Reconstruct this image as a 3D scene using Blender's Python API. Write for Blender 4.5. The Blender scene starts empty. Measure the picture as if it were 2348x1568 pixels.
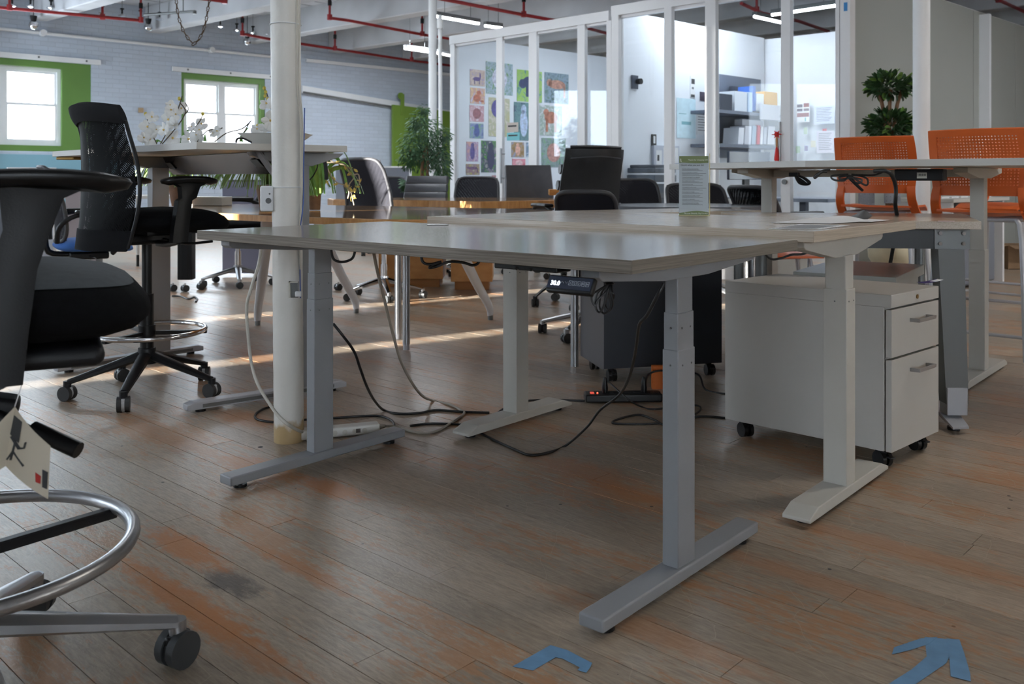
import bpy, bmesh, math, random
from mathutils import Vector, Matrix
R_ = random.Random(7)
pi = math.pi
SC = bpy.context.scene
COL = SC.collection
# ------------------------------------------------------------------ camera, world, sun, exposure
FPX, HY, CX, EYE = 2090.0, 409.0, 1174.0, 0.915
cd = bpy.data.cameras.new('camera'); cam = bpy.data.objects.new('camera', cd); COL.objects.link(cam)
cam.location = (0, 0, EYE); cam.rotation_euler = (pi/2, 0, 0)
cd.sensor_width = 36; cd.sensor_fit = 'HORIZONTAL'; cd.lens = FPX/2348*36
cd.shift_y = -(784-HY)/2348; cd.clip_start = .05; cd.clip_end = 300
cd.dof.use_dof = True; cd.dof.focus_distance = 2.6; cd.dof.aperture_fstop = 7.0
SC.camera = cam
wd = bpy.data.worlds.new('world'); SC.world = wd; wd.use_nodes = True
bg = wd.node_tree.nodes['Background']; bg.inputs[0].default_value = (.80, .90, 1, 1); bg.inputs[1].default_value = 11.0
SC.view_settings.view_transform = 'Standard'; SC.view_settings.look = 'None'
SC.view_settings.exposure = 0.55; SC.view_settings.gamma = 1.0; SC.view_settings.use_curve_mapping = False
cy = SC.cycles
cy.max_bounces = 5; cy.diffuse_bounces = 3; cy.glossy_bounces = 2; cy.transmission_bounces = 4; cy.transparent_max_bounces = 12
cy.use_denoising = True; cy.use_adaptive_sampling = True; cy.adaptive_threshold = .12; cy.adaptive_min_samples = 16; cy.time_limit = 1100
cy.sample_clamp_indirect = 6; cy.caustics_reflective = False; cy.caustics_refractive = False; cy.blur_glossy = 1.0

OW = Vector((-7.19, 14.0, 0)); DW = Vector((.729, .685, 0)).normalized(); NW = Vector((DW.y, -DW.x, 0))   # window wall, its run, its inward normal
U = Vector((-.758, .652, 0)); V = Vector((.652, .758, 0))            # run of the desks
UP = Vector((-.730, .683, 0)); VP = Vector((.683, .730, 0))          # run of the floor planks
sun = bpy.data.lights.new('sun', 'SUN'); sun.energy = 32; sun.angle = math.radians(.55); sun.color = (1, .97, .90)
so = bpy.data.objects.new('sun', sun); COL.objects.link(so)
sd = Vector((.826, .564, -.11)).normalized()
so.rotation_euler = (-sd).to_track_quat('Z', 'Y').to_euler(); so.location = (-20, 20, 20)
def area(name, loc, to, sx, sy, e, c, spread=180):
    l = bpy.data.lights.new(name, 'AREA'); l.shape = 'RECTANGLE'; l.size = sx; l.size_y = sy; l.energy = e; l.color = c
    l.spread = math.radians(spread)
    o = bpy.data.objects.new(name, l); COL.objects.link(o); o.location = loc
    o.rotation_euler = (Vector(loc)-Vector(to)).to_track_quat('Z', 'Y').to_euler(); return o
# added area lights outside the frame, imitating daylight from left and behind
area('window_daylight', (-7.9, -3.6, 1.95), (0, -3.6, 1.7), 5.0, 1.6, 20, (.74, .87, 1))
area('window_daylight', (-7.9, 3.75, 1.95), (0, 3.75, 1.8), 2.6, 1.7, 62, (.74, .87, 1))
area('window_daylight', (-7.9, 12.05, 1.95), (0, 10.5, 1.7), 1.7, 1.6, 85, (.74, .87, 1))
area('window_daylight', (-7.9, 8.3, 2.0), (0, 8.3, 1.8), 1.3, 1.3, 45, (.74, .87, 1))
area('window_daylight', (1.5, -6.8, 1.9), (1.5, 0, 1.7), 9.0, 1.5, 10, (1, .93, .82))
for lp in ((-1.2, 12.6), (1.75, 10.4), (2.35, 9.6)):
    area('office_tube_light', (lp[0], lp[1], 2.95), (lp[0], lp[1], 0), 1.6, .2, 27, (.86, .93, 1))
for hx, hy, he, hc in ((-2.2, 8.5, 50, (.9, .95, 1)), (3.6, 3.3, 34, (1, .93, .82)), (-6.0, 11.0, 42, (.74, .90, 1)), (-1.5, 15.5, 90, (.85, .92, 1)), (6.5, 6.5, 62, (.96, .98, 1)), (-1.5, 2.0, 9, (.85, .92, 1))):
    area('hall_tube_light', (hx, hy, 3.25), (hx, hy, 0), 2.4, .2, he, hc)  # added fill over the hall, mostly with no fixture there

# ------------------------------------------------------------------ pixel to place
def W(px, py, Y): return Vector(((px-CX)/FPX*Y, Y, EYE-(py-HY)/FPX*Y))
def G(px, py, z=0.0):
    Y = FPX*(EYE-z)/(py-HY); return Vector(((px-CX)/FPX*Y, Y, z))
def on(px, o, d):       # distance along line o + d*t seen at column px
    a = (px-CX)/FPX; return (a*o.y-o.x)/(d.x-a*d.y)
def zat(py, Y): return EYE-(py-HY)/FPX*Y
# ------------------------------------------------------------------ materials
def S(r, g, b):
    f = lambda c: ((c/255+.055)/1.055)**2.4 if c > 10 else c/255/12.92
    return (f(r), f(g), f(b), 1)
MATS = {}
def mat(name, col, rough=.5, metal=0, bump=0, bscale=60, var=0, vscale=8, emis=None, alpha=None, spec=.5, coat=0, stretch=None):
    if name in MATS: return MATS[name]
    m = bpy.data.materials.new(name); m.use_nodes = True; nt = m.node_tree; b = nt.nodes['Principled BSDF']
    b.inputs['Base Color'].default_value = col; b.inputs['Roughness'].default_value = rough
    b.inputs['Metallic'].default_value = metal; b.inputs['Specular IOR Level'].default_value = spec
    if coat: b.inputs['Coat Weight'].default_value = coat; b.inputs['Coat Roughness'].default_value = .06
    tc = nt.nodes.new('ShaderNodeTexCoord'); mp = nt.nodes.new('ShaderNodeMapping'); nt.links.new(tc.outputs['Object'], mp.inputs[0])
    if stretch: mp.inputs['Scale'].default_value = stretch
    if bump or var or stretch:
        n = nt.nodes.new('ShaderNodeTexNoise'); n.inputs['Scale'].default_value = bscale; n.inputs['Detail'].default_value = 2
        nt.links.new(mp.outputs[0], n.inputs['Vector'])
        if bump:
            bp = nt.nodes.new('ShaderNodeBump'); bp.inputs['Strength'].default_value = bump; bp.inputs['Distance'].default_value = .004
            nt.links.new(n.outputs[0], bp.inputs['Height']); nt.links.new(bp.outputs[0], b.inputs['Normal'])
    if var:
        n2 = nt.nodes.new('ShaderNodeTexNoise'); n2.inputs['Scale'].default_value = vscale; n2.inputs['Detail'].default_value = 2
        nt.links.new(mp.outputs[0], n2.inputs['Vector'])
        r = nt.nodes.new('ShaderNodeMapRange'); r.inputs[1].default_value = .3; r.inputs[2].default_value = .7
        r.inputs[3].default_value = 1-var; r.inputs[4].default_value = 1+var
        nt.links.new(n2.outputs[0], r.inputs[0])
        v = nt.nodes.new('ShaderNodeVectorMath'); v.operation = 'SCALE'; v.inputs[0].default_value = col[:3]
        nt.links.new(r.outputs[0], v.inputs['Scale']); nt.links.new(v.outputs[0], b.inputs['Base Color'])
    if emis:
        b.inputs['Emission Color'].default_value = (*emis[:3], 1); b.inputs['Emission Strength'].default_value = emis[3]
    if alpha is not None: b.inputs['Alpha'].default_value = alpha
    MATS[name] = m; return m
def ramp(nt, *st):
    r = nt.nodes.new('ShaderNodeValToRGB'); e = r.color_ramp.elements
    while len(e) < len(st): e.new(.5)
    for i, (p, c) in enumerate(st): e[i].position = p; e[i].color = c
    return r
def laminate(name, dark, light, rough, rot, scale=(3, 230, 330), spec=.5):
    m = bpy.data.materials.new(name); m.use_nodes = True; nt = m.node_tree; b = nt.nodes['Principled BSDF']; L = nt.links
    g = nt.nodes.new('ShaderNodeNewGeometry'); mp = nt.nodes.new('ShaderNodeMapping'); mp.vector_type = 'TEXTURE'
    mp.inputs['Rotation'].default_value = (0, 0, rot); L.new(g.outputs['Position'], mp.inputs[0])
    m2 = nt.nodes.new('ShaderNodeMapping'); m2.inputs['Scale'].default_value = scale; L.new(mp.outputs[0], m2.inputs[0])
    n = nt.nodes.new('ShaderNodeTexNoise'); n.inputs['Scale'].default_value = 1.6; n.inputs['Detail'].default_value = 4; n.inputs['Roughness'].default_value = .62
    L.new(m2.outputs[0], n.inputs['Vector']); r = ramp(nt, (.34, dark), (.62, light)); L.new(n.outputs[0], r.inputs[0])
    L.new(r.outputs[0], b.inputs['Base Color']); b.inputs['Roughness'].default_value = rough; b.inputs['Specular IOR Level'].default_value = spec
    MATS[name] = m; return m
def floor_mat():
    m = bpy.data.materials.new('worn_floor_wood'); m.use_nodes = True; nt = m.node_tree; b = nt.nodes['Principled BSDF']; L = nt.links
    g = nt.nodes.new('ShaderNodeNewGeometry'); oi = nt.nodes.new('ShaderNodeObjectInfo')
    mp = nt.nodes.new('ShaderNodeMapping'); mp.vector_type = 'TEXTURE'; mp.inputs['Rotation'].default_value = (0, 0, math.atan2(UP.y, UP.x)); L.new(g.outputs['Position'], mp.inputs[0])
    def noise(scale, sc=(1, 1, 1), det=6, rough=.6, src=mp, dist=0):
        q = nt.nodes.new('ShaderNodeMapping'); q.inputs['Scale'].default_value = sc; L.new(src.outputs[0], q.inputs[0])
        n = nt.nodes.new('ShaderNodeTexNoise'); n.inputs['Scale'].default_value = scale; n.inputs['Detail'].default_value = det
        n.inputs['Roughness'].default_value = rough; n.inputs['Distortion'].default_value = dist; L.new(q.outputs[0], n.inputs['Vector']); return n
    def mix(a, c, f, mode='MIX'):
        x = nt.nodes.new('ShaderNodeMix'); x.data_type = 'RGBA'; x.blend_type = mode
        for s, v in ((6, a), (7, c), (0, f)):
            if hasattr(v, 'links'): L.new(v, x.inputs[s])
            else: x.inputs[s].default_value = v
        return x.outputs[2]
    grain = noise(9, (2, 14, 2), 4, .7); big = noise(1.1, (.6, 1.3, 1), 5)
    base = ramp(nt, (.35, S(148, 133, 117)), (.65, S(180, 164, 145))); L.new(grain.outputs[0], base.inputs[0])
    tone = nt.nodes.new('ShaderNodeMapRange'); tone.inputs[3].default_value = .86; tone.inputs[4].default_value = 1.12; L.new(oi.outputs['Random'], tone.inputs[0])
    tv = nt.nodes.new('ShaderNodeVectorMath'); tv.operation = 'SCALE'; L.new(base.outputs[0], tv.inputs[0]); L.new(tone.outputs[0], tv.inputs['Scale'])
    # bare orange wood where the grey finish has worn off
    add = nt.nodes.new('ShaderNodeMath'); add.operation = 'MULTIPLY_ADD'; L.new(oi.outputs['Random'], add.inputs[0]); add.inputs[1].default_value = .035
    fine = noise(22, (.6, 2.2, 1), 6, .78)
    av = nt.nodes.new('ShaderNodeMath'); av.operation = 'MULTIPLY_ADD'; L.new(fine.outputs[0], av.inputs[0]); av.inputs[1].default_value = .55
    bg_ = noise(1.9, (.55, 2.2, 1), 3); mh = nt.nodes.new('ShaderNodeMath'); mh.operation = 'MULTIPLY'; L.new(bg_.outputs[0], mh.inputs[0]); mh.inputs[1].default_value = .55
    L.new(mh.outputs[0], av.inputs[2]); L.new(av.outputs[0], add.inputs[2])
    rb = ramp(nt, (.585, (0, 0, 0, 1)), (.635, (1, 1, 1, 1))); L.new(add.outputs[0], rb.inputs[0])
    sc_ = nt.nodes.new('ShaderNodeMath'); sc_.operation = 'MULTIPLY'; sc_.inputs[1].default_value = .62; L.new(rb.outputs[0], sc_.inputs[0])
    c1 = mix(tv.outputs[0], S(178, 122, 72), sc_.outputs[0])
    dk = ramp(nt, (.62, (0, 0, 0, 1)), (.74, (1, 1, 1, 1))); dn = noise(1.3, (1, 1.8, 1), 5, .7); L.new(dn.outputs[0], dk.inputs[0])
    sd_ = nt.nodes.new('ShaderNodeMath'); sd_.operation = 'MULTIPLY'; sd_.inputs[1].default_value = .55; L.new(dk.outputs[0], sd_.inputs[0])
    c2 = mix(c1, S(96, 84, 76), sd_.outputs[0])
    # thin scratches
    vo = nt.nodes.new('ShaderNodeTexVoronoi'); vo.feature = 'DISTANCE_TO_EDGE'; vo.inputs['Scale'].default_value = 5
    wn = noise(2.5, det=3); wm = nt.nodes.new('ShaderNodeVectorMath'); wm.operation = 'MULTIPLY_ADD'
    L.new(wn.outputs['Color'], wm.inputs[0]); wm.inputs[1].default_value = (.12, .12, .12); L.new(mp.outputs[0], wm.inputs[2]); L.new(wm.outputs[0], vo.inputs['Vector'])
    lt = nt.nodes.new('ShaderNodeMath'); lt.operation = 'LESS_THAN'; lt.inputs[1].default_value = .0035; L.new(vo.outputs[0], lt.inputs[0])
    ls = nt.nodes.new('ShaderNodeMath'); ls.operation = 'MULTIPLY'; L.new(lt.outputs[0], ls.inputs[0]); L.new(big.outputs[0], ls.inputs[1])
    c3 = mix(c2, S(184, 168, 150), ls.outputs[0])
    # small dark nail heads and dents
    v2 = nt.nodes.new('ShaderNodeTexVoronoi'); v2.inputs['Scale'].default_value = 7; L.new(mp.outputs[0], v2.inputs['Vector'])
    l2 = nt.nodes.new('ShaderNodeMath'); l2.operation = 'LESS_THAN'; l2.inputs[1].default_value = .035; L.new(v2.outputs[0], l2.inputs[0])
    c4 = mix(c3, S(48, 44, 42), l2.outputs[0])
    def spot(cin, px, py, hl, hw, colr, amt, edge=.28, sc=26):
        p = G(px, py); ca = p.dot(UP.normalized()); cb = p.dot(VP.normalized())
        sb = nt.nodes.new('ShaderNodeVectorMath'); sb.operation = 'SUBTRACT'; L.new(mp.outputs[0], sb.inputs[0]); sb.inputs[1].default_value = (ca, -cb if False else cb_sign*cb, 0)
        dv = nt.nodes.new('ShaderNodeVectorMath'); dv.operation = 'MULTIPLY'; L.new(sb.outputs[0], dv.inputs[0]); dv.inputs[1].default_value = (1/hl, 1/hw, 0)
        ln = nt.nodes.new('ShaderNodeVectorMath'); ln.operation = 'LENGTH'; L.new(dv.outputs[0], ln.inputs[0])
        mm = nt.nodes.new('ShaderNodeMath'); mm.operation = 'MULTIPLY_ADD'; L.new(nz.outputs[0], mm.inputs[0]); mm.inputs[1].default_value = 2.4; L.new(ln.outputs['Value'], mm.inputs[2])
        m2 = nt.nodes.new('ShaderNodeMapRange'); m2.inputs[1].default_value = 2.05-edge; m2.inputs[2].default_value = 2.05+edge; m2.inputs[3].default_value = amt; m2.inputs[4].default_value = 0
        L.new(mm.outputs[0], m2.inputs[0]); return mix(cin, colr, m2.outputs[0])
    nz = noise(26, (.7, 1.8, 1), 5, .75)
    cb_sign = -1 if UP.x*VP.y-UP.y*VP.x < 0 else 1
    OR_, DK_ = S(184, 118, 62), S(74, 70, 70)
    for a_ in ((530, 1335, .10, .045, DK_, .8), (425, 1255, .20, .05, OR_, .85), (420, 1375, .34, .045, OR_, .8), (560, 1480, .25, .04, OR_, .5), (600, 1075, .22, .07, OR_, .7), (760, 1120, .16, .06, OR_, .8), (700, 1310, .20, .03, OR_, .6),
               (1330, 1080, .26, .10, OR_, .5), (1450, 1130, .20, .06, OR_, .5), (2060, 1260, .40, .06, OR_, .45), (1900, 1340, .35, .05, OR_, .4), (560, 960, .20, .08, OR_, .55), (1480, 1440, .3, .05, OR_, .4), (150, 1330, .25, .05, S(176, 166, 152), .5), (920, 1290, .16, .04, S(176, 166, 158), .5)):
        c4 = spot(c4, *a_)
    L.new(c4, b.inputs['Base Color'])
    rr = nt.nodes.new('ShaderNodeMapRange'); rr.inputs[1].default_value = .3; rr.inputs[2].default_value = .7; rr.inputs[3].default_value = .30; rr.inputs[4].default_value = .34
    L.new(fine.outputs[0], rr.inputs[0]); L.new(rr.outputs[0], b.inputs['Roughness']); b.inputs['Specular IOR Level'].default_value = .55
    hb = nt.nodes.new('ShaderNodeMath'); hb.operation = 'MULTIPLY_ADD'; L.new(ls.outputs[0], hb.inputs[0]); hb.inputs[1].default_value = -.5
    fb = noise(60, (1, 2, 1), 2, .6); L.new(fb.outputs[0], hb.inputs[2])
    bp = nt.nodes.new('ShaderNodeBump'); bp.inputs['Strength'].default_value = .18; bp.inputs['Distance'].default_value = .004
    L.new(hb.outputs[0], bp.inputs['Height']); L.new(bp.outputs[0], b.inputs['Normal'])
    MATS['floor'] = m; return m
def brick_mat(name, col, scale=1.0):
    m = bpy.data.materials.new(name); m.use_nodes = True; nt = m.node_tree; b = nt.nodes['Principled BSDF']; L = nt.links
    g = nt.nodes.new('ShaderNodeNewGeometry'); mp = nt.nodes.new('ShaderNodeMapping'); mp.vector_type = 'TEXTURE'
    mp.inputs['Rotation'].default_value = (0, 0, math.atan2(DW.y, DW.x)); L.new(g.outputs['Position'], mp.inputs[0])
    sx = nt.nodes.new('ShaderNodeSeparateXYZ'); cx = nt.nodes.new('ShaderNodeCombineXYZ'); L.new(mp.outputs[0], sx.inputs[0])
    L.new(sx.outputs[0], cx.inputs[0]); L.new(sx.outputs[2], cx.inputs[1])
    br = nt.nodes.new('ShaderNodeTexBrick'); br.inputs['Scale'].default_value = 1; br.inputs['Mortar Size'].default_value = .006
    br.inputs['Brick Width'].default_value = .215; br.inputs['Row Height'].default_value = .072; br.inputs['Mortar Smooth'].default_value = .5
    br.inputs['Color1'].default_value = col; br.inputs['Color2'].default_value = tuple(c*.93 for c in col[:3])+(1,); br.inputs['Mortar'].default_value = tuple(c*.86 for c in col[:3])+(1,)
    L.new(cx.outputs[0], br.inputs['Vector']); L.new(br.outputs['Color'], b.inputs['Base Color']); b.inputs['Roughness'].default_value = .6
    bp = nt.nodes.new('ShaderNodeBump'); bp.inputs['Strength'].default_value = .5; bp.inputs['Distance'].default_value = .01; bp.invert = True
    L.new(br.outputs['Fac'], bp.inputs['Height']); L.new(bp.outputs[0], b.inputs['Normal']); MATS[name] = m; return m
def glass_mat(name, gloss=.07, tint=(.96, .985, 1, 1)):
    m = bpy.data.materials.new(name); m.use_nodes = True; nt = m.node_tree; nt.nodes.clear(); L = nt.links
    o = nt.nodes.new('ShaderNodeOutputMaterial'); x = nt.nodes.new('ShaderNodeMixShader'); t = nt.nodes.new('ShaderNodeBsdfTransparent'); g = nt.nodes.new('ShaderNodeBsdfGlossy')
    t.inputs[0].default_value = tint; g.inputs['Roughness'].default_value = .01
    lw = nt.nodes.new('ShaderNodeLayerWeight'); lw.inputs[0].default_value = .2; ad = nt.nodes.new('ShaderNodeMath'); ad.operation = 'ADD'; ad.inputs[1].default_value = gloss; ad.use_clamp = True
    mu = nt.nodes.new('ShaderNodeMath'); mu.operation = 'MULTIPLY'; mu.inputs[1].default_value = .5; L.new(lw.outputs['Fresnel'], mu.inputs[0]); L.new(mu.outputs[0], ad.inputs[0])
    L.new(ad.outputs[0], x.inputs[0]); L.new(t.outputs[0], x.inputs[1]); L.new(g.outputs[0], x.inputs[2]); L.new(x.outputs[0], o.inputs[0]); MATS[name] = m; return m
def net_mat(name, col, scale, fill, rough=.6):      # knitted mesh fabric: tiny open holes
    m = mat(name, col, rough, spec=.08); nt = m.node_tree; b = nt.nodes['Principled BSDF']; L = nt.links
    tc = [n for n in nt.nodes if n.type == 'TEX_COORD'][0]
    mp = nt.nodes.new('ShaderNodeMapping'); mp.inputs['Rotation'].default_value = (.6, .5, .78); mp.inputs['Scale'].default_value = (scale,)*3; L.new(tc.outputs['UV'], mp.inputs[0])
    ch = nt.nodes.new('ShaderNodeTexVoronoi'); ch.inputs['Scale'].default_value = 1; ch.inputs['Randomness'].default_value = .15; L.new(mp.outputs[0], ch.inputs['Vector'])
    gt = nt.nodes.new('ShaderNodeMath'); gt.operation = 'GREATER_THAN'; gt.inputs[1].default_value = fill; L.new(ch.outputs[0], gt.inputs[0]); L.new(gt.outputs[0], b.inputs['Alpha'])
    return m
def photo_mat(name, c1, c2, c3, seed):
    m = bpy.data.materials.new(name); m.use_nodes = True; nt = m.node_tree; b = nt.nodes['Principled BSDF']; L = nt.links
    tc = nt.nodes.new('ShaderNodeTexCoord'); mp = nt.nodes.new('ShaderNodeMapping'); mp.inputs['Location'].default_value = (seed*3.1, seed*1.7, seed); L.new(tc.outputs['Object'], mp.inputs[0])
    n = nt.nodes.new('ShaderNodeTexNoise'); n.inputs['Scale'].default_value = 14; n.inputs['Detail'].default_value = 6; n.inputs['Distortion'].default_value = 1.2; L.new(mp.outputs[0], n.inputs['Vector'])
    r = ramp(nt, (.36, c1), (.5, c2), (.64, c3)); L.new(n.outputs[0], r.inputs[0]); L.new(r.outputs[0], b.inputs['Base Color']); b.inputs['Roughness'].default_value = .35; return m
FLOOR = floor_mat()
ang = math.atan2(U.y, U.x)
GREYWOOD = laminate('grey_laminate', S(108, 101, 93), S(142, 134, 124), .17, ang)
OAK = laminate('pale_oak_laminate', S(172, 158, 140), S(198, 184, 168), .19, ang)
GREYWOOD2 = laminate('grey_laminate_edge', S(102, 95, 87), S(134, 126, 116), .3, ang+pi/2)
OAK2 = laminate('pale_oak_edge', S(172, 158, 140), S(200, 186, 169), .3, ang+pi/2)
GLOSSWOOD = laminate('glossy_maple', S(140, 106, 68), S(176, 140, 98), .07, ang, (2, 60, 60)); 
MAPLE = laminate('maple_veneer', S(190, 132, 72), S(216, 160, 98), .35, 0, (2, 30, 4))
GREY = mat('grey_powder_coat', S(138, 140, 144), .38, .0, .06, 300, .03)
GREYD = mat('grey_steel', S(112, 114, 114), .4, .3)
CREAM = mat('off_white_powder_coat', S(190, 187, 180), .42, 0, .05, 260, .02)
WHITE = mat('white_laminate', S(198, 196, 191), .42, 0, .04, 160, .02, 4)
WHITEP = mat('white_paint', S(228, 230, 232), .5, 0, .3, 18, .04, 2)
COLP = mat('column_paint', S(222, 219, 213), .45, 0, .55, 45, .05, 6)
BLACK = mat('black_plastic', S(18, 19, 21), .35, 0, .08, 400, .1, spec=.35)
BLACKS = mat('black_satin_plastic', S(24, 25, 28), .45, 0, .1, 300, .1, spec=.3)
FABRIC = mat('black_fabric', S(16, 17, 19), .9, 0, .4, 700, .15, 60, spec=.1)
FABRICG = mat('grey_seat_fabric', S(74, 79, 83), .9, 0, .4, 600, .1, 60)
LEATHER = mat('black_leather', S(34, 35, 38), .38, 0, .25, 220, .15, 12)
LEATHERG = mat('grey_leather', S(78, 78, 84), .45, 0, .2, 180, .1, 12)
LEATHERB = mat('dark_slate_leather', S(58, 60, 66), .45, 0, .2, 180, .1, 12)
CHROME = mat('chrome', S(215, 215, 218), .10, 1)
SILVER = mat('brushed_silver', S(170, 171, 174), .33, .85, .05, 200)
SILVERP = mat('silver_paint', S(178, 180, 186), .38, .25)
RUBBER = mat('caster_rubber', S(52, 54, 56), .5, 0, .1, 200, .1)
RED = mat('red_pipe_paint', S(150, 34, 38), .45, 0, .2, 30, .1)
GREEN = mat('green_paint', S(112, 142, 58), .5, 0, .15, 12, .05, 2)
GREENW = mat('green_paint_reveal', S(96, 134, 62), .5, 0, .15, 12, .05, 2)
CEIL = mat('ceiling_white_boards', S(184, 185, 188), .7, 0, .6, 7, .2, 1.3, stretch=(1, 1, 1))
BRICKW = brick_mat('painted_brick', S(192, 203, 217))
PANELW = mat('office_white_wall', S(236, 240, 246), .5)
PANELG = mat('greige_panel', S(160, 164, 160), .55, 0, .1, 30, .03, 1)
FRAMEW = mat('white_aluminium_frame', S(232, 232, 234), .35)
GLASS = glass_mat('clear_glass', .025)
GLASSW = glass_mat('window_glass', .02, (1, 1, 1, 1))
ACRYL = glass_mat('acrylic', .06)
ORANGE = mat('orange_plastic', S(206, 96, 38), .42, 0, .12, 260, .05)
NET = net_mat('black_mesh_fabric', S(12, 13, 15), 80, .37)
NETG = net_mat('dark_grey_mesh_fabric', S(46, 46, 52), 100, .28)
DARKNAVY = mat('charcoal_cabinet_paint', S(46, 49, 56), .5, 0, .08, 200, .04)
CHARGREY = mat('warm_charcoal_cabinet_paint', S(92, 90, 94), .5)
TUBE = mat('lit_tube', (1, 1, 1, 1), .5, emis=(.95, .98, 1, 14))
SCREEN = mat('display_glass', S(40, 48, 66), .12, 0)
LED = mat('white_led_digits', (1, 1, 1, 1), .5, emis=(.85, .93, 1, 1.3))
REDLED = mat('red_led', (1, .1, .05, 1), .5, emis=(1, .1, .05, 3))
ICON = mat('pale_button_print', S(170, 178, 190), .5)
TAPE = mat('blue_painters_tape', S(104, 148, 186), .7, 0, .3, 90, .1, 20)
PAPER = mat('white_paper', S(235, 236, 238), .7)
PRINT = mat('grey_print', S(120, 124, 130), .7)
PRINTD = mat('dark_print', S(62, 64, 66), .7)
OLIVE = mat('olive_green_print', S(122, 136, 92), .6)
YELLOWP = mat('manila_yellow', S(226, 178, 92), .6)
CORDB = mat('black_cord', S(28, 29, 31), .4)
CORDW = mat('cream_cord', S(206, 202, 192), .45)
CORDG = mat('beige_cord', S(160, 152, 140), .45)
BLUEW = mat('blue_wire', S(74, 104, 180), .4)
LEAF = mat('dark_green_leaf', S(52, 84, 48), .4, 0, .2, 40, .3, 25)
LEAFL = mat('light_green_leaf', S(112, 150, 70), .4, 0, .2, 40, .3, 25)
LEAFS = mat('fresh_green_leaf', S(118, 170, 84), .4, 0, .1, 40, .2, 12)
LEAFT = mat('olive_tree_leaf', S(62, 98, 66), .5, 0, 0, 40, .25, 6)
BARK = mat('brown_bark', S(124, 92, 68), .8, 0, .6, 60, .2, 20)
PETAL = mat('white_petal', S(242, 242, 240), .5)
BUD = mat('yellow_bud', S(214, 196, 84), .5)
STEM = mat('brown_green_stem', S(88, 76, 60), .6)
POT = mat('brown_clay_pot', S(118, 84, 62), .6, 0, .3, 40, .2, 20)
URN = mat('cream_stone_urn', S(206, 196, 168), .7, 0, .4, 60, .08)
WICK = mat('beige_cardboard', S(140, 112, 84), .8, 0, .2, 60, .1, 10)
BLUEF = mat('blue_seat_fabric', S(60, 112, 190), .8, 0, .2, 300)
CABW = mat('off_white_cabinet_paint', S(184, 181, 176), .42, 0, .04, 160, .02, 4)  # copy of the white laminate, its shade painted into the colour
GALV = mat('galvanised_steel', S(206, 208, 208), .4, .5, .1, 60, .08, 20)
IRON = mat('rusty_iron', S(84, 66, 52), .55, .5, .4, 120, .25, 60)
SCREENG = mat('partition_grey_fabric', S(120, 124, 134), .9, 0, .3, 300)
TEALP = mat('teal_wall_paint', S(126, 168, 184), .6)
BRASS = mat('brass', S(150, 120, 70), .35, .8)
TRAYM = mat('satin_steel_tray', S(98, 90, 86), .22, 1, .04, 60, .05, 6)
GREYBOX = mat('silver_grey_cabinet', S(166, 168, 164), .3, .15)
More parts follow.
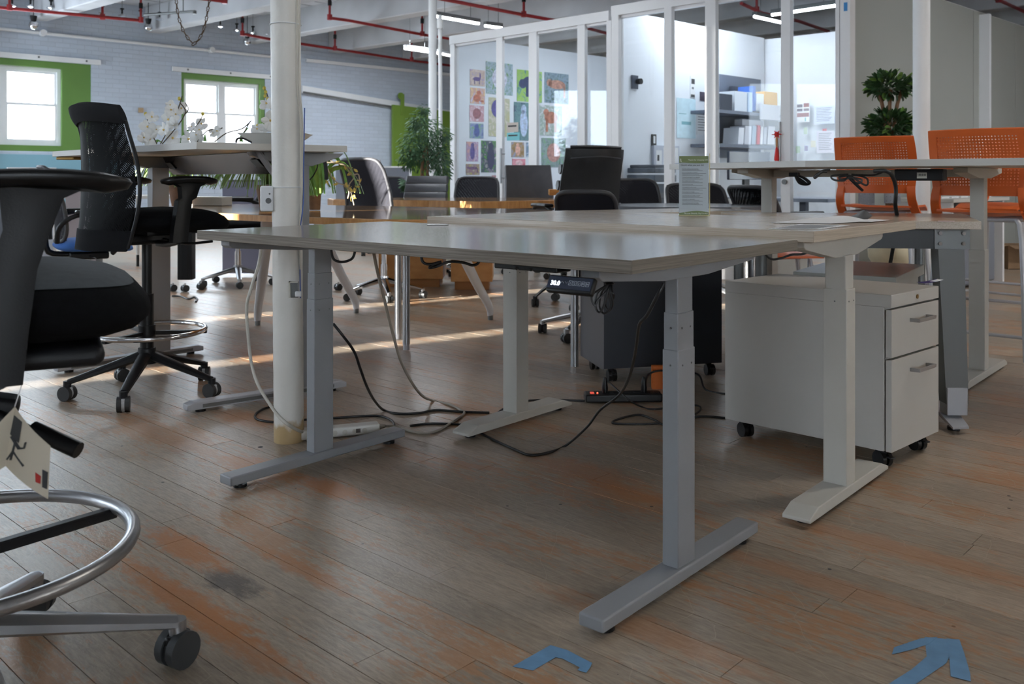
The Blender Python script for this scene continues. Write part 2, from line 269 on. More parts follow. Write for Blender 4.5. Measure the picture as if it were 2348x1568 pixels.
# ------------------------------------------------------------------ mesh builder
class MB:
    def __init__(s): s.bm = bmesh.new()
    def box(s, c, d, rot=None, bev=0, seg=2):
        r = bmesh.ops.create_cube(s.bm, size=1)
        M = Matrix.Translation(Vector(c)) @ (rot.to_4x4() if rot is not None else Matrix.Identity(4)) @ Matrix.Diagonal((d[0], d[1], d[2], 1))
        bmesh.ops.transform(s.bm, matrix=M, verts=r['verts'])
        s.fin(r['verts'], bev, seg); return s
    def fin(s, vs, bev, seg):       # flat faces stay flat, only the bevel strips are smooth
        for f in {f for v in vs for f in v.link_faces}: f.material_index = 0; f.smooth = False
        if bev:
            rb = bmesh.ops.bevel(s.bm, geom=list({e for v in vs for e in v.link_edges}), offset=bev, segments=seg, affect='EDGES', profile=.5)
            for f in rb['faces']: f.smooth = seg > 1
    def obox(s, o, a, b, c, bev=0, seg=2):     # box from a corner and three edge vectors
        o, a, b, c = map(Vector, (o, a, b, c)); p = [o, o+a, o+a+b, o+b]; vs = [s.bm.verts.new(q) for q in p]+[s.bm.verts.new(q+c) for q in p]
        fs = [(0, 3, 2, 1), (4, 5, 6, 7), (0, 1, 5, 4), (1, 2, 6, 5), (2, 3, 7, 6), (3, 0, 4, 7)]
        F = [s.bm.faces.new([vs[i] for i in f]) for f in fs]
        if a.cross(b).dot(c) < 0: bmesh.ops.reverse_faces(s.bm, faces=F)
        s.fin(vs, bev, seg)
        return s
    def poly(s, pts, ext, bev=0, seg=2):        # polygon extruded along vector ext
        pts = [Vector(p) for p in pts]; ext = Vector(ext); n = len(pts)
        a = [s.bm.verts.new(p) for p in pts]; b = [s.bm.verts.new(p+ext) for p in pts]
        F = [s.bm.faces.new(a[::-1]), s.bm.faces.new(b)]+[s.bm.faces.new((a[i], a[(i+1) % n], b[(i+1) % n], b[i])) for i in range(n)]
        nr = Vector((0, 0, 0))
        for i in range(n): nr += pts[i].cross(pts[(i+1) % n])
        if nr.dot(ext) < 0: bmesh.ops.reverse_faces(s.bm, faces=F)
        s.fin(a+b, bev, seg)
        return s
    def rings(s, rs, caps=True, closed=False):
        V_ = [[s.bm.verts.new(p) for p in r] for r in rs]; n = len(V_[0]); m = len(V_)
        for i in range(m if closed else m-1):
            A, B = V_[i], V_[(i+1) % m]
            for j in range(n): s.bm.faces.new((A[j], A[(j+1) % n], B[(j+1) % n], B[j])).smooth = n > 5
        if caps and not closed: s.bm.faces.new(V_[0][::-1]); s.bm.faces.new(V_[-1])
        return s
    def cyl(s, p0, p1, r0, r1=None, n=16):
        p0, p1 = Vector(p0), Vector(p1); r1 = r0 if r1 is None else r1; d = (p1-p0).normalized()
        x = d.orthogonal().normalized(); y = d.cross(x)
        f = lambda p, r: [p+(x*math.cos(2*pi*k/n)+y*math.sin(2*pi*k/n))*r for k in range(n)]
        return s.rings([f(p0, r0), f(p1, r1)])
    def tube(s, pts, r, n=8, sub=5, closed=False, radii=None, flat=1.0):
        P = [Vector(p) for p in pts]; Q = []; m = len(P)
        if sub > 1:
            for i in range(m if closed else m-1):
                g = lambda k: P[k % m] if closed else P[max(0, min(m-1, k))]
                a, b, c, d = g(i-1), g(i), g(i+1), g(i+2)
                for k in range(sub):
                    t = k/sub; Q.append(.5*((2*b)+(c-a)*t+(2*a-5*b+4*c-d)*t*t+(3*b-a-3*c+d)*t**3))
            if not closed: Q.append(P[-1])
        else: Q = P
        N = len(Q); prev = None; rs = []
        for i in range(N):
            d = (Q[(i+1) % N]-Q[i-1]) if closed else (Q[min(N-1, i+1)]-Q[max(0, i-1)])
            d = d.normalized() if d.length > 1e-9 else Vector((0, 0, 1))
            x = d.orthogonal() if prev is None else prev-d*prev.dot(d)
            x = x.normalized() if x.length > 1e-6 else d.orthogonal().normalized(); prev = x; y = d.cross(x)
            rr = r if radii is None else radii[0]+(radii[1]-radii[0])*i/(N-1)
            rs.append([Q[i]+(x*math.cos(2*pi*k/n)+y*math.sin(2*pi*k/n)*flat)*rr for k in range(n)])
        return s.rings(rs, closed=closed)
    def torus(s, c, R, r, n=40, m=8, ax=None):
        M = Matrix.Translation(Vector(c)) @ (ax.to_4x4() if ax is not None else Matrix.Identity(4))
        return s.tube([M @ Vector((R*math.cos(2*pi*k/n), R*math.sin(2*pi*k/n), 0)) for k in range(n)], r, m, 1, True)
    def lathe(s, prof, c=(0, 0, 0), n=24, ax=None):
        M = Matrix.Translation(Vector(c)) @ (ax.to_4x4() if ax is not None else Matrix.Identity(4))
        return s.rings([[M @ Vector((max(r, 1e-4)*math.cos(2*pi*k/n), max(r, 1e-4)*math.sin(2*pi*k/n), z)) for k in range(n)] for r, z in prof])
    def ball(s, c, r, seg=12, sc=(1, 1, 1)):
        q = bmesh.ops.create_uvsphere(s.bm, u_segments=seg, v_segments=max(6, seg//2+2), radius=r)
        for f in {f for v in q['verts'] for f in v.link_faces}: f.smooth = True
        bmesh.ops.transform(s.bm, matrix=Matrix.Translation(Vector(c)) @ Matrix.Diagonal((*sc, 1)), verts=q['verts']); return s
    def sheet(s, fn, nu, nv, th, uv=None):
        P = [[Vector(fn(i/nu, j/nv)) for j in range(nv+1)] for i in range(nu+1)]; A, B = [], []
        for i in range(nu+1):
            ra, rb = [], []
            for j in range(nv+1):
                du = P[min(nu, i+1)][j]-P[max(0, i-1)][j]; dv = P[i][min(nv, j+1)]-P[i][max(0, j-1)]
                n = du.cross(dv); n = n.normalized() if n.length > 1e-12 else Vector((0, 0, 1))
                t = th(i/nu, j/nv) if callable(th) else th
                ra.append(s.bm.verts.new(P[i][j]+n*t/2)); rb.append(s.bm.verts.new(P[i][j]-n*t/2))
            A.append(ra); B.append(rb)
        for i in range(nu):
            for j in range(nv):
                for f, ij in ((s.bm.faces.new((A[i][j], A[i+1][j], A[i+1][j+1], A[i][j+1])), ((i, j), (i+1, j), (i+1, j+1), (i, j+1))),
                          (s.bm.faces.new((B[i][j], B[i][j+1], B[i+1][j+1], B[i+1][j])), ((i, j), (i, j+1), (i+1, j+1), (i+1, j)))):
                    f.smooth = True
                    if uv:
                        l = s.bm.loops.layers.uv.verify()
                        for lp, (a, b) in zip(f.loops, ij): lp[l].uv = (a/nu*uv[0], b/nv*uv[1])
        for i in range(nu):
            s.bm.faces.new((A[i][0], B[i][0], B[i+1][0], A[i+1][0])); s.bm.faces.new((A[i][nv], A[i+1][nv], B[i+1][nv], B[i][nv]))
        for j in range(nv):
            s.bm.faces.new((A[0][j], A[0][j+1], B[0][j+1], B[0][j])); s.bm.faces.new((A[nu][j], B[nu][j], B[nu][j+1], A[nu][j+1]))
        return s
    def net(s, fn, nu, nv, hole, th):           # sheet with a diamond hole in every cell
        bm = s.bm; Vt = {}
        def v(a, b, k):
            key = (round(a*1000), round(b*1000), k)
            if key not in Vt:
                e = 1e-3; p = Vector(fn(a/nu, b/nv)); n = (Vector(fn((a+.1)/nu, b/nv))-p).cross(Vector(fn(a/nu, (b+.1)/nv))-p).normalized()
                Vt[key] = bm.verts.new(p+n*(th/2 if k else -th/2))
            return Vt[key]
        for i in range(nu):
            for j in range(nv):
                c = [(i, j), (i+1, j), (i+1, j+1), (i, j+1)]; h = hole/2
                q = [(i+.5, j+.5-h), (i+.5+h, j+.5), (i+.5, j+.5+h), (i+.5-h, j+.5)]
                for k in (1, 0):
                    F = []
                    for m in range(4):
                        F.append(bm.faces.new((v(*c[m], k), v(*c[(m+1) % 4], k), v(*q[m], k)))); F.append(bm.faces.new((v(*c[(m+1) % 4], k), v(*q[(m+1) % 4], k), v(*q[m], k))))
                    if not k: bmesh.ops.reverse_faces(bm, faces=F)
                for m in range(4): bm.faces.new((v(*q[m], 1), v(*q[(m+1) % 4], 1), v(*q[(m+1) % 4], 0), v(*q[m], 0)))
        return s
    def done(s, ang_=50):
        me = bpy.data.meshes.new('m'); s.bm.to_mesh(me); s.bm.free()
        fl = [p.use_smooth for p in me.polygons]; me.set_sharp_from_angle(angle=math.radians(max(ang_, 50))); me.polygons.foreach_set('use_smooth', fl); return me
PM = {}
def mtx(o): return PM.get(o.name, Matrix.Identity(4)) if o is not None else Matrix.Identity(4)
def place(name, me, m, parent=None, loc=(0, 0, 0), rot=(0, 0, 0), label=None):
    o = bpy.data.objects.new(name, me); COL.objects.link(o); o.location = loc; o.rotation_euler = rot
    if parent is not None: o.parent = parent
    if m is not None and not me.materials: me.materials.append(m)
    if label: o['label'] = label
    PM[o.name] = mtx(parent) @ Matrix.Translation(Vector(loc)) @ Matrix.Rotation(rot[2], 4, 'Z'); return o
def part(name, mb, m, parent, world=False, label=None, kind=None, ang_=35):   # world=True: the builder holds room coordinates
    if world: bmesh.ops.transform(mb.bm, matrix=mtx(parent).inverted(), verts=mb.bm.verts)
    me = mb.done(ang_); me.name = name; o = place(name, me, m, parent, label=label)
    if kind: o['kind'] = kind
    return o
def thing(name, label, cat, loc=(0, 0, 0), rz=0, group=None):
    o = bpy.data.objects.new(name, None); COL.objects.link(o); o.empty_display_size = .1; o.location = loc; o.rotation_euler = (0, 0, rz)
    o['label'] = label; o['category'] = cat
    if group: o['group'] = group
    PM[o.name] = Matrix.Translation(Vector(loc)) @ Matrix.Rotation(rz, 4, 'Z'); return o
def solo(name, mb, m, label, cat, group=None, kind=None, ang_=35):             # a thing that is one mesh, origin at its base centre
    vs = [v.co for v in mb.bm.verts]; c = Vector(((min(v.x for v in vs)+max(v.x for v in vs))/2, (min(v.y for v in vs)+max(v.y for v in vs))/2, min(v.z for v in vs)))
    bmesh.ops.translate(mb.bm, vec=-c, verts=mb.bm.verts); me = mb.done(ang_); me.name = name; o = place(name, me, m, loc=c)
    o['label'] = label; o['category'] = cat
    if group: o['group'] = group
    if kind: o['kind'] = kind
    return o
def struct(name, mb, m, parent=None, ang_=35):
    me = mb.done(ang_); me.name = name; o = place(name, me, m, parent)
    if parent is None: o['kind'] = 'structure'
    return o
def sname(name):
    o = bpy.data.objects.new(name, None); COL.objects.link(o); o['kind'] = 'structure'; PM[o.name] = Matrix.Identity(4); return o
def text(name, s, size, M, m, parent, align='LEFT', ext=.0002, bold=0):
    c = bpy.data.curves.new(name, 'FONT'); c.body = s; c.size = size; c.align_x = align; c.extrude = ext; c.offset = bold; c.resolution_u = 2
    oc = bpy.data.objects.new('t', c); COL.objects.link(oc); bpy.context.view_layer.update()
    me = bpy.data.meshes.new_from_object(oc.evaluated_get(bpy.context.evaluated_depsgraph_get())); bpy.data.objects.remove(oc); bpy.data.curves.remove(c)
    me.materials.clear(); me.materials.append(m); me.name = name; o = bpy.data.objects.new(name, me); COL.objects.link(o); o.parent = parent
    L_ = mtx(parent).inverted() @ M; o.matrix_local = L_; PM[o.name] = M; return o
def frame(o, x, up):     # matrix whose X is x, Y is up, Z faces the reader
    x = Vector(x).normalized(); up = Vector(up); z = x.cross(up).normalized(); y = z.cross(x)
    return Matrix(((x.x, y.x, z.x, o[0]), (x.y, y.y, z.y, o[1]), (x.z, y.z, z.z, o[2]), (0, 0, 0, 1)))
Z = Vector((0, 0, 1))
# ================================================================== FLOOR
bw, b0 = .088, 1.043-.088*60
rf = random.Random(3)
plk_me = {}
def plank_mesh(L_):
    if L_ not in plk_me:
        h, w, c = L_/2-.0009, bw/2-.0010, .0012; q = MB(); B = q.bm
        lo = [B.verts.new((x, y, -.018)) for x, y in ((-h, -w), (h, -w), (h, w), (-h, w))]
        mi = [B.verts.new((x, y, -.006)) for x, y in ((-h, -w), (h, -w), (h, w), (-h, w))]
        to = [B.verts.new((x, y, 0)) for x, y in ((-h, -w), (h, -w), (h, w), (-h, w))]
        B.faces.new(to)
        for a, b in ((lo, mi), (mi, to)):
            for i in range(4): B.faces.new((a[i], a[(i+1) % 4], b[(i+1) % 4], b[i]))
        plk_me[L_] = q.done(20); plk_me[L_].materials.append(FLOOR)
    return plk_me[L_]
near, far = [], []
for k in range(-40, 260):
    b = b0+bw*(k+.5); a = -24+rf.random()*1.5
    while a < 26:
        L_ = rf.choice((.8, 1.1, 1.4, 1.7, 2.1)); p = UP*(a+L_/2)+VP*b; a += L_
        if not (-20 < p.x < 12.2 and -7.4 < p.y < 25) or (p-OW).dot(NW) < -.4 or p.x < -8.3: continue
        vis = False
        for t in (-.5, -.25, 0, .25, .5):
            e = p+UP*L_*t
            if e.y > 1.5 and abs(e.x/e.y) < .60: vis = True
        (near if vis else far).append((p.length, p.x, p.y, L_))
near.sort(); far += near[290:]; near = near[:290]
floor = MB(); floor.poly([(-8.2, -7.6, -.12), (12.4, -7.6, -.12), (12.4, 25, -.12), Vector((*(OW+DW*15-NW*.3).xy, -.12)), Vector((*(OW+DW*-.5-NW*.3).xy, -.12)), (-8.2, 13.1, -.12)], Z*.1); floor = struct('floor', floor, mat('dark_subfloor', S(40, 34, 30), .9))
pang = math.atan2(UP.y, UP.x)
for d, x, y, L_ in near:
    place('plank', plank_mesh(L_), FLOOR, floor, (x, y, rf.uniform(-.0004, .0003)), (rf.uniform(-.0009, .0009), 0, pang))
vs, fs = [], []
for d, x, y, L_ in far:
    o = Vector((x, y, -.018))-UP*(L_/2-.0009)-VP*(bw/2-.001); n = len(vs); e1, e2 = UP*(L_-.0018), VP*(bw-.002)
    vs += [tuple(o+a+Z*z) for z in (0, .018) for a in (Vector(), e1, e1+e2, e2)]
    fs += [(n+4, n+5, n+6, n+7) if e1.cross(e2).z > 0 else (n+7, n+6, n+5, n+4)]+[(n+i, n+(i+1) % 4, n+4+(i+1) % 4, n+4+i) for i in range(4)]
me = bpy.data.meshes.new('plank_field'); me.from_pydata(vs, [], fs); me.materials.append(FLOOR)
place('plank_field', me, FLOOR, floor)['kind'] = 'stuff'
# ================================================================== ROOM SHELL
CH = 3.75
def wallbox(q, s0, s1, z0, z1, d0=0, d1=.35): q.obox(OW+DW*s0-NW*d1+Z*z0, DW*(s1-s0), NW*(d1-d0), Z*(z1-z0))
OPN = [(-1.0, on(209, OW, DW)), (on(416, OW, DW), on(608, OW, DW))]
q = MB(); a = -1.25
for s0, s1 in OPN: wallbox(q, a, s0, 0, CH); wallbox(q, s0, s1, 0, 1.33); wallbox(q, s0, s1, 2.72, CH); a = s1
wallbox(q, a, 15, 0, CH); struct('wall_window_side', q, BRICKW)
for i, (s0, s1) in enumerate(OPN):
    w = sname('window_%d' % (i+1)); e0, e1 = (s0, s1)
    if i == 0: e1 = on(143, OW, DW)
    if i == 1: e0, e1 = s0+.05, s1-.09
    q = MB(); wallbox(q, s0+.001, s1-.001, 1.331, 1.42, .02, .3); wallbox(q, s0+.001, s1-.001, 2.62, 2.719, .02, .3)
    if i: wallbox(q, s0+.001, e0, 1.42, 2.62, .02, .3)
    wallbox(q, e1, s1-.001, 1.42, 2.62, .02, .3); part('green_surround', q, GREENW, w)
    n = 3 if e1-e0 > 2 else 2; st = (e1-e0)/n
    if i == 0: n = 1; st = e1-on(7, OW, DW); e0 = e1-st
    if i == 0: n += 1; e0 -= st
    for k in range(n):
        f0, f1 = e0+k*st, e0+(k+1)*st; q = MB(); wallbox(q, f0, f0+.055, 1.42, 2.62, .08, .16); wallbox(q, f1-.055, f1, 1.42, 2.62, .08, .16)
        wallbox(q, f0+.055, f1-.055, 2.565, 2.62, .08, .16); wallbox(q, f0+.055, f1-.055, 1.42, 1.48, .08, .16); fr = part('window_frame', q, WHITEP, w)
        for z0, z1, dd in ((2.03, 2.565, .13), (1.48, 2.07, .10)):
            q = MB(); wallbox(q, f0+.055, f0+.085, z0, z1, dd-.015, dd+.02); wallbox(q, f1-.085, f1-.055, z0, z1, dd-.015, dd+.02)
            wallbox(q, f0+.085, f1-.085, z1-.035, z1, dd-.015, dd+.02); wallbox(q, f0+.085, f1-.085, z0, z0+.035, dd-.015, dd+.02); part('sash', q, WHITEP, fr)
            q = MB(); wallbox(q, f0+.085, f1-.085, z0+.035, z1-.035, dd, dd+.004); part('glass_pane', q, GLASSW, fr)
for i, (s0, s1) in enumerate(((-1.0, on(229, OW, DW)), (on(396, OW, DW), on(645, OW, DW)))):
    q = MB(); wallbox(q, s0-.02, s1, 2.722, 2.80, -.05, 0)
    l = struct('trim_%d' % (i+1), q, WHITEP)
    for k in range(3):
        b = MB(); p = OW+DW*(s0+(s1-s0)*(.12+.38*k))+Z*2.765; b.cyl(p+NW*.05, p+NW*.056, .016, n=10); part('bolt', b, GREYD, l)
q = MB(); q.tube([OW+DW*s+NW*.03+Z*(3.14-.002*s) for s in range(-1, 5)], .028, 8, 2)
for s in (on(96, OW, DW), on(482, OW, DW)): q.cyl(OW+DW*s+NW*.005+Z*3.14, OW+DW*s+NW*.10+Z*3.14, .05, n=10)
struct('trim_3', q, WHITEP)
q = MB(); ys = [-7.3, -.196, .13, 1.36, 1.50, 1.56, 1.93, 13.3]  # unseen wall; its narrow glazed openings are shaped to cast the sun streaks
for k in (0, 2, 4, 6): q.obox((-8.2, ys[k], 0), (.2, 0, 0), (0, ys[k+1]-ys[k], 0), (0, 0, CH))
for k in (1, 3, 5): q.obox((-8.2, ys[k], 0), (.2, 0, 0), (0, ys[k+1]-ys[k], 0), (0, 0, .7)); zt_ = 1.95 if k == 1 else 3.62; q.obox((-8.2, ys[k], zt_), (.2, 0, 0), (0, ys[k+1]-ys[k], 0), (0, 0, CH-zt_))
wl_ = struct('wall_left', q, WHITEP)
for k in (1, 3, 5): q = MB(); q.obox((-8.12, ys[k], .7), (.012, 0, 0), (0, ys[k+1]-ys[k], 0), (0, 0, 1.25 if k == 1 else 2.92)); part('glass_pane', q, GLASSW, wl_)
q = MB(); q.box((-3.6, -7.2, CH/2), (9.2, .2, CH)); q.box((8, -7.2, CH/2), (8, .2, CH)); q.box((2.5, -7.2, .6), (3, .2, 1.2)); q.box((2.5, -7.2, 3.3), (3, .2, .9)); struct('wall_back', q, WHITEP)
q = MB(); q.box((12.1, 8.8, CH/2), (.2, 32, CH)); struct('wall_right', q, WHITEP)
q = MB(); q.box((7, 24.3, CH/2), (12, .2, CH)); struct('wall_far', q, WHITEP)
ceil = MB(); ceil.poly([(-8.2, 13.1, CH), Vector((*(OW+DW*-.5-NW*.3).xy, CH)), Vector((*(OW+DW*15-NW*.3).xy, CH)), (12.4, 25, CH), (12.4, -7.6, CH), (-8.2, -7.6, CH)], Z*.12); ceil = struct('ceiling', ceil, CEIL)
BD = Vector((.755, -.656, 0)); BP = Vector((.656, .755, 0))
for k in range(-4, 7):
    s = -.08+1.745*k; o = OW+DW*s-BP*.13+BD*.0; o.z = 3.33
    if k < 0: o = Vector((-8.0, 0, 3.33)); o.y = 13.05+1.9*k
    q = MB(); q.obox(o, BD*24, BP*.26, Z*.419, .012, 1); part('beam', q, CEIL, ceil)
for k in range(-30, 62):        # board joints of the ceiling run across the beams
    q = None
q = MB()
for k in range(60):
    o = OW+BD*(.35*k+.3)-DW*.9; o.z = CH-.012; q.obox(o, DW*14, BD*.30, Z*.012)
part('ceiling_board', q, CEIL, ceil, kind='stuff')
# far dark ledge, sloping sliding-door track and green fire door
q = MB(); wallbox(q, on(700, OW, DW), 12, 3.10, 3.16, -.06, 0); struct('trim_4', q, WHITEP)
sD0, sD1 = on(889, OW, DW), on(1062, OW, DW)
q = MB()
zt = lambda s, Y0=0: zat(205+(262-205)*((CX+FPX*((OW+DW*s).x/(OW+DW*s).y))-690)/(1035-690), (OW+DW*s).y)
sa, sb = on(690, OW, DW), on(1062, OW, DW)
q.poly([OW+DW*sa+Z*(zt(sa)-.07), OW+DW*sb+Z*(zt(sb)-.07), OW+DW*sb+Z*(zt(sb)+.07), OW+DW*sa+Z*(zt(sa)+.07)], NW*.06)
tr = struct('trim_5', q, WHITEP)
b = MB(); b.tube([OW+DW*sa+NW*.09+Z*(zt(sa)-.06), OW+DW*sb+NW*.09+Z*(zt(sb)-.06)], .02, 6, 1); part('track_rod', b, GREYD, tr)
q = MB(); zs0, zs1 = zat(241, (OW+DW*sD0).y), zat(262, (OW+DW*sD1).y)
q.poly([OW+DW*sD0+NW*.13+Z*.03, OW+DW*sD1+NW*.13+Z*.03, OW+DW*sD1+NW*.13+Z*zs1, OW+DW*sD0+NW*.13+Z*zs0], NW*.05); dr = struct('door_1', q, GREEN)
for px in (906, 1050):
    s = on(px, OW, DW); q = MB(); q.obox(OW+DW*s+NW*.182+Z*(2.2), DW*.09, NW*.012, Z*.42); q.cyl(OW+DW*(s+.02)+NW*.15+Z*2.58, OW+DW*(s+.02)+NW*.18+Z*2.58, .07, n=14); part('hanger', q, GREEN, dr)
# outside: pale building seen through the windows
bo = OW-NW*14
hb = lambda px, py: (on(px, bo, DW), zat(py, (bo+DW*on(px, bo, DW)).y))
(t0, h0), (t1, h1) = hb(16, 216), hb(127, 184)
sl = (h1-h0)/(t1-t0); tm = t0+(4.1-h0)/sl
q = MB(); q.poly([bo+DW*-16+Z*-1, bo+DW*18+Z*-1, bo+DW*18+Z*4.1, bo+DW*tm+Z*4.1, bo+DW*-16+Z*(h0+sl*(-16-t0))], -NW*3)
bd_ = solo('building', q, mat('pale_outdoor_render', S(240, 242, 245), .8), 'pale building with sloping roof outside the windows', 'building')
for k in range(3):
    q = MB(); q.obox(bo+DW*(on(566+14*k, bo, DW))+Z*.2, DW*.18, NW*.1, Z*4.6); part('pilaster', q, mat('outdoor_blue_grey', S(150, 160, 180), .8), bd_, world=True)
# ================================================================== COLUMNS
def column(name, label, c, r, top=(0, 0), z1=CH-.42):
    t = thing(name, label, 'column', (c[0], c[1], 0))
    q = MB(); q.rings([[Vector((top[0]*z/z1+rr*math.cos(2*pi*k/40), top[1]+rr*math.sin(2*pi*k/40), z)) for k in range(40)] for z, rr in
        [(0.0, r*1.01)]+[(.03+.02*j, r*(1+.006*math.sin(j*1.7))) for j in range(1, 70)]+[(z1, r)]])
    part('shaft', q, COLP if r > .05 and c[1] < 4 else WHITEP, t); return t
NC = (-.779, 3.185); col1 = column('column', 'thick white painted column with wires and outlet boxes beside the grey desk', NC, .0515, (-.028, 0))
nt = COLP.node_tree; b = nt.nodes['Principled BSDF']        # yellowed paint at the foot of the column
g = nt.nodes.new('ShaderNodeNewGeometry'); sx = nt.nodes.new('ShaderNodeSeparateXYZ'); nt.links.new(g.outputs['Position'], sx.inputs[0])
nn = nt.nodes.new('ShaderNodeTexNoise'); nn.inputs['Scale'].default_value = 22; nn.inputs['Detail'].default_value = 5; nt.links.new(g.outputs['Position'], nn.inputs['Vector'])
ma = nt.nodes.new('ShaderNodeMath'); ma.operation = 'MULTIPLY_ADD'; nt.links.new(nn.outputs[0], ma.inputs[0]); ma.inputs[1].default_value = -.14; nt.links.new(sx.outputs[2], ma.inputs[2])
mr = nt.nodes.new('ShaderNodeMapRange'); mr.inputs[1].default_value = -.02; mr.inputs[2].default_value = .012; mr.inputs[3].default_value = 1; mr.inputs[4].default_value = 0; nt.links.new(ma.outputs[0], mr.inputs[0])
mx = nt.nodes.new('ShaderNodeMix'); mx.data_type = 'RGBA'; old = b.inputs['Base Color'].links[0].from_socket; nt.links.new(old, mx.inputs[6]); mx.inputs[7].default_value = S(186, 160, 118); nt.links.new(mr.outputs[0], mx.inputs[0]); nt.links.new(mx.outputs[2], b.inputs['Base Color'])
q = MB()
for z in (.918+350*3.185/2090, .915-20*3.185/2090): q.torus((-.028*z/3.3, 0, z), .0525, .0022, 40, 6)
part('cable_tie', q, WHITEP, col1)
for k, (dx, m_) in enumerate(((.000, CORDW), (.006, CORDW), (.010, BLUEW), (-.006, CORDW))):
    q = MB(); q.tube([(.046+dx*.7-.02*z/3+(.012 if .8 < z < 1.2 else 0)+.006*math.sin(z*4+k), -.030+.004*k, z) for z in ([.60+.13*j for j in range(21)] if k != 2 else [.50+.11*j for j in range(7)])], .0022, 6, 3); part('wire', q, m_, col1)
q = MB(); q.box((-.068, -.012, .845), (.045, .062, .088), bev=.006, seg=3)
for z in (.825, .85, .875): q.torus((-.0915, -.02, z), .011, .0012, 18, 5, Matrix.Rotation(pi/2, 3, 'Y'))
bx = part('outlet_box', q, WHITEP, col1)
q = MB(); q.cyl((-.060, -.044, .838), (-.060, -.046, .838), .010, n=16); q.cyl((-.056, -.044, .862), (-.056, -.046, .862), .003, n=10); part('knockout', q, GREYD, bx)
JZ = zat(663, 3.13)
q = MB(); q.box((.032, -.060, JZ), (.030, .008, .056), bev=.002); jk = part('phone_jack', q, GREYD, col1)
q = MB(); q.obox((.016, -.070, JZ-.028), (.005, 0, 0), (0, .012, 0), (0, 0, .056)); q.obox((.016, -.070, JZ+.024), (.03, 0, 0), (0, .012, 0), (0, 0, .004)); part('jack_frame', q, CORDW, jk)
q = MB(); q.box((.05, -.072, JZ-.014), (.022, .016, .018), bev=.003); part('plug', q, WHITEP, jk)
c2y = 10.4; column('column', 'slim white column behind the ficus tree, left of the glass office', (W(992, 0, c2y).x, c2y), .047)
q = MB(); q.tube([W(1009, 400, 10.2)+Z*-1.2, W(1010, 300, 10.2), W(1009, 60, 10.2), W(1008, 38, 10.2)+Vector((0, .1, 0))], .022, 10, 3); q.cyl(W(1009, 66, 10.2), W(1009, 44, 10.2), .035, n=12)
solo('conduit_pipe', q, WHITEP, 'thin white pipe with elbow standing beside the slim white column', 'pipe')
column('column', 'white round column between the two orange chairs', (2.83, 6.3), .056)
# ================================================================== OFFICE BOX
P0 = Vector((2.748, 7.45, 0)); PU = Vector((-.721, .693, 0)); PN = Vector((PU.y, -PU.x, 0))   # PN points into the office
if PN.y < 0: PN = -PN
end = on(1037, P0, PU); mid = on(1406, P0, PU)
wp = sname('wall_partition')
def pbox(q, s0, s1, z0, z1, d0, d1): q.obox(P0+PU*s0+PN*d0+Z*z0, PU*(s1-s0), PN*(d1-d0), Z*(z1-z0))
for s0, s1, z0 in ((mid+.02, end, 2.49), (-.02, mid-.01, 2.53)):
    q = MB(); pbox(q, s0, s1, z0, z0+.10, -.05, .07); part('header', q, FRAMEW, wp); q = MB(); pbox(q, s0, s1, z0-.025, z0, -.02, .04); part('header_track', q, FRAMEW, wp)
    q = MB(); pbox(q, s0, s1, 0.005, .12, -.03, .05); part('bottom_rail', q, FRAMEW, wp)
POSTS = [(1037, 1047), (1143, 1157), (1218, 1236), (1330, 1347), (1397, 1408), (1409, 1425), (1530, 1547), (1624, 1648), (1798, 1819), (1923, 1932), (1934, 1957)]
ss = []
for i, (xa, xb) in enumerate(POSTS):
    s1, s0 = on(xa, P0, PU), on(xb, P0, PU); q = MB(); dpt = .07 if i in (0, 4, 5, 9, 10) else .035
    pbox(q, s0, s1, .12 if i in (1, 2, 3, 6, 7, 8) else .005, 2.49 if i < 5 else 2.53, -.035-(.003*i), dpt-.035); part('post', q, FRAMEW, wp); ss.append((s0, s1))
for i in range(len(ss)-1):
    if i in (4, 9): continue
    q = MB(); pbox(q, ss[i+1][1]+.002, ss[i][0]-.002, .12, 2.465 if i < 4 else 2.505, 0, .008); part('glass_pane', q, GLASS, wp)
def inward(px0, z1=2.6, L_=2.7, s=None): pass
PH = Vector((.729, .685, 0)).normalized()
def owall(name, o, d, L_, z1, m, th=.06, side=1):
    n = Vector((d.y, -d.x, 0))*side; q = MB(); q.obox(o, d*L_, n*th, Z*z1); return struct(name, q, m)
A1 = P0+PU*end; A2 = P0+PU*mid; OD = 2.75
owall('wall_office_left', A1+PN*.06, PH, OD, 2.6, PANELW, .06, -1)
owall('wall_office_middle', A2+PN*.06, PH, OD, 2.615, PANELW, .06, -1)
bk = A1+PH*(OD+.06)+PN*.02; owall('wall_office_rear', bk, -PU, (A1-P0).length+.1, 2.6, PANELW, .06, -1)
q = MB(); wg = sname('wall_office_right')
sg = [0, on(2123, P0, PH), on(2232, P0, PH)]; sg += [sg[2]+1.22, sg[2]+2.44, sg[2]+3.66]
for i in range(len(sg)-1):
    q = MB(); q.obox(P0+PH*(sg[i]+.004)-Vector((PH.y, -PH.x, 0))*.08, PH*(sg[i+1]-sg[i]-.008), Vector((PH.y, -PH.x, 0))*.08, Z*2.63); part('panel', q, PANELG, wg)
q = MB(); q.obox(P0-Vector((PH.y, -PH.x, 0))*.085, PH*8, Vector((PH.y, -PH.x, 0))*.06, Z*2.645); part('top_channel', q, FRAMEW, wg)
GN = Vector((PH.y, -PH.x, 0))
q = MB(); q.obox(P0+PU*on(1951, P0, PU)-PN*.0675+Z*zat(28, 7.45), PU*.03, Z*.07, PN*.002); solo('tape_scrap', q, mat('bright_blue_tape', S(60, 140, 205), .6), 'scrap of bright blue tape stuck on the end post of the glass office', 'tape')
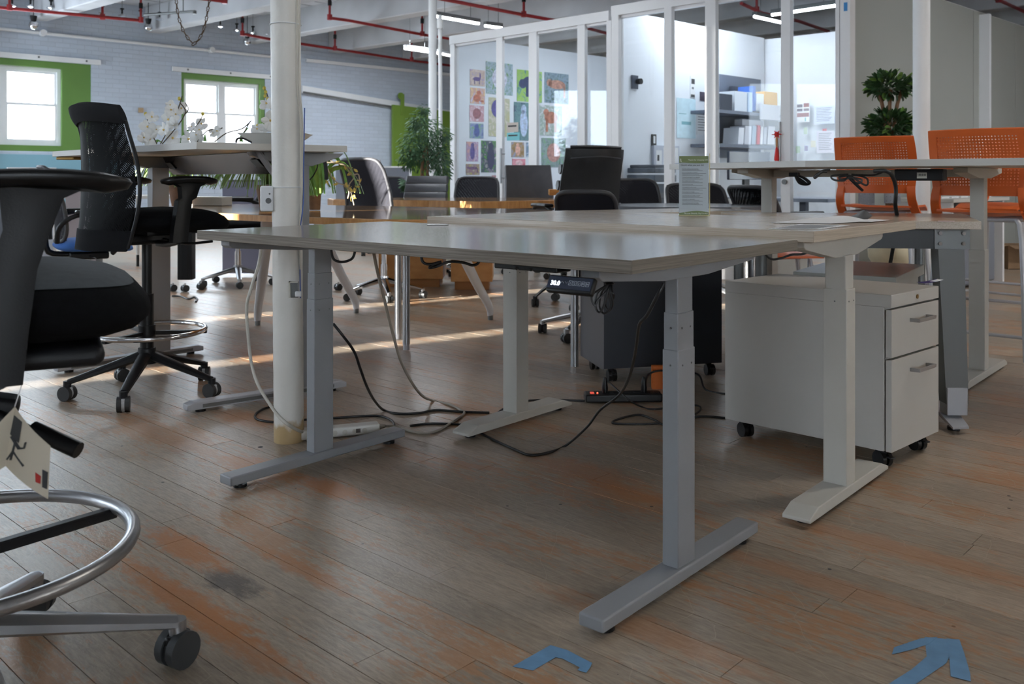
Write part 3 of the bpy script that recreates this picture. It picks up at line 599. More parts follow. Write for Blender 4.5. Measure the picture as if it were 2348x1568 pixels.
# hinge pivot door furniture
for px, nm, lb in ((1157, 'long', 'door pull handle left of the photo wall door'), (1795, 'short', '')):
    s = on(px, P0, PU); h0, h1 = (.86, 1.25) if nm == 'long' else (1.06, 1.4)
    q = MB(); b_ = P0+PU*s-PN*.06
    q.tube([b_+Z*h0, b_+Z*h1], .013, 10, 1); q.cyl(b_+Z*(h0+.06), b_+Z*(h0+.06)+PN*.06, .008, n=8); q.cyl(b_+Z*(h1-.06), b_+Z*(h1-.06)+PN*.06, .008, n=8); part('door_handle', q, SILVER, wp)
s = on(1807, P0, PU); q = MB(); q.cyl(P0+PU*s-PN*.062+Z*zat(417, 7.6), P0+PU*s-PN*.075+Z*zat(417, 7.6), .022, n=16); part('lock', q, GREYD, wp)
# red tassel charm on the handle
hp = P0+PU*on(1792, P0, PU)-PN*.085; hy = hp.y
t = thing('tassel_charm', 'red knotted tassel charm hanging from the office door handle', 'charm', hp+Z*zat(372, hy))
q = MB(); q.ball(hp+Z*zat(308, hy), .022, 12, (1, .5, 1.1)); 
for k in range(6): q.tube([hp+Z*zat(308, hy), hp+Z*zat(308, hy)+PU*.045*math.cos(k*pi/3)+Z*.035*math.sin(k*pi/3)], .004, 5, 1)
part('knot', q, mat('red_silk', S(214, 40, 40), .6), t, True)
q = MB()
for k in range(8): q.ball(hp+Z*zat(315+3*k, hy), .010, 10)
part('bead_string', q, mat('tan_beads', S(196, 140, 96), .5), t, True)
q = MB(); q.lathe([(.006, zat(335, hy)), (.012, zat(342, hy)), (.022, zat(366, hy)), (.016, zat(369, hy))], hp); part('tassel', q, MATS['red_silk'], t, True)
# posters on the photo wall
wo = A1+PN*.06; wn_ = Vector((PH.y, -PH.x, 0))
def wallrect(px0, py0, px1, py1, o, d, n, off):
    s0, s1 = on(px0, o, d), on(px1, o, d); Y0 = (o+d*s0).y; Ym = (o+d*(s0+s1)/2).y
    return o+d*s0+n*off, d*(s1-s0), zat(py1, Ym), zat(py0, Ym)
DK = S(70, 76, 100)
PHO = [(1077, 160, 1111, 197, 'small antelope photo pinned at top left of the photo wall', 'antelope', (S(226, 206, 200), S(200, 176, 160), S(180, 160, 190)), S(88, 62, 130)),
 (1078, 202, 1111, 238, 'small photo of a sitting lioness below the antelope photo', 'lioness', (S(236, 210, 150), S(214, 160, 140), S(210, 205, 225)), S(196, 110, 84)),
 (1076, 242, 1109, 279, 'small pink-toned animal close-up photo, third from the top at the left edge', 'blob', (S(224, 190, 200), S(196, 140, 150), S(236, 220, 230)), S(160, 96, 104)),
 (1077, 283, 1108, 317, 'small photo of a leopard in green leaves, fourth from the top at the left edge', 'tall', (S(120, 170, 120), S(150, 165, 200), S(100, 120, 170)), S(70, 90, 160)),
 (1114, 144, 1175, 217, 'large leafy spotted-cat photo at the top of the photo wall', 'blob', (S(110, 150, 130), S(180, 196, 214), S(120, 160, 110)), S(206, 206, 222)),
 (1120, 225, 1168, 313, 'tall photo of a dark standing elephant under the leafy cat photo', 'elephant', (S(206, 200, 150), S(190, 190, 160), S(226, 216, 200)), S(84, 76, 150)),
 (1185, 162, 1242, 234, 'photo of a rhinoceros on bright green grass', 'rhino', (S(150, 196, 90), S(170, 206, 110), S(90, 150, 140)), S(52, 66, 110)),
 (1248, 168, 1303, 237, 'photo of a tan big cat lying on a branch, top right of the wall', 'lying', (S(110, 140, 130), S(150, 170, 190), S(80, 110, 100)), S(196, 146, 128)),
 (1178, 235, 1222, 322, 'tall photo of an upright striped cat beside the door post', 'tall', (S(80, 120, 130), S(110, 150, 150), S(60, 80, 110)), S(190, 206, 232)),
 (1237, 242, 1288, 311, 'photo of a walking tiger in pale scrub below the branch cat', 'tiger', (S(196, 206, 196), S(150, 170, 160), S(222, 222, 226)), S(184, 120, 96)),
 (1241, 317, 1296, 383, 'photo of a tiger lying among green grass, lowest on the right', 'blob', (S(96, 140, 110), S(150, 160, 170), S(120, 170, 120)), S(190, 140, 130)),
 (1069, 325, 1096, 370, 'small purple-toned antelope photo below the leopard in leaves', 'tall', (S(220, 170, 160), S(170, 140, 180), S(220, 200, 214)), S(92, 76, 150)),
 (1103, 323, 1146, 395, 'large dark spotted leopard photo with green leaves, low at the door', 'tall', (S(110, 170, 80), S(60, 66, 100), S(196, 186, 186)), S(50, 50, 90)),
 (1172, 326, 1201, 360, 'small photo of a pale giraffe on brown grass, below the teal card', 'tall', (S(150, 120, 70), S(180, 150, 110), S(150, 160, 200)), S(232, 180, 160)),
 (1206, 327, 1221, 360, 'narrow photo of a bluish bird right of the pale giraffe photo', 'tall', (S(110, 150, 120), S(120, 140, 180), S(200, 214, 224)), S(70, 100, 180)),
 (1068, 376, 1099, 401, 'small photo of a purple-grey hippo at the lowest left', 'lying', (S(190, 180, 150), S(150, 110, 130), S(196, 190, 90)), S(120, 84, 120)),
 (1174, 364, 1204, 382, 'small coral-red bird photo below the pale giraffe photo', 'blob', (S(220, 120, 140), S(230, 160, 170), S(200, 96, 110)), S(236, 196, 200)),
 (1127, 402, 1145, 428, 'small dark pink animal photo under the large spotted leopard photo', 'blob', (S(120, 70, 80), S(200, 150, 160), S(90, 60, 70)), S(214, 170, 180))]
def shape(kind):
    c = [(math.cos(k*pi/8), math.sin(k*pi/8)) for k in range(16)]
    E = lambda x, y, a, b: [(x+a*u, y+b*v) for u, v in c]
    R4 = lambda x0, y0, x1, y1: [(x0, y0), (x1, y0), (x1, y1), (x0, y1)]
    return {'antelope': [E(.45, .42, .25, .13), R4(.28, .1, .33, .4), R4(.6, .1, .65, .4), E(.68, .62, .05, .2)],
            'lioness': [E(.45, .35, .26, .24), E(.58, .7, .15, .15), E(.8, .18, .14, .07)],
            'blob': [E(.5, .5, .28, .33)], 'tall': [E(.5, .45, .2, .36), E(.5, .82, .14, .12)],
            'elephant': [E(.42, .72, .3, .24), R4(.34, .15, .46, .7), R4(.56, .3, .68, .7)],
            'rhino': [E(.55, .62, .34, .2), E(.22, .56, .15, .15), R4(.35, .16, .46, .55), R4(.66, .16, .76, .55)],
            'lying': [E(.5, .62, .36, .15), E(.2, .66, .12, .12), R4(.78, .2, .86, .6)],
            'tiger': [E(.5, .6, .3, .2), E(.28, .76, .12, .12), R4(.26, .12, .36, .55), R4(.64, .12, .74, .55)]}[kind]
for i, (xa, ya, xb, yb, lb, kd, cs, fc) in enumerate(PHO):
    o, w_, z0, z1 = wallrect(xa, ya, xb, yb, wo, PH, wn_, .003); h_ = z1-z0
    q = MB(); q.obox(o+Z*z0, w_, wn_*.003, Z*h_); t = solo('photo_print', q, photo_mat('photo_%d' % i, *cs, i), lb, 'photo', 'animal photos on the office wall')
    q = MB()
    for pl in shape(kd): q.poly([o+wn_*(.0032)+w_*x+Z*(z0+h_*y) for x, y in pl], wn_*.0014)
    part('printed_animal', q, mat('animal_tone_%d' % i, fc, .4, 0, 0, 60, .35, 30), t, True)
# cards stuck on the sliding glass door
for xa, ya, xb, yb, m_, lb in ((1163, 281, 1189, 303, mat('beige_card', S(196, 186, 178), .6), 'beige card with a dark label stuck on the office glass door'), (1163, 304, 1192, 322, mat('teal_card', S(120, 196, 206), .6), 'teal card stuck on the office glass door under the beige card')):
    s1, s0 = on(xa, P0, PU), on(xb, P0, PU); Y = (P0+PU*(s0+s1)/2).y; q = MB(); pbox(q, s0, s1, zat(yb, Y), zat(ya, Y), -.006, -.003); t = solo('card', q, m_, lb, 'card')
    q = MB(); pbox(q, s0+(s1-s0)*.15, s1-(s1-s0)*.12, zat(yb-(yb-ya)*(.55 if 'beige' in lb else .62), Y), zat(ya+(yb-ya)*(.28 if 'beige' in lb else .2), Y), -.0075, -.006); part('printed_band', q, PRINTD, t, True) 
# items on the wall of the second office
o2 = A2+PN*.06
def pin(name, xa, ya, xb, yb, m_, lb, cat, o=o2, d=PH, n=wn_, th=.003, off=.003, grp=None, extra=None):
    o_, w_, z0, z1 = wallrect(xa, ya, xb, yb, o, d, n, off); q = MB(); q.obox(o_+Z*z0, w_, n*th, Z*(z1-z0)); t = solo(name, q, m_, lb, cat, grp)
    if extra:
        q = MB()
        for (u0, v0, u1, v1, mm) in extra: pass
        for j, (u0, v0, u1, v1, mm) in enumerate(extra):
            q = MB(); q.obox(o_+n*th+w_*u0+Z*(z1-(z1-z0)*v1), w_*(u1-u0), n*.001, Z*(z1-z0)*(v1-v0)); part('print', q, mm, t, True)
    return t
lines = lambda n, m_=PRINT, u0=.12, u1=.88: [(u0, .1+.8*k/n, u1-(.2*((k*7) % 3)/3), .1+.8*k/n+.25/n, m_) for k in range(n)]
t = pin('wall_switch', 1447, 173, 1461, 204, mat('dark_switch_plate', S(70, 80, 96), .4), 'dark wall switch plate with knob, on the white office wall', 'switch', th=.012)
q = MB(); p_ = o2+PH*on(1459, o2, PH)+wn_*.015+Z*zat(188, 9.4); q.cyl(p_, p_+wn_*.05, .03, n=16); part('knob', q, BLACKS, t, True)
pin('picture_strip', 1582, 175, 1593, 224, PAPER, 'narrow paper strip with small dark pictures on the office wall', 'paper', extra=[(.2, .12, .9, .36, PRINTD), (.1, .85, .9, .98, PRINTD), (.3, .5, .7, .6, PRINT)])
pin('small_photo', 1604, 211, 1617, 231, mat('dark_flower_print', S(70, 62, 76), .5, 0, 0, 60, .5, 40), 'small dark square photo beside the picture strip', 'photo')
pin('wall_map', 1551, 226, 1594, 317, mat('pale_blue_map', S(206, 232, 242), .6, 0, 0, 60, .08, 14), 'large pale blue map hanging on the white office wall', 'map', extra=[(.25, .58, .75, .66, mat('teal_ink', S(130, 180, 190), .7)), (.1, .38, .5, .4, MATS['teal_ink'])])
pin('paper_sheet', 1597, 256, 1618, 309, PAPER, 'white sheet of paper right of the pale blue map', 'paper', extra=lines(7))
rr_ = bk+GN*0; ro = Vector(bk)-PN*0.0; rn = -PN
def onrear(px): return on(px, bk-PN*.065, -PU)
RB = bk-PN*.07
for a_ in ((1826, 230, 1857, 280, PAPER, 'white sheet with reddish colour swatches on the rear office wall', 'swatch_sheet', [(.08, .18, .48, .32, mat('swatch_plum', S(86, 66, 80), .5)), (.56, .14, .96, .32, mat('swatch_brick', S(140, 66, 58), .5)), (.08, .38, .48, .5, MATS['swatch_plum']), (.56, .38, .96, .5, mat('swatch_taupe', S(120, 98, 104), .5)), (.08, .58, .96, .76, mat('swatch_rose', S(156, 98, 96), .5)), (.66, .8, .72, .96, mat('teal_pin', S(60, 180, 160), .5))]),
           (1867, 243, 1914, 284, mat('paper_blueish', S(216, 222, 240), .7), 'wide pinned sheet of dense notes on the rear office wall', 'note_sheet', lines(9)),
           (1873, 300, 1912, 351, mat('paper_pinkish', S(228, 222, 230), .7), 'pinned sheet of red-marked notes nearest the end post', 'note_sheet', lines(10)+[(.35, -.1, .6, .0, mat('red_ink', S(200, 80, 84), .6))]),
           (1843, 292, 1852, 308, mat('green_note_print', S(190, 206, 180), .7), 'tiny green note below the colour swatches', 'note', None),
           (1826, 335, 1835, 351, mat('green_note_print2', S(170, 196, 160), .7), 'tiny green picture low on the rear office wall', 'note', None),
           (1859, 322, 1871, 338, mat('cream_note', S(226, 220, 196), .7), 'tiny cream note left of the red-marked sheet', 'note', None),
           (1845, 334, 1853, 346, mat('violet_note', S(150, 140, 170), .7), 'tiny violet picture beside the cream note', 'note', None)):
    pin(a_[6], a_[0], a_[1], a_[2], a_[3], a_[4], a_[5], 'note', RB, -PU, -PN, extra=a_[7])
# shelves, binders and monitor in the second office (against the rear wall)
def rp(px, py, d): # point d metres in front of the wall between the two offices
    o = o2+wn_*d; s = on(px, o, PH); p = o+PH*s; return Vector((p.x, p.y, zat(py, p.y)))
SLATE = mat('slate_shelf', S(104, 112, 128), .5)
t = thing('shelf_unit', 'slate grey two-shelf wall unit in the glass office', 'shelf', rp(1700, 335, .3))
for ya in (257, 332):
    a_ = rp(1644, ya, .36); b_ = rp(1790, ya, .36); a_.z = b_.z = (a_.z+b_.z)/2; q = MB(); q.obox(a_, b_-a_, -wn_*.34, Z*-.035); part('shelf', q, SLATE, t, True)
a_ = rp(1646, 190, .01); b_ = rp(1742, 340, .01); q = MB(); q.obox(Vector((a_.x, a_.y, 1.15)), Vector((b_.x-a_.x, b_.y-a_.y, 0)), wn_*.015, Z*.95); part('back_panel', q, SLATE, t, True)
def binder(px0, px1, ytop, ybot, d, m_, lb, cat='binder', lean=0, grp=None, dep=.2):
    a_, b_ = rp(px0, ybot, d), rp(px1, ybot, d); b_.z = a_.z; h_ = zat(ytop, a_.y)-zat(ybot, a_.y); w_ = b_-a_
    q = MB(); q.obox(a_+w_*.04, w_*.92, -wn_*dep, Z*h_+w_.normalized()*lean*h_); return solo('binder' if cat == 'binder' else cat.replace(' ', '_'), q, m_, lb, cat, grp)
B1 = (('white_a', S(232, 236, 242)), ('blue', S(70, 110, 190)), ('dark', S(52, 58, 74)))
binder(1683, 1714, 208, 256, .33, mat('cloudy_file', S(222, 228, 236), .5), 'wide white folder stack on the upper office shelf', 'folder', .0)
binder(1714, 1726, 211, 256, .33, mat('pale_blue_file', S(190, 210, 232), .5), 'pale blue binder beside the wide white folders, upper shelf', lean=.0)
binder(1727, 1733, 197, 254, .33, mat('blue_file', S(66, 108, 186), .5), 'thin blue binder spine on the upper office shelf')
binder(1679, 1726, 197, 208, .1, mat('charcoal_case', S(62, 68, 82), .5), 'charcoal case lying behind the white folders, upper shelf', 'case', dep=.05)
binder(1734, 1752, 214, 254, .33, mat('white_file_b', S(228, 230, 234), .5), 'white magazine file between blue binder and yellow folders', 'magazine file')
binder(1753, 1784, 209, 254, .30, YELLOWP, 'stack of manila yellow folders on the upper office shelf', 'folder', -.02)
t = binder(1745, 1790, 238, 273, .40, mat('perforated_grey_bin', S(204, 204, 208), .5), 'light grey perforated wall bin under the yellow folders', 'wall bin', dep=.03)
binder(1650, 1680, 214, 255, .33, mat('charcoal_bag', S(56, 62, 74), .7), 'charcoal bag slumped at left of the upper shelf', 'bag')
for k, (xa, xb, yt, c_, lb) in enumerate(((1692, 1705, 292, S(232, 234, 240), 'white curved file at left of the lower shelf'), (1706, 1722, 288, S(214, 216, 224), 'broad white binder on the lower shelf'), (1723, 1733, 288, S(150, 164, 180), 'grey clip binder left of the red binder'), (1735, 1742, 287, S(200, 44, 56), 'red binder on the lower shelf'), (1743, 1749, 290, S(236, 236, 240), 'thin white binder right of the red binder'), (1750, 1757, 291, S(206, 208, 216), 'thin grey-white binder leaning on the lower shelf'), (1759, 1776, 289, S(230, 230, 236), 'white binder with a red mark at right of the lower shelf'))):
    binder(xa, xb, yt, 331, .33, mat('shelf_file_%d' % k, c_, .5), lb, lean=.10, grp='binders on the lower office shelf')
binder(1700, 1752, 273, 287, .3, mat('grey_papers', S(186, 188, 194), .7), 'row of grey papers standing behind the lower binders', 'papers', dep=.1)
t = thing('computer_monitor', 'dark computer monitor under the office shelves', 'monitor', rp(1725, 400, .5))
a_, b_ = rp(1672, 412, .5), rp(1766, 412, .5); b_.z = a_.z; h_ = zat(346, a_.y)-a_.z; q = MB(); q.obox(a_, b_-a_, -wn_*.03, Z*h_, .006); part('screen', q, mat('dark_screen', S(52, 60, 76), .25), t, True)
q = MB(); m_ = (a_+b_)/2-wn_*.04; q.obox(m_-PH*.05+Z*-.12, PH*.1, -wn_*.03, Z*.3); q.obox(m_-PH*.14+Z*-.13, PH*.28, wn_*.2, Z*.015); part('stand', q, BLACKS, t, True)
# office desk and printer
do = P0+PU*.35+PN*.18; t = thing('office_desk', 'white desk with slotted modesty panel inside the glass office', 'desk', do+PU*.8)
a_ = P0+PU*on(1655, P0+PN*.14, PU)+PN*.16+Z*.74; b_ = P0+PU*.25+PN*.16+Z*.74; q = MB(); q.obox(a_, b_-a_, PN*.7, Z*-.03); part('desktop', q, mat('grey_office_top', S(140, 146, 158), .4), t, True)
q = MB(); c_ = a_-PN*.03
q.obox(c_+Z*-.45, (b_-a_)*.55, PN*.01, Z*.44); part('modesty_panel', q, mat('pale_panel', S(214, 210, 206), .5), t, True)
q = MB(); w_ = (b_-a_).normalized(); n_ = 34
for k in range(n_):
    o_ = c_-PN*.003+w_*((b_-a_).length*.55*(k+.3)/n_*.93); q.poly([o_+Z*-.36, o_+Z*-.36+w_*.014, o_+Z*-.08-w_*.12+w_*.014, o_+Z*-.08-w_*.12] if k > 4 else [o_+Z*-.2, o_+Z*-.2+w_*.014, o_+Z*-.08+w_*-.02, o_+Z*-.08-w_*.034], PN*.002)
part('slots', q, mat('slot_shade', S(96, 98, 108), .8), t, True)
for f_ in (.6, .95):
    q = MB(); q.obox(a_+(b_-a_)*f_+PN*.3+Z*-.74, w_*.06, PN*.06, Z*.71); q.obox(a_+(b_-a_)*f_+PN*.05+Z*-.74, w_*.06, PN*.6, Z*.03); part('leg', q, mat('blue_grey_leg', S(96, 104, 124), .5), t, True)
t = thing('printer', 'dark grey office printer with stacked trays behind the glass', 'printer', W(1494, 470, 9.12))
c_ = W(1494, 440, 9.12); c_.z = 0
for z0, z1, dx, dd in ((0, .72, .17, .26), (.72, .86, .19, .28), (.88, .95, .21, .28), (.97, 1.02, .20, .28), (1.02, 1.05, .18, .25)):
    q = MB(); q.box(c_+Z*(z0+z1)/2, (dx*1.7, dd*1.25, z1-z0), Matrix.Rotation(.754, 3, 'Z'), .008); part('tray' if z0 > .8 else 'body', q, mat('printer_grey', S(72, 80, 92), .5), t, True)
t = thing('whiteboard_rack', 'rack of white papers on the office wall left of the map', 'paper rack', o2+PH*.9)
pin('paper_rack', 1494, 334, 1552, 378, mat('rack_grey', S(196, 202, 214), .5), 'grey wall rack of papers low on the office wall above the printer', 'rack', th=.03, extra=[(.08, .25, .3, 1.0, PAPER), (.12, .5, .2, .8, PRINTD), (.36, .1, .62, 1.0, PAPER), (.4, .3, .58, .6, PRINT), (.7, .1, .95, .9, PAPER)])
bpy.data.objects.remove(t)
pin('penguin_cutout', 1493, 308, 1503, 334, BLACKS, 'small black and white bird cutout above the paper rack', 'cutout', th=.01, extra=[(.3, .15, .75, .8, PAPER)])
# ================================================================== CEILING SERVICES
def C(px, py, z=3.28): Y = FPX*(z-EYE)/(HY-py); return Vector(((px-CX)/FPX*Y, Y, z))
PIPES = [([C(-60, 12), C(85, 25), C(323, 47)], [(22, 19), (235, 40), (323, 47)], 'red sprinkler pipe along the brick wall above the left window'),
         ([C(556, 78), C(620, 90), C(760, 111), C(945, 139), C(1080, 156)], [(556, 78), (768, 112), (944, 137)], 'lowest red sprinkler pipe passing behind the thick column'),
         ([C(756, 41), C(800, 47), C(968, 79), C(1070, 95)], [(756, 41), (968, 79)], 'red sprinkler pipe with elbow right of the thick column'),
         ([C(900, -26, 3.2), C(1020, -1, 3.2), C(1201, 34, 3.2), C(1300, 52, 3.2), C(1405, 80, 3.2)], [(1201, 34)], 'red sprinkler pipe running behind the glass office top'),
         ([C(420, -9, 3.2), C(515, 3, 3.2)], [(515, 3)], 'short red sprinkler pipe end above the chain'),
         ([C(1700, 8, 3.2), C(1748, 30, 3.2), C(1830, 48, 3.2), C(1900, 72, 3.2)], [(1735, 24)], 'red pipe seen over the glass office right of the bright post'),
         ([C(2200, -40, 3.3), C(2290, 0, 3.3), C(2400, 50, 3.3)], [(2290, 0)], 'dark red pipe above the greige panel wall')]
for pts, drops, lb in PIPES:
    t = thing('sprinkler_pipe', lb, 'pipe', tuple(sum((Vector(p) for p in pts), Vector())/len(pts)), 0, 'red sprinkler pipes')
    q = MB(); q.tube(pts, .024, 8, 1); part('pipe_run', q, RED, t, True)
    for px, py in drops:
        p = min(((Vector(a), Vector(b)) for a, b in zip(pts, pts[1:])), key=lambda ab: abs(px-CX-FPX*(ab[0].x+ab[1].x)/2/((ab[0].y+ab[1].y)/2)))
        c_ = C(px, py, pts[0].z); q = MB(); q.cyl(c_-Z*.03, c_+Z*.05, .038, n=10); q.cyl(c_, c_+Z*(CH-c_.z-.01), .018, n=8); part('riser', q, RED, t, True)
        q = MB(); q.cyl(c_+Z*.18, c_+Z*.26, .03, n=8); part('valve', q, BLACKS, t, True)
q = MB(); q.tube([C(330, 34, 3.35), C(390, 30, 3.35), C(446, 26, 3.35)], .02, 8, 1); q.cyl(C(446, 26, 3.35)-Z*.04, C(446, 26, 3.35)+Z*.01, .03, n=8); q.cyl(C(420, 28, 3.35), C(420, 28, 3.35)+Z*.4, .008, n=6)
solo('gas_pipe', q, GREYD, 'short dark grey pipe left of the hanging chain', 'pipe')
me_s = None
for i, (px, py) in enumerate(((28, 15), (70, 16), (117, 19), (235, 31), (280, 37), (322, 41), (366, 45), (404, 49), (505, 62), (543, 70), (580, 76), (615, 80))):
    Y = (OW+DW*on(px, OW, DW)).y-.8; p = W(px, py, Y)
    if me_s is None:
        q = MB(); q.lathe([(.0, -.02), (.02, -.018), (.06, 0), (.055, .012), (.02, .02), (.018, .035)], n=16); me_s = q.done(); me_s.materials.append(CHROME)
        q = MB(); q.cyl((0, 0, .03), (0, 0, .10), .014, n=8); q.cyl((0, 0, .1), (0, 0, .12), .03, n=8); me_h = q.done(); me_h.materials.append(BLACKS)
    t = thing('spot_lamp', 'chrome lamp disc under the ceiling, %s' % ('leftmost of the row above the red pipe', 'second from the left above the red pipe', 'third from the left of the row', 'fourth from the left, on the red pipe line', 'fifth from the left, just left of the pipe end', 'at the end of the left red pipe', 'first one right of the red pipe end', 'between the strands of the hanging chain', 'first one right of the hanging chain', 'second one right of the hanging chain', 'third right of the chain, above the pipe elbow', 'last of the row, touching the thick column')[i], 'lamp', tuple(p), 0, 'row of small chrome lamps'); place('reflector', me_s, CHROME, t); place('socket', me_h, BLACKS, t)
    q = MB(); q.tube([(0, 0, .11), (.0, 0, 3.33-p.z+.41)], .004, 5, 1); part('rod', q, GREYD, t)
for i, (px, py, lb) in enumerate(((77, 58, 'mirrored globe hanging high above the left window'), (340, 63, 'mirrored globe hanging left of the chain by the brick wall'), (567, 95, 'mirrored globe hanging just left of the thick column'))):
    Y = (OW+DW*on(px, OW, DW)).y-.45; p = W(px, py, Y); t = thing('mirror_globe', lb, 'lamp', tuple(p), 0, 'mirrored globes'); q = MB(); q.ball((0, 0, 0), .068, 20); part('globe', q, CHROME, t)
    q = MB(); q.cyl((0, 0, .06), (0, 0, .14), .035, .05, n=12); q.tube([(0, 0, .12), (0, 0, 3.74-p.z)], .006, 6, 1); part('hanger', q, BLACKS, t)
def tube_light(pa, pb, z, lb, thick=.02):
    a_, b_ = C(*pa, z), C(*pb, z); d = (b_-a_); t = thing('tube_light', lb, 'ceiling light', tuple((a_+b_)/2), 0, 'linear tube lights'); x = d.normalized(); y = Z.cross(x)
    q = MB(); q.obox(a_-y*.035+Z*.012, d, y*.07, Z*.05); part('housing', q, GREYD, t, True); q = MB(); q.tube([a_, b_], thick, 8, 1); part('tube', q, TUBE, t, True)
    q = MB(); q.cyl(a_+d*.2+Z*.05, a_+d*.2+Z*(CH-z), .004, n=5); q.cyl(a_+d*.8+Z*.05, a_+d*.8+Z*(CH-z), .004, n=5); part('suspension', q, GREYD, t, True)
tube_light((999, 37), (1098, 54), 3.1, 'upper lit tube light over the top left of the glass office')
tube_light((1112, 59), (1150, 64), 3.1, 'short lit tube light just above the glass office header')
tube_light((928, 111), (985, 119), 3.1, 'lit tube light left of the slim white column')
tube_light((1001, 121), (1036, 128), 3.1, 'lit tube light right of the slim white column, low')
tube_light((1770, 34), (1920, 12), 2.95, 'long lit tube light over the second office, right of the bright post')
tube_light((1730, 38), (1798, 53), 3.0, 'short lit tube light over the second office near the bright post')
# chain
t = thing('chain', 'rusty iron chain hanging in a loop from the ceiling', 'chain', tuple(W(443, 0, 8)))
Lk = .052; q = MB(); q.tube([(.0, -.021, 0), (.010, -.012, 0), (.007, .0, 0), (.012, .014, 0), (0, .025, 0), (-.012, .014, 0), (-.007, 0, 0), (-.010, -.012, 0)], .0042, 6, 3, True); lm = q.done(60); lm.materials.append(IRON)
cp = [W(x, y, 8) for x, y in ((404, 0), (406, 20), (411, 45), (419, 68), (431, 88), (444, 101), (455, 92), (465, 74), (472, 50), (476, 25), (480, 0))]
cp = [cp[0]+Z*(CH-cp[0].z-.02)]+cp+[cp[-1]+Z*(CH-cp[-1].z-.02)]
acc = 0; flip = 0; step = .042; nxt = 0
for a_, b_ in zip(cp, cp[1:]):
    L_ = (b_-a_).length; d = (b_-a_).normalized()
    while nxt <= acc+L_:
        p = a_+d*(nxt-acc); x = d.cross(Vector((0, 1, 0))).normalized(); zz = x.cross(d)
        if flip: x, zz = zz, -x
        o = bpy.data.objects.new('link', lm); COL.objects.link(o); o.parent = t
        o.matrix_local = mtx(t).inverted() @ Matrix(((x.x, d.x, zz.x, p.x), (x.y, d.y, zz.y, p.y), (x.z, d.z, zz.z, p.z), (0, 0, 0, 1))); nxt += step; flip = 1-flip
    acc += L_
# ================================================================== SIT-STAND DESKS
def V2(x, y): return Vector((x, y, 0))
def ssdesk(name, label, R, L, Wd, h, th, top, fr, legs, g0, fl, sec, fw=.06, fstyle='box', gsh=0, u=U, v=V, brk=.045):
    c = R+u*L/2+v*Wd/2; t = thing(name, label, 'desk', (c.x, c.y, 0))
    q = MB(); q.obox(R+Z*(h-th), u*L, v*Wd, Z*th, .0012, 1); tt = part('tabletop', q, top, t, True)
    zt_ = h-th; q = MB(); q.obox(R+Z*(h-th+.0008)-u*.0006, u*.0007, v*Wd, Z*(th-.0016)); part('edge_band', q, GREYWOOD2 if top is GREYWOOD else OAK2, tt, True)
    for s in legs:
        f = R+u*(s-fw/2)+v*g0; q = MB()
        if fstyle == 'box': q.obox(f+Z*.016, u*fw, v*fl, Z*.027, .004)
        else:
            pr = [(0, .014), (.0, .024), (.055, .044), (fl-.055, .044), (fl, .024), (fl, .014)]
            q.poly([f+v*a+Z*z for a, z in pr], u*fw, .0025)
        ft = part('foot', q, fr, t, True)
        for g in (.05, fl-.05):
            q = MB(); p = f+u*fw/2+v*g; q.cyl(p, p+Z*.008, .02, n=16); q.cyl(p+Z*.008, p+Z*.018, .006, n=8); part('leveler', q, BLACK, ft, True)
        lc = R+u*s+v*(g0+fl/2+gsh); top_z = zt_-brk+.004; prev = None
        for i, (wu, wv, z1) in enumerate(sec):
            z0 = .042 if i == 0 else sec[i-1][2]-.02; z1 = top_z if z1 is None else z1
            q = MB(); q.obox(lc-u*wu/2-v*wv/2+Z*z0, u*wu, v*wv, Z*(z1-z0), .0022); lg = part('leg' if i == 0 else 'leg_stage', q, fr, t if i == 0 else prev0, True)
            if i == 0: prev0 = lg
            if i < len(sec)-1:
                q = MB()
                for d in (-wv*.25, wv*.28):
                    p = lc-u*(wu/2)+v*d+Z*(z1-.035); q.cyl(p-u*.0, p-u*.0012, .0022, n=8)
                    p = lc-u*wu*.0+v*(-wv/2)+Z*(z1-.035); q.cyl(p, p-v*.0012, .0022, n=8)
                    p = lc+u*(wu/2)*-1+v*d+Z*(z1-.035); q.cyl(p, p-u*.0012, .0022, n=8)
                part('screw', q, GREYD, lg, True) if i < 3 else None
        b0, b1 = g0-.0, g0+fl; q = MB(); bwid = .045
        q.poly([R+u*(s-bwid/2)+v*b0+Z*(zt_-.0005), R+u*(s-bwid/2)+v*b0+Z*(zt_-.018), R+u*(s-bwid/2)+v*(b0+.012)+Z*(zt_-.026), R+u*(s-bwid/2)+v*(b0+fl*.36)+Z*(zt_-brk), R+u*(s-bwid/2)+v*(b0+fl*.64)+Z*(zt_-brk), R+u*(s-bwid/2)+v*(b1-.012)+Z*(zt_-.026), R+u*(s-bwid/2)+v*b1+Z*(zt_-.018), R+u*(s-bwid/2)+v*b1+Z*(zt_-.0005)], u*bwid, .002)
        part('side_bracket', q, fr, t, True)
    for dv in (-.06, .05):
        o = R+u*(legs[0]+.02)+v*(g0+fl/2+dv)+Z*(zt_-.037); q = MB(); q.obox(o, u*(legs[1]-legs[0]-.04), v*.012, Z*.03); part('crossbar', q, fr, t, True)
    return t
R1 = V2(.223, 1.70)
dk = ssdesk('standing_desk', 'grey wood-grain standing desk with grey steel legs in the foreground', R1, 1.522, .745, .762, .0262, GREYWOOD, GREY, (.126, 1.442), .044, .686, [(.041, .075, .53), (.037, .071, .613), (.033, .067, None)])
R2 = V2(.7615, 2.30)
dk2 = ssdesk('standing_desk', 'pale oak standing desk with white legs behind the grey desk', R2, 1.40, .81, .781, .0286, OAK, CREAM, (.075, 1.30), .065, .60, [(.068, .068, .60), (.060, .060, None)], .078, 'chamfer', brk=.06)
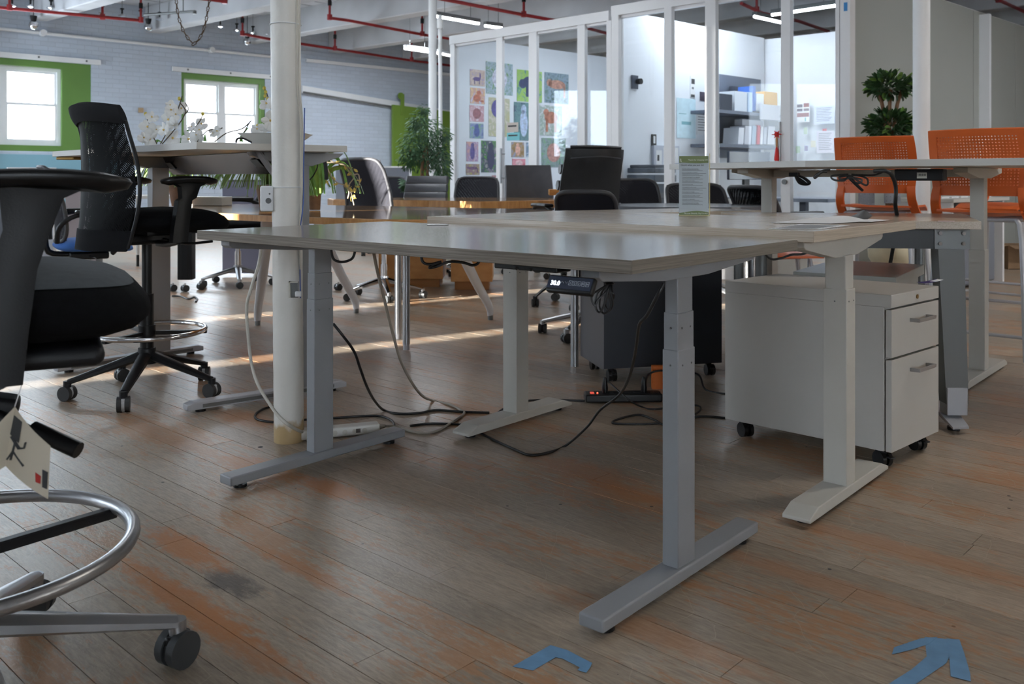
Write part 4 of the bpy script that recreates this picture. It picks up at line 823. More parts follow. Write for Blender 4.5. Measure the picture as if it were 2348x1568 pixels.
# control box of the grey desk
s = on(1303, R1, U); p = R1+U*s+V*.012+Z*.722; q = MB(); tilt = (Vector((0, 0, -1))*.9-V*.45).normalized(); fx = -U
w_, h_ = .112, .036; o = p-fx*w_/2; nrm = fx.cross(tilt).normalized()
nrm = -nrm if nrm.dot(V) > 0 else nrm
q.obox(o+V*.0, fx*w_, tilt*h_, -nrm*.014, .004, 3); cb = part('control_panel', q, BLACK, dk, True)
q = MB(); q.obox(o+fx*.002+tilt*.003+nrm*.0004, fx*(w_-.004), tilt*(h_-.010), nrm*.0006, .0002, 1); part('display', q, SCREEN, cb, True)
M_ = frame(o+fx*.010+tilt*.0225+nrm*.0014, fx, -tilt); text('digits', '30.0', .0135, M_, LED, cb, bold=.0004)
for k, g_ in enumerate(('up', 'down', '1', '2', '3', '4', 'M')):
    b_ = o+fx*(.038+.0103*k)+tilt*.011+nrm*.0014; X, Y_ = fx, -tilt; q = MB(); a = .0038
    if g_ in ('up', 'down'):
        sg_ = 1 if g_ == 'up' else -1
        q.tube([b_-X*a-Y_*(.004+sg_*.002), b_-Y_*(.004-sg_*.002), b_+X*a-Y_*(.004+sg_*.002)], .0006, 4, 1)
    else:
        for (x0, y0, x1, y1) in ((-a, 0, a, 0), (a, 0, a, -.009), (a, -.009, -a, -.009), (-a, -.009, -a, 0)): q.tube([b_+X*x0+Y_*y0, b_+X*x1+Y_*y1], .0005, 4, 1)
        if g_ in 'M4': text('key_letter', 'M' if g_ == 'M' else 'M', .007, frame(b_-X*.0027+Y_*-.0072+nrm*.0003, X, Y_), ICON, cb)
        else: text('key_letter', g_, .007, frame(b_-X*.0018+Y_*-.0072+nrm*.0003, X, Y_), ICON, cb)
    part('key', q, ICON, cb, True)
q = MB(); s2 = on(1200, R1, U); q.obox(R1+U*on(1262, R1, U)+V*.02+Z*.723, U*.17, V*.05, Z*.012, .003); part('mounting_rail', q, BLACK, dk, True)
q = MB()
for px in (1193, 1226):
    p = R1+U*on(px, R1+V*.03, U)+V*.022+Z*.727; q.cyl(p, p-V*.004, .004, n=10)
part('rail_screw', q, CHROME, dk, True)
def cord(name, pts, r, m, label, grp=None, sub=8, cat='cable', n=8):
    q = MB(); q.tube(pts, r, n, sub); return solo(name, q, m, label, cat, grp, ang_=60)
# bundle of cord hanging under the grey desk
t = thing('cord_bundle', 'black cord bundle tied up under the right end of the grey desk', 'cable', (0, 0, 0)); Yb = 1.86
t.location = W(1390, 640, Yb); PM[t.name] = Matrix.Translation(t.location)
for k, (dx, lo, wd) in enumerate(((-22, 700, 16), (-12, 716, 20), (0, 719, 26), (10, 712, 18), (16, 690, 12))):
    q = MB(); q.tube([W(1398, 650, Yb), W(1392+dx-wd/2, 672, Yb+.005*k), W(1384+dx-wd/3, lo-14, Yb+.006*k), W(1386+dx, lo, Yb), W(1386+dx+wd/2, lo-14, Yb-.004*k), W(1398+dx/3, 668, Yb-.004*k), W(1402, 650, Yb)], .0022, 6, 6); part('loop', q, CORDB, t, True)
for k in range(4):
    q = MB(); q.tube([W(1400, 652, Yb), W(1386-6*k, 636, Yb+.01*k), W(1400+4*k, 624+2*k, Yb+.02), W(1424+3*k, 628, Yb+.03)], .0022, 6, 6); part('lead', q, CORDB, t, True)
q = MB(); q.torus(W(1398, 650, Yb), .008, .0022, 16, 6); part('twist_tie', q, BLACK, t, True)
cord('cable', [W(1522, 650, 2.05), W(1506, 680, 2.05), W(1484, 722, 2.1), W(1466, 745, 2.15), W(1458, 800, 2.3), W(1444, 860, 2.55), W(1420, 905, 2.8), W(1376, 940, 2.95), W(1345, 980, 3.0), G(1298, 1021, .004), G(1258, 1037, .004), G(1215, 1043, .004), G(1180, 1030, .004), G(1140, 1012, .004), G(1100, 992, .004), G(1068, 976, .004), G(1040, 972, .004), G(985, 971, .004), G(940, 976, .004)], .0042, CORDB, 'long black cord looping from the grey desk down to the floor')
cord('cable', [W(764, 742, 3.0), W(785, 768, 3.0), W(812, 806, 3.05), W(826, 845, 3.1), W(842, 888, 3.2), W(860, 920, 3.4), G(880, 940, .005), G(912, 948, .005), G(960, 947, .005), G(1000, 940, .005), G(1060, 944, .005), G(1122, 946, .005)], .0048, CORDB, 'black cord falling behind the left leg of the grey desk')
cord('cable', [W(598, 572, 3.05), W(592, 610, 3.05), W(576, 660, 3.05), W(566, 700, 3.05), W(568, 760, 3.05), W(576, 830, 3.05), W(590, 878, 3.04), W(614, 920, 3.02), W(640, 955, 3.0), W(668, 978, 3.0), G(700, 992, .02), G(735, 990, .012), G(766, 984, .02)], .0055, CORDW, 'thick cream cord hanging in front of the white column')
cord('cable', [W(857, 580, 2.6), W(866, 625, 2.7), W(882, 690, 2.8), W(902, 770, 2.95), W(920, 830, 3.05), W(945, 878, 3.2), W(968, 907, 3.4), G(990, 918, .005), G(1030, 927, .005), G(1056, 940, .005), G(1064, 948, .005), G(1040, 966, .005), G(1005, 986, .005), G(975, 993, .005), G(940, 988, .005), G(915, 979, .005), G(884, 977, .02)], .0048, CORDG, 'beige cord falling to the floor and curving back to the white power strip')
cord('cable', [G(634, 930, .004), G(605, 937, .004), G(586, 950, .004), G(592, 962, .004), G(640, 968, .004), G(700, 962, .004), G(765, 958, .004), G(860, 953, .004), G(895, 962, .004), G(905, 976, .004)], .0044, CORDB, 'black cord lying in a bend around the foot of the white column')
cord('cable', [G(1130, 955, .004), G(1160, 934, .004), G(1200, 920, .004), G(1260, 917, .004), G(1340, 919, .02)], .0044, CORDB, 'black cord running from the white foot to the black power strip')
cord('cable', [G(1480, 903, .03)+Z*.03, W(1486, 860, 3.9), W(1510, 850, 3.92), W(1545, 852, 3.95), W(1600, 858, 4.0), G(1618, 893, .004), G(1664, 903, .004)], .0042, CORDB, 'black cord arching from the strip plug behind the grey leg')
cord('cable', [G(1390, 905, .03)+Z*.03, W(1388, 874, 3.78), W(1398, 878, 3.72), W(1440, 915, 3.6), G(1470, 932, .004), G(1500, 938, .004), G(1560, 930, .004), G(1600, 930, .004), G(1606, 940, .004), G(1590, 952, .004)], .0036, CORDB, 'thin black cord crossing over the black power strip')
cord('cable', [G(1512, 970, .004), G(1470, 972, .004), G(1407, 970, .004), G(1420, 960, .004), G(1465, 951, .004), G(1500, 962, .004), G(1530, 974, .004), G(1600, 955, .004), G(1664, 958, .004)], .0042, CORDB, 'black cord loop lying in front of the black power strip')
cord('cable', [W(758, 540, 2.8), W(762, 588, 2.8), W(778, 600, 2.8), W(800, 597, 2.8), W(812, 584, 2.8), W(818, 540, 2.8)], .004, CORDB, 'short black cord sagging under the left end of the grey desk')
cord('cable', [W(966, 568, 2.35), W(968, 598, 2.35), W(985, 606, 2.35), W(1012, 600, 2.35), W(992, 608, 2.35), W(985, 614, 2.35), W(1004, 610, 2.35), W(1030, 600, 2.3), W(1062, 602, 2.3), W(1084, 608, 2.3), W(1098, 600, 2.3), W(1102, 568, 2.3)], .0036, CORDB, 'black cord curls peeping out under the middle of the grey desk')
cord('cable', [W(1738, 507, 3.2), W(1742, 560, 3.2), W(1765, 592, 3.2), W(1790, 592, 3.2), W(1815, 584, 3.2), W(1845, 581, 3.2), W(1880, 560, 3.2), W(1884, 508, 3.2)], .004, CORDB, 'black cord sagging between grey and pale oak desks')
cord('cable', [G(395, 679, .004), G(415, 680, .004), G(433, 686, .004), G(445, 681, .004), G(452, 686, .004), G(449, 692, .004)], .008, CORDB, 'short black cord end on the floor beyond the drafting chair')
# power strips
a_, b_ = G(1343, 926), G(1520, 924); d = (b_-a_).normalized(); n_ = Vector((-d.y, d.x, 0))
t = thing('power_strip', 'black power strip with red switch on the floor behind the grey leg', 'power strip', tuple((a_+b_)/2))
q = MB(); q.obox(a_+Z*.004, b_-a_, n_*.075, Z*.032, .006, 3); part('body', q, BLACK, t, True)
q = MB(); q.obox(a_+d*.022+n_*.02+Z*.036, d*.016, n_*.02, Z*.004, .001); part('switch', q, mat('red_switch', S(150, 30, 30), .3, emis=(.8, .1, .06, .5)), t, True)
q = MB(); q.ball(a_+d*.052+n_*.03+Z*.037, .0035, 8); part('indicator_light', q, REDLED, t, True)
for k in range(6):
    q = MB(); q.cyl(a_+d*(.09+.042*k)+n_*.037+Z*.036, a_+d*(.09+.042*k)+n_*.037+Z*.0375, .014, n=16); part('socket', q, BLACKS, t, True)
for px, lb in ((1390, 'black plug standing in the left socket of the black strip'), (1480, 'black plug standing in the right socket of the black strip')):
    p = a_+d*((px-1343)/177*(b_-a_).length)+n_*.037+Z*.037; q = MB(); q.lathe([(.012, 0), (.013, .02), (.009, .045), (.006, .062)], p, 12); solo('plug', q, BLACK, lb, 'plug')
p = G(1507, 905)+n_*.1+Z*0; q = MB(); q.obox(p, d*.09, n_*.03, Z*.10, .001); t = solo('carton', q, mat('orange_carton', S(212, 110, 40), .6), 'small orange and clear carton behind the grey desk leg', 'box')
a_, b_ = G(768, 1006), G(872, 996); d = (b_-a_).normalized(); n_ = Vector((-d.y, d.x, 0))
t = thing('power_strip', 'white power strip lying behind the left foot of the grey desk', 'power strip', tuple((a_+b_)/2))
q = MB(); q.obox(a_-d*.12+Z*.004, b_-a_+d*.12, n_*.05, Z*.034, .007, 3); part('body', q, mat('white_abs', S(222, 220, 214), .35), t, True)
q = MB(); q.cyl(b_+n_*.025+Z*.022, b_+n_*.025+Z*.022+d*.022, .011, .006, n=12); part('strain_relief', q, CORDG, t, True)
for k in range(4):
    q = MB(); q.cyl(a_+d*(.0+.035*k)-n_*.0006+Z*.02, a_+d*(.0+.035*k)+n_*.002+Z*.02, .009, n=14); part('socket', q, CORDW, t, True)
q = MB(); q.obox(a_+d*.074-n_*.001+Z*.014, d*.016, n_*.002, Z*.014); part('label', q, mat('dark_label', S(92, 84, 80), .6), t, True, label='small dark printed label')
# grommet ring on the grey desk
p = G(1004, 516, .7622); q = MB(); q.lathe([(.012, 0), (.034, 0), (.036, .0012), (.034, .003), (.012, .003)], p, 32); solo('plastic_disc', q, mat('clear_plastic_ring', S(206, 206, 208), .2), 'flat pale plastic disc near the back edge of the grey desk', 'disc')
# ---- third desk row
def polydesk(name, label, pts, h, th, top, legs=()):
    c = sum((Vector(p) for p in pts), Vector())/len(pts); t = thing(name, label, 'desk', (c.x, c.y, 0)); q = MB(); q.poly([Vector((p[0], p[1], h-th)) for p in pts], Z*th, .0012, 1); part('tabletop', q, top, t, True)
    for l in legs: l(t)
    return t
t = polydesk('desk', 'pale oak desk on grey steel C-legs right of the white cabinet', [V2(1.684, 3.27), V2(1.99, 4.02), V2(.96, 4.19), V2(.96, 3.42)], .76, .0286, OAK)
lc = V2(1.605, 3.42); e1, e2 = Vector((.94, -.34, 0)), Vector((.34, .94, 0))
q = MB(); q.obox(V2(1.26, 3.40)+Z*.655, V2(.30, -.03), V2(0, .012), Z*.075); part('apron', q, BLACK, t, True)
q = MB(); q.obox(V2(1.56, 3.365)+Z*.655, V2(.125, -.012), V2(.002, .02), Z*.075); part('mounting_plate', q, GREYD, t, True)
q = MB()
for dx, dz in ((.018, .058), (.018, .02), (.10, .058), (.10, .02)): q.cyl(V2(1.56+dx, 3.363-.1*dx)+Z*(.655+dz), V2(1.56+dx, 3.357-.1*dx)+Z*(.655+dz), .007, n=10)
part('screw', q, CHROME, t, True)
q = MB(); q.rings([[V2(a*sx_+bx_, b*.03+by_)+Z*z for a, b in ((-1, -1), (1, -1), (1, 1), (-1, 1))] for z, sx_, bx_, by_ in ((.09, .040, 1.628, 3.36), (.655, .048, 1.612, 3.375))]); part('leg', q, GREYD, t, True)
q = MB(); q.obox(V2(1.588, 3.325)+Z*.05, V2(.075, 0), V2(0, .06), Z*.10, .002); part('leg_sleeve', q, SILVERP, t, True)
q = MB(); q.poly([G(2185, 985, .02), G(2222, 983, .02), V2(1.66, 3.42)+Z*.05, V2(1.75, 3.95)+Z*.05, V2(1.69, 3.95)+Z*.05, V2(1.585, 3.42)+Z*.05], Z*.008); part('foot', q, SILVERP, t, True)
p = G(2196, 990); q = MB(); q.cyl(p+V2(0, .03), p+V2(0, .03)+Z*.012, .022, n=16); q.cyl(p+V2(0, .03)+Z*.01, p+V2(0, .03)+Z*.022, .008, n=10); part('leveler', q, BLACK, t, True)
q = MB(); q.cyl(V2(1.79, 4.0), V2(1.79, 4.0)+Z*.73, .022, n=14); part('rear_leg', q, GREYD, t, True)
q = MB(); q.cyl(V2(1.02, 4.1), V2(1.02, 4.1)+Z*.73, .022, n=14); part('left_leg', q, GREYD, t, True); q = MB(); q.cyl(V2(.99, 3.62), V2(.99, 3.62)+Z*.73, .022, n=14); part('left_leg', q, GREYD, t, True)
t = polydesk('desk', 'pale wood desk corner just behind the left part of the pale oak desk', [V2(.288, 4.40), V2(.98, 4.82), V2(1.22, 4.46), V2(.52, 4.03)], .76, .025, OAK)
for x, y in ((.305, 4.44), (.96, 4.76), (1.17, 4.45)):
    q = MB(); q.cyl(V2(x, y), V2(x, y)+Z*.735, .02, n=12); part('leg', q, SILVER, t, True)
q = MB(); q.obox(G(2150, 508, .7601), V2(.06, 0), V2(.03, .06), Z*.0006); solo('card', q, mat('reddish_printed_card', S(190, 170, 172), .6, 0, 0, 60, .35, 40), 'small reddish printed card on the oak desk with C-legs', 'card')
# ---- tall white standing desk at the right
h4 = .993
E_ = [V2(.863, 5.0), V2(1.283, 3.99), V2(2.40, 3.11), V2(2.95, 3.80), V2(2.02, 4.58), V2(1.60, 5.28)]
t = polydesk('standing_desk', 'tall white angled standing desk in front of the orange chairs', E_, h4, .0286, WHITE)
for (x, y), f0, nm in (((2.14, 4.18), True, 'right'), ((1.353, 4.8), True, 'left')):
    c_ = V2(x, y); q = MB(); q.obox(c_-U*.034-V*.034+Z*.04, U*.068, V*.068, Z*.55, .002); lg = part('leg', q, CREAM, t, True)
    q = MB(); q.obox(c_-U*.030-V*.030+Z*.56, U*.060, V*.060, Z*.37, .002); part('leg_stage', q, CREAM, lg, True)
    q = MB(); q.poly([c_-U*.04-V*.36+V*a+Z*z for a, z in ((0, .012), (0, .024), (.05, .044), (.67, .044), (.72, .024), (.72, .012))], U*.08, .002); part('foot', q, CREAM, t, True)
    q = MB(); q.poly([c_-U*.03-V*.30+Z*.963, c_-U*.03-V*.30+Z*.94, c_-U*.03-V*.1+Z*.915, c_-U*.03+V*.1+Z*.915, c_-U*.03+V*.30+Z*.94, c_-U*.03+V*.30+Z*.963], U*.06, .002); part('side_bracket', q, CREAM, t, True)
q = MB(); a_, b_ = V2(2.10, 4.21), V2(1.39, 4.77); q.obox(a_-V*.05+Z*.922, b_-a_, V*.10, Z*.035, .002); part('crossbar', q, CREAM, t, True)
q = MB(); a_, b_ = V2(1.34, 4.82), V2(1.18, 4.84); q.poly([a_-V*.03+Z*.963, b_-V*.03+Z*.963, b_-V*.03+Z*.945, a_-V*.03+Z*.92], V*.06, .002); part('end_bracket', q, CREAM, t, True)
ad = V2(1.66, 3.96); q = MB(); q.obox(ad+Z*.905, -U*.20, V*.06, Z*.05, .005); bx = solo('power_adapter', q, BLACKS, 'black power adapter box fixed under the tall white desk', 'adapter')
q = MB(); q.obox(ad-U*.095-V*.001+Z*.915, -U*.04, V*.002, Z*.025); part('label', q, mat('silver_label', S(196, 196, 186), .5), bx, True, label='pale printed label with a barcode')
q = MB()
for k in range(9): q.obox(ad-U*(.099+.0036*k)-V*.0016+Z*.926, -U*(.0012+.0008*(k % 3)), V*.001, Z*.009)
part('barcode', q, PRINTD, bx, True)
Ya = 3.9
cord('cable', [W(2005, 392, Ya-.1), W(2030, 392, Ya-.15), W(2045, 402, Ya-.15), W(2054, 430, Ya-.12), W(2053, 470, Ya-.1), W(2058, 510, Ya), W(2046, 545, Ya+.1), W(2044, 590, Ya+.2), G(2046, 890, .004)+V2(0, .3)], .0085, CORDB, 'thick black cord dropping from the adapter under the tall white desk', sub=6)
t = thing('cord_bundle', 'black cord bow tied below the adapter of the tall white desk', 'cable', tuple(W(1950, 405, Ya)))
for k, pts in enumerate(([(1945, 400), (1908, 403), (1912, 412), (1935, 414), (1950, 405), (1985, 425), (1988, 410), (1965, 402), (1945, 405)], [(1950, 402), (1925, 406), (1930, 411), (1955, 408), (1975, 412), (1970, 420), (1952, 414), (1946, 404)], [(1940, 402), (1958, 420), (1972, 433), (1978, 438)], [(1948, 404), (1966, 424), (1979, 437)], [(1952, 400), (1992, 402), (2010, 400), (2030, 392)])):
    q = MB(); q.tube([W(x, y, Ya+.004*k) for x, y in pts], .0042, 6, 6); part('loop', q, CORDB, t, True)
cord('cable', [W(1903, 389, Ya), W(1885, 392, Ya), W(1868, 404, Ya), W(1870, 408, Ya), W(1882, 396, Ya), W(1896, 394, Ya)], .0045, CORDB, 'small black cord loop left of the adapter')
t = thing('cord_bundle', 'loose black cord coil hanging near the left leg of the tall white desk', 'cable', tuple(W(1842, 410, 4.4)))
for k in range(4):
    q = MB(); q.tube([W(1822, 402, 4.4), W(1832+3*k, 420-2*k, 4.4), W(1850, 424-k, 4.4+.01*k), W(1858-2*k, 418, 4.4), W(1842, 406+k, 4.4), W(1826, 401, 4.4)], .004, 6, 6); part('loop', q, CORDB, t, True)
q = MB(); q.obox(W(1808, 405, 4.4), V2(.04, -.02), V2(.02, .03), Z*.02, .003); part('connector', q, BLACK, t, True)
# ---- tall white desk at the left with steel tray
C7, L7, B7 = G(451, 325.4, 1.052), None, None
C7 = V2(-1.185, 3.425); L7 = V2(-2.33, 4.62); B7 = V2(-.69, 3.82); X7 = L7+B7-C7; u7, v7 = (L7-C7).normalized(), (B7-C7).normalized(); h7 = 1.052
t = thing('standing_desk', 'tall white standing desk with steel tray beyond the black drafting chair', 'desk', tuple((C7+X7)/2))
q = MB(); q.poly([p+Z*(h7-.027) for p in (C7, B7, X7, L7)], Z*.027, .001, 1); part('tabletop', q, WHITE, t, True)
for F0, F1, m7 in ((V2(-1.257, 3.53), V2(-.716, 3.95), GREY), (V2(-2.117, 4.25), V2(-1.62, 4.79), GREY)):
    d = (F1-F0).normalized(); n_ = Vector((-d.y, d.x, 0)); L_ = (F1-F0).length; q = MB(); q.poly([F0+d*a+Z*z for a, z in ((0, .012), (0, .034), (.03, .042), (L_-.03, .042), (L_, .034), (L_, .012))], n_*.055, .003); ft = part('foot', q, SILVERP, t, True)
    q = MB(); q.obox(F0+d*.06-n_*.0006+Z*.018, d*(L_-.12), n_*.001, Z*.014); part('foot_groove', q, GREYD, ft, True)
    for g in (.06, L_-.06): q = MB(); p = F0+d*g+n_*.027; q.cyl(p, p+Z*.013, .02, n=14); part('leveler', q, BLACK, ft, True)
    c_ = F0+d*(L_*.68)+n_*.027; q = MB(); q.obox(c_-d*.05-n_*.032+Z*.04, d*.10, n_*.064, Z*.60, .003); lg = part('leg', q, m7, t, True)
    q = MB(); q.obox(c_-d*.044-n_*.028+Z*.6, d*.088, n_*.056, Z*.37, .002); part('leg_stage', q, m7, lg, True)
    c2 = c_; q = MB(); q.poly([c2-d*.20+Z*(h7-.028), c2-d*.19+Z*(h7-.045), c2-d*.06+Z*(h7-.085), c2+d*.07+Z*(h7-.085), c2+d*.20+Z*(h7-.045), c2+d*.22+Z*(h7-.028)], n_*.05, .002); part('side_bracket', q, m7, t, True)
A_, B_ = W(355, 362, 4.75), W(597, 348, 3.72); A_.z = B_.z = h7-.03; d = (B_-A_).normalized(); n_ = Vector((-d.y, d.x, 0)); n_ = n_ if n_.dot(Vector((0, -1, 0))) > 0 else -n_
q = MB(); q.poly([A_-n_*.14, B_-n_*.14, B_-n_*.14-d*.0+Z*-.0, A_-n_*.14] if 0 else [A_, B_, B_+d*-.02-n_*.05+Z*-.088, A_+d*.14-n_*.05+Z*-.088], -n_*.012); tr = part('steel_tray', q, TRAYM, t, True)
q = MB(); q.poly([A_+d*.14-n_*.06+Z*-.088, B_+d*-.02-n_*.06+Z*-.088, B_+d*-.02-n_*.2+Z*-.07, A_+d*.14-n_*.2+Z*-.07], Z*.003); part('tray_bottom', q, TRAYM, tr, True)
for f_ in (.06, .86):
    p = A_+(B_-A_)*f_+d*.05-n_*.012+Z*-.028; q = MB(); q.poly([p, p+d*.075, p+d*.105-n_*.018+Z*-.032, p+d*.03-n_*.018+Z*-.032], n_*.003); pf = part('pull_recess', q, GREYD, tr, True)
q = MB(); q.poly([B_+d*-.03+n_*.002, B_+d*.02+n_*.002, B_+d*.07+n_*.002-n_*.05+Z*-.095, B_+d*.02+n_*.002-n_*.05+Z*-.095], n_*.01); part('tray_hanger', q, SILVERP, tr, True)
q = MB(); p = W(742, 352, 3.95); q.tube([W(720, 353, 3.95), W(735, 358, 3.95), W(745, 372, 3.95), W(748, 400, 3.95), W(748, 412, 3.95)], .010, 8, 4, flat=.5); part('hook_bracket', q, BLACKS, t, True)
q = MB(); q.tube([W(722, 362, 3.95), W(728, 380, 3.95), W(720, 400, 3.95), W(710, 412, 3.95)], .003, 6, 5); part('hanging_lead', q, CORDB, t, True)
q = MB(); q.tube([A_+Z*-.004+n_*.01, W(300, 366, 4.6), W(250, 364, 4.6), W(200, 362, 4.62), W(178, 362, 4.65)], .004, 6, 4); part('edge_wire', q, CORDB, t, True)
q = MB(); p = W(128, 362, 4.62); q.obox(p+Z*-.01, -u7*-.0+V2(.10, -.02), V2(.03, .05), Z*.016, .004); part('hand_switch', q, BRASS, t, True)
# bowl and cord on the left tall desk
pb = V2(-1.03, 3.97)+Z*h7; t = thing('serving_bowl', 'white angular bowl on the tall left desk beside the column', 'bowl', tuple(pb))
q = MB(); 
def sq(hx, hy, z): return [Vector((x*hx, y*hy, z)) for x, y in ((-1, -1), (1, -1), (1, 1), (-1, 1))]
q.rings([sq(.075, .05, 0), sq(.135, .09, .052), sq(.143, .098, .057), sq(.137, .092, .057), sq(.125, .08, .05), sq(.07, .045, .008)]); part('bowl_body', q, mat('white_ceramic', S(232, 232, 228), .25), t)
cord('cable', [W(541, 326, 3.62), W(545, 318, 3.64), W(556, 317, 3.66), W(566, 321, 3.68), W(576, 326, 3.7)], .0042, CORDB, 'black cord end curling on the tall left desk next to the bowl')
# ================================================================== PEDESTAL CABINETS
def caster_big(t, p, yaw, brake=False):
    c = bpy.data.objects.new('caster', None); 
    bpy.data.objects.remove(c)
    q = MB(); ax = Vector((math.cos(yaw), math.sin(yaw), 0)); fw_ = Vector((-ax.y, ax.x, 0)); w = p+Z*.0255
    q.cyl(w+ax*.005, w+ax*.019, .0255, n=20); q.cyl(w-ax*.019, w-ax*.005, .0255, n=20); cs = part('caster', q, BLACK, t, True)
    q = MB(); q.box(w+Z*.018+fw_*.004, (.03, .034, .018), Matrix.Rotation(yaw, 3, 'Z'), .006, 3); q.cyl(w+Z*.02, w+Z*.036, .009, n=10); part('fork', q, BLACKS, cs, True)
    if brake: q = MB(); q.box(w+Z*.012+fw_*-.036, (.022, .022, .005), Matrix.Rotation(yaw, 3, 'Z'), .002); part('brake_tab', q, BLACKS, cs, True)
def pedestal(name, label, N, du, dv, z0, z1, bm_, m2, cyaw, drawers):
    t = thing(name, label, 'cabinet', tuple(N+(du+dv)/2)); un, vn = du.normalized(), dv.normalized(); n = -un
    q = MB(); q.obox(N+un*.024+Z*z0, du-un*.024, dv, Z*(z1-z0-.04), .001, 1); part('body', q, bm_, t, True)
    q = MB(); q.obox(N+Z*(z1-.04), du, dv, Z*.04, .0015, 1); tp = part('top', q, m2, t, True)
    if drawers:
        q = MB(); p = N+dv*.52+Z*(z1-.02); q.cyl(p, p+n*.003, .007, n=18); lk = part('lock', q, BRASS, tp, True)
        H = z1-z0-.044; hs = [(z0+H*.65+.004, H*.35-.004, .07), (z0, H*.65, .12)]
        for za, hh, _ in hs:
            q = MB(); q.obox(N+vn*.002+Z*za, un*.019, dv-vn*.004, Z*(hh-.003), .001, 1); dr_ = part('drawer', q, m2, t, True)
            q = MB(); zh = za+hh-(.052 if hh < .2 else .055); a_ = N+dv*.37+n*.026+Z*zh; L_ = dv.length*.36
            q.obox(a_, vn*L_, n*.005, Z*.011, .0008, 1)
            q.obox(a_-n*.026, vn*.008, n*.026, Z*.011); q.obox(a_-n*.026+vn*(L_-.008), vn*.008, n*.026, Z*.011); part('handle', q, SILVER, dr_, True)
    for a, b, br in ((.05, .05, True), (.05, dv.length-.05, True), (du.length-.05, .05, False), (du.length-.05, dv.length-.05, False)):
        p = N+un*a+vn*b; caster_big(t, V2(p.x, p.y), cyaw, br)
    return t
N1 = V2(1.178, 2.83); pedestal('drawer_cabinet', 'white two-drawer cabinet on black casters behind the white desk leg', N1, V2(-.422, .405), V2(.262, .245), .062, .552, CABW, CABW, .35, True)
N2 = V2(1.406, 3.335); pedestal('drawer_cabinet', 'silver grey cabinet standing right behind the white drawer cabinet', N2, V2(-.31, .22), V2(.333, .51), .062, .552, GREYBOX, GREYBOX, .3, False)
N3 = V2(.413, 4.06); pedestal('drawer_cabinet', 'charcoal cabinet on casters behind the black power strip', N3, V2(-.077, .345), V2(.566, .146), .06, .555, DARKNAVY, CHARGREY, .2, False)
t3 = bpy.data.objects['drawer_cabinet.002']
q = MB(); q.obox(N3-V2(.003, 0)+Z*.06, V2(-.077, .345), V2(-.002, 0), Z*.455); part('side_panel', q, CHARGREY, t3, True, label='lighter grey side panel')
q = MB(); a_ = G(2118, 650.5, .5525); q.sheet(lambda u, v: a_+V2(.075*u-.01*v, .015*u+.035*v)+Z*(.0015+.010*u*u), 6, 3, .0005); t = solo('swing_tag', q, mat('violet_card', S(70, 60, 120), .5), 'violet and white card tag lying on the white drawer cabinet', 'tag')
q = MB(); q.sheet(lambda u, v: a_+V2(.045+.03*u-.01*v, .009+.006*u+.022*v)+Z*(.0022+.010*(.6+.4*u)**2), 4, 2, .0005); part('white_part', q, PAPER, t, True)
# white boxes and the orange stool seen between the legs
q = MB(); q.obox(G(1779, 640)+V2(0, .3), V2(.12, -.05), V2(.1, .25), Z*.36, .002); solo('white_pedestal', q, WHITE, 'small white pedestal seen under the tall desk behind the cabinets', 'pedestal')
t = thing('side_table', 'white low cabinet with chrome skirting behind the charcoal cabinet', 'cabinet', tuple(V2(2.0, 6.9)))
q = MB(); q.obox(V2(1.72, 6.7)+Z*.06, V2(.42, -.1), V2(.1, .4), Z*.40, .003); part('body', q, WHITE, t, True); q = MB(); q.obox(V2(1.71, 6.69)+Z*.045, V2(.44, -.105), V2(.11, .42), Z*.014); part('chrome_trim', q, CHROME, t, True)
q = MB(); q.obox(V2(1.74, 6.75), V2(.36, -.08), V2(.1, .33), Z*.045); part('plinth', q, BLACK, t, True)
sp = V2(1.66, 5.62); t = thing('stool', 'orange-seated low stool glimpsed between the desks', 'stool', tuple(sp)); q = MB(); q.sheet(lambda u, v: Vector(((u-.5)*.40, (v-.5)*.38, .445-.02*math.sin(pi*u)*math.sin(pi*v))), 8, 8, .012); part('seat', q, ORANGE, t)
for x, y in ((-.17, -.16), (.17, -.16), (.17, .16), (-.17, .16)): q = MB(); q.tube([(x*.8, y*.8, .43), (x*1.15, y*1.15, 0)], .012, 8, 1); part('leg', q, SILVERP, t)
# ================================================================== SIGN AND PAPERS ON THE OAK DESK
yb_ = 3.26; a_, b_ = W(1556, 495, yb_), W(1626, 495, yb_-.02); a_.z = b_.z = .7815; d = (b_-a_).normalized(); n_ = Vector((d.y, -d.x, 0)); wS = (b_-a_).length; hS = .222
t = thing('sign_holder', 'upright acrylic sign holder with green and white notice on the oak desk', 'sign', tuple((a_+b_)/2)); ln = Vector((0, 0, 1))
q = MB(); q.obox(a_-d*.001, d*(wS+.002), -n_*.0022, ln*hS); part('acrylic_front', q, ACRYL, t, True); q = MB(); q.obox(a_-n_*.07, d*wS, n_*.068, Z*.002); q.obox(b_+d*.001-n_*.004, d*.0022, n_*.004, ln*hS); part('acrylic_base', q, mat('yellowed_edge', S(214, 196, 130), .4), t, True)
o = a_+d*.002-n_*.0026+Z*.003; wP, hP = wS-.004, hS-.012; q = MB(); q.obox(o, d*wP, -n_*.0004, Z*hP); ps = part('notice', q, PAPER, t, True)
o = a_+d*.002+n_*.0005+Z*.003
q = MB(); nn_ = 14; q.poly([o+Z*hP, o+Z*(hP*.885)]+[o+d*wP*k/nn_+Z*hP*(.885+.008*math.cos(k/nn_*5)) for k in range(1, nn_+1)]+[o+d*wP+Z*hP], n_*.0003); part('green_band', q, OLIVE, ps, True)
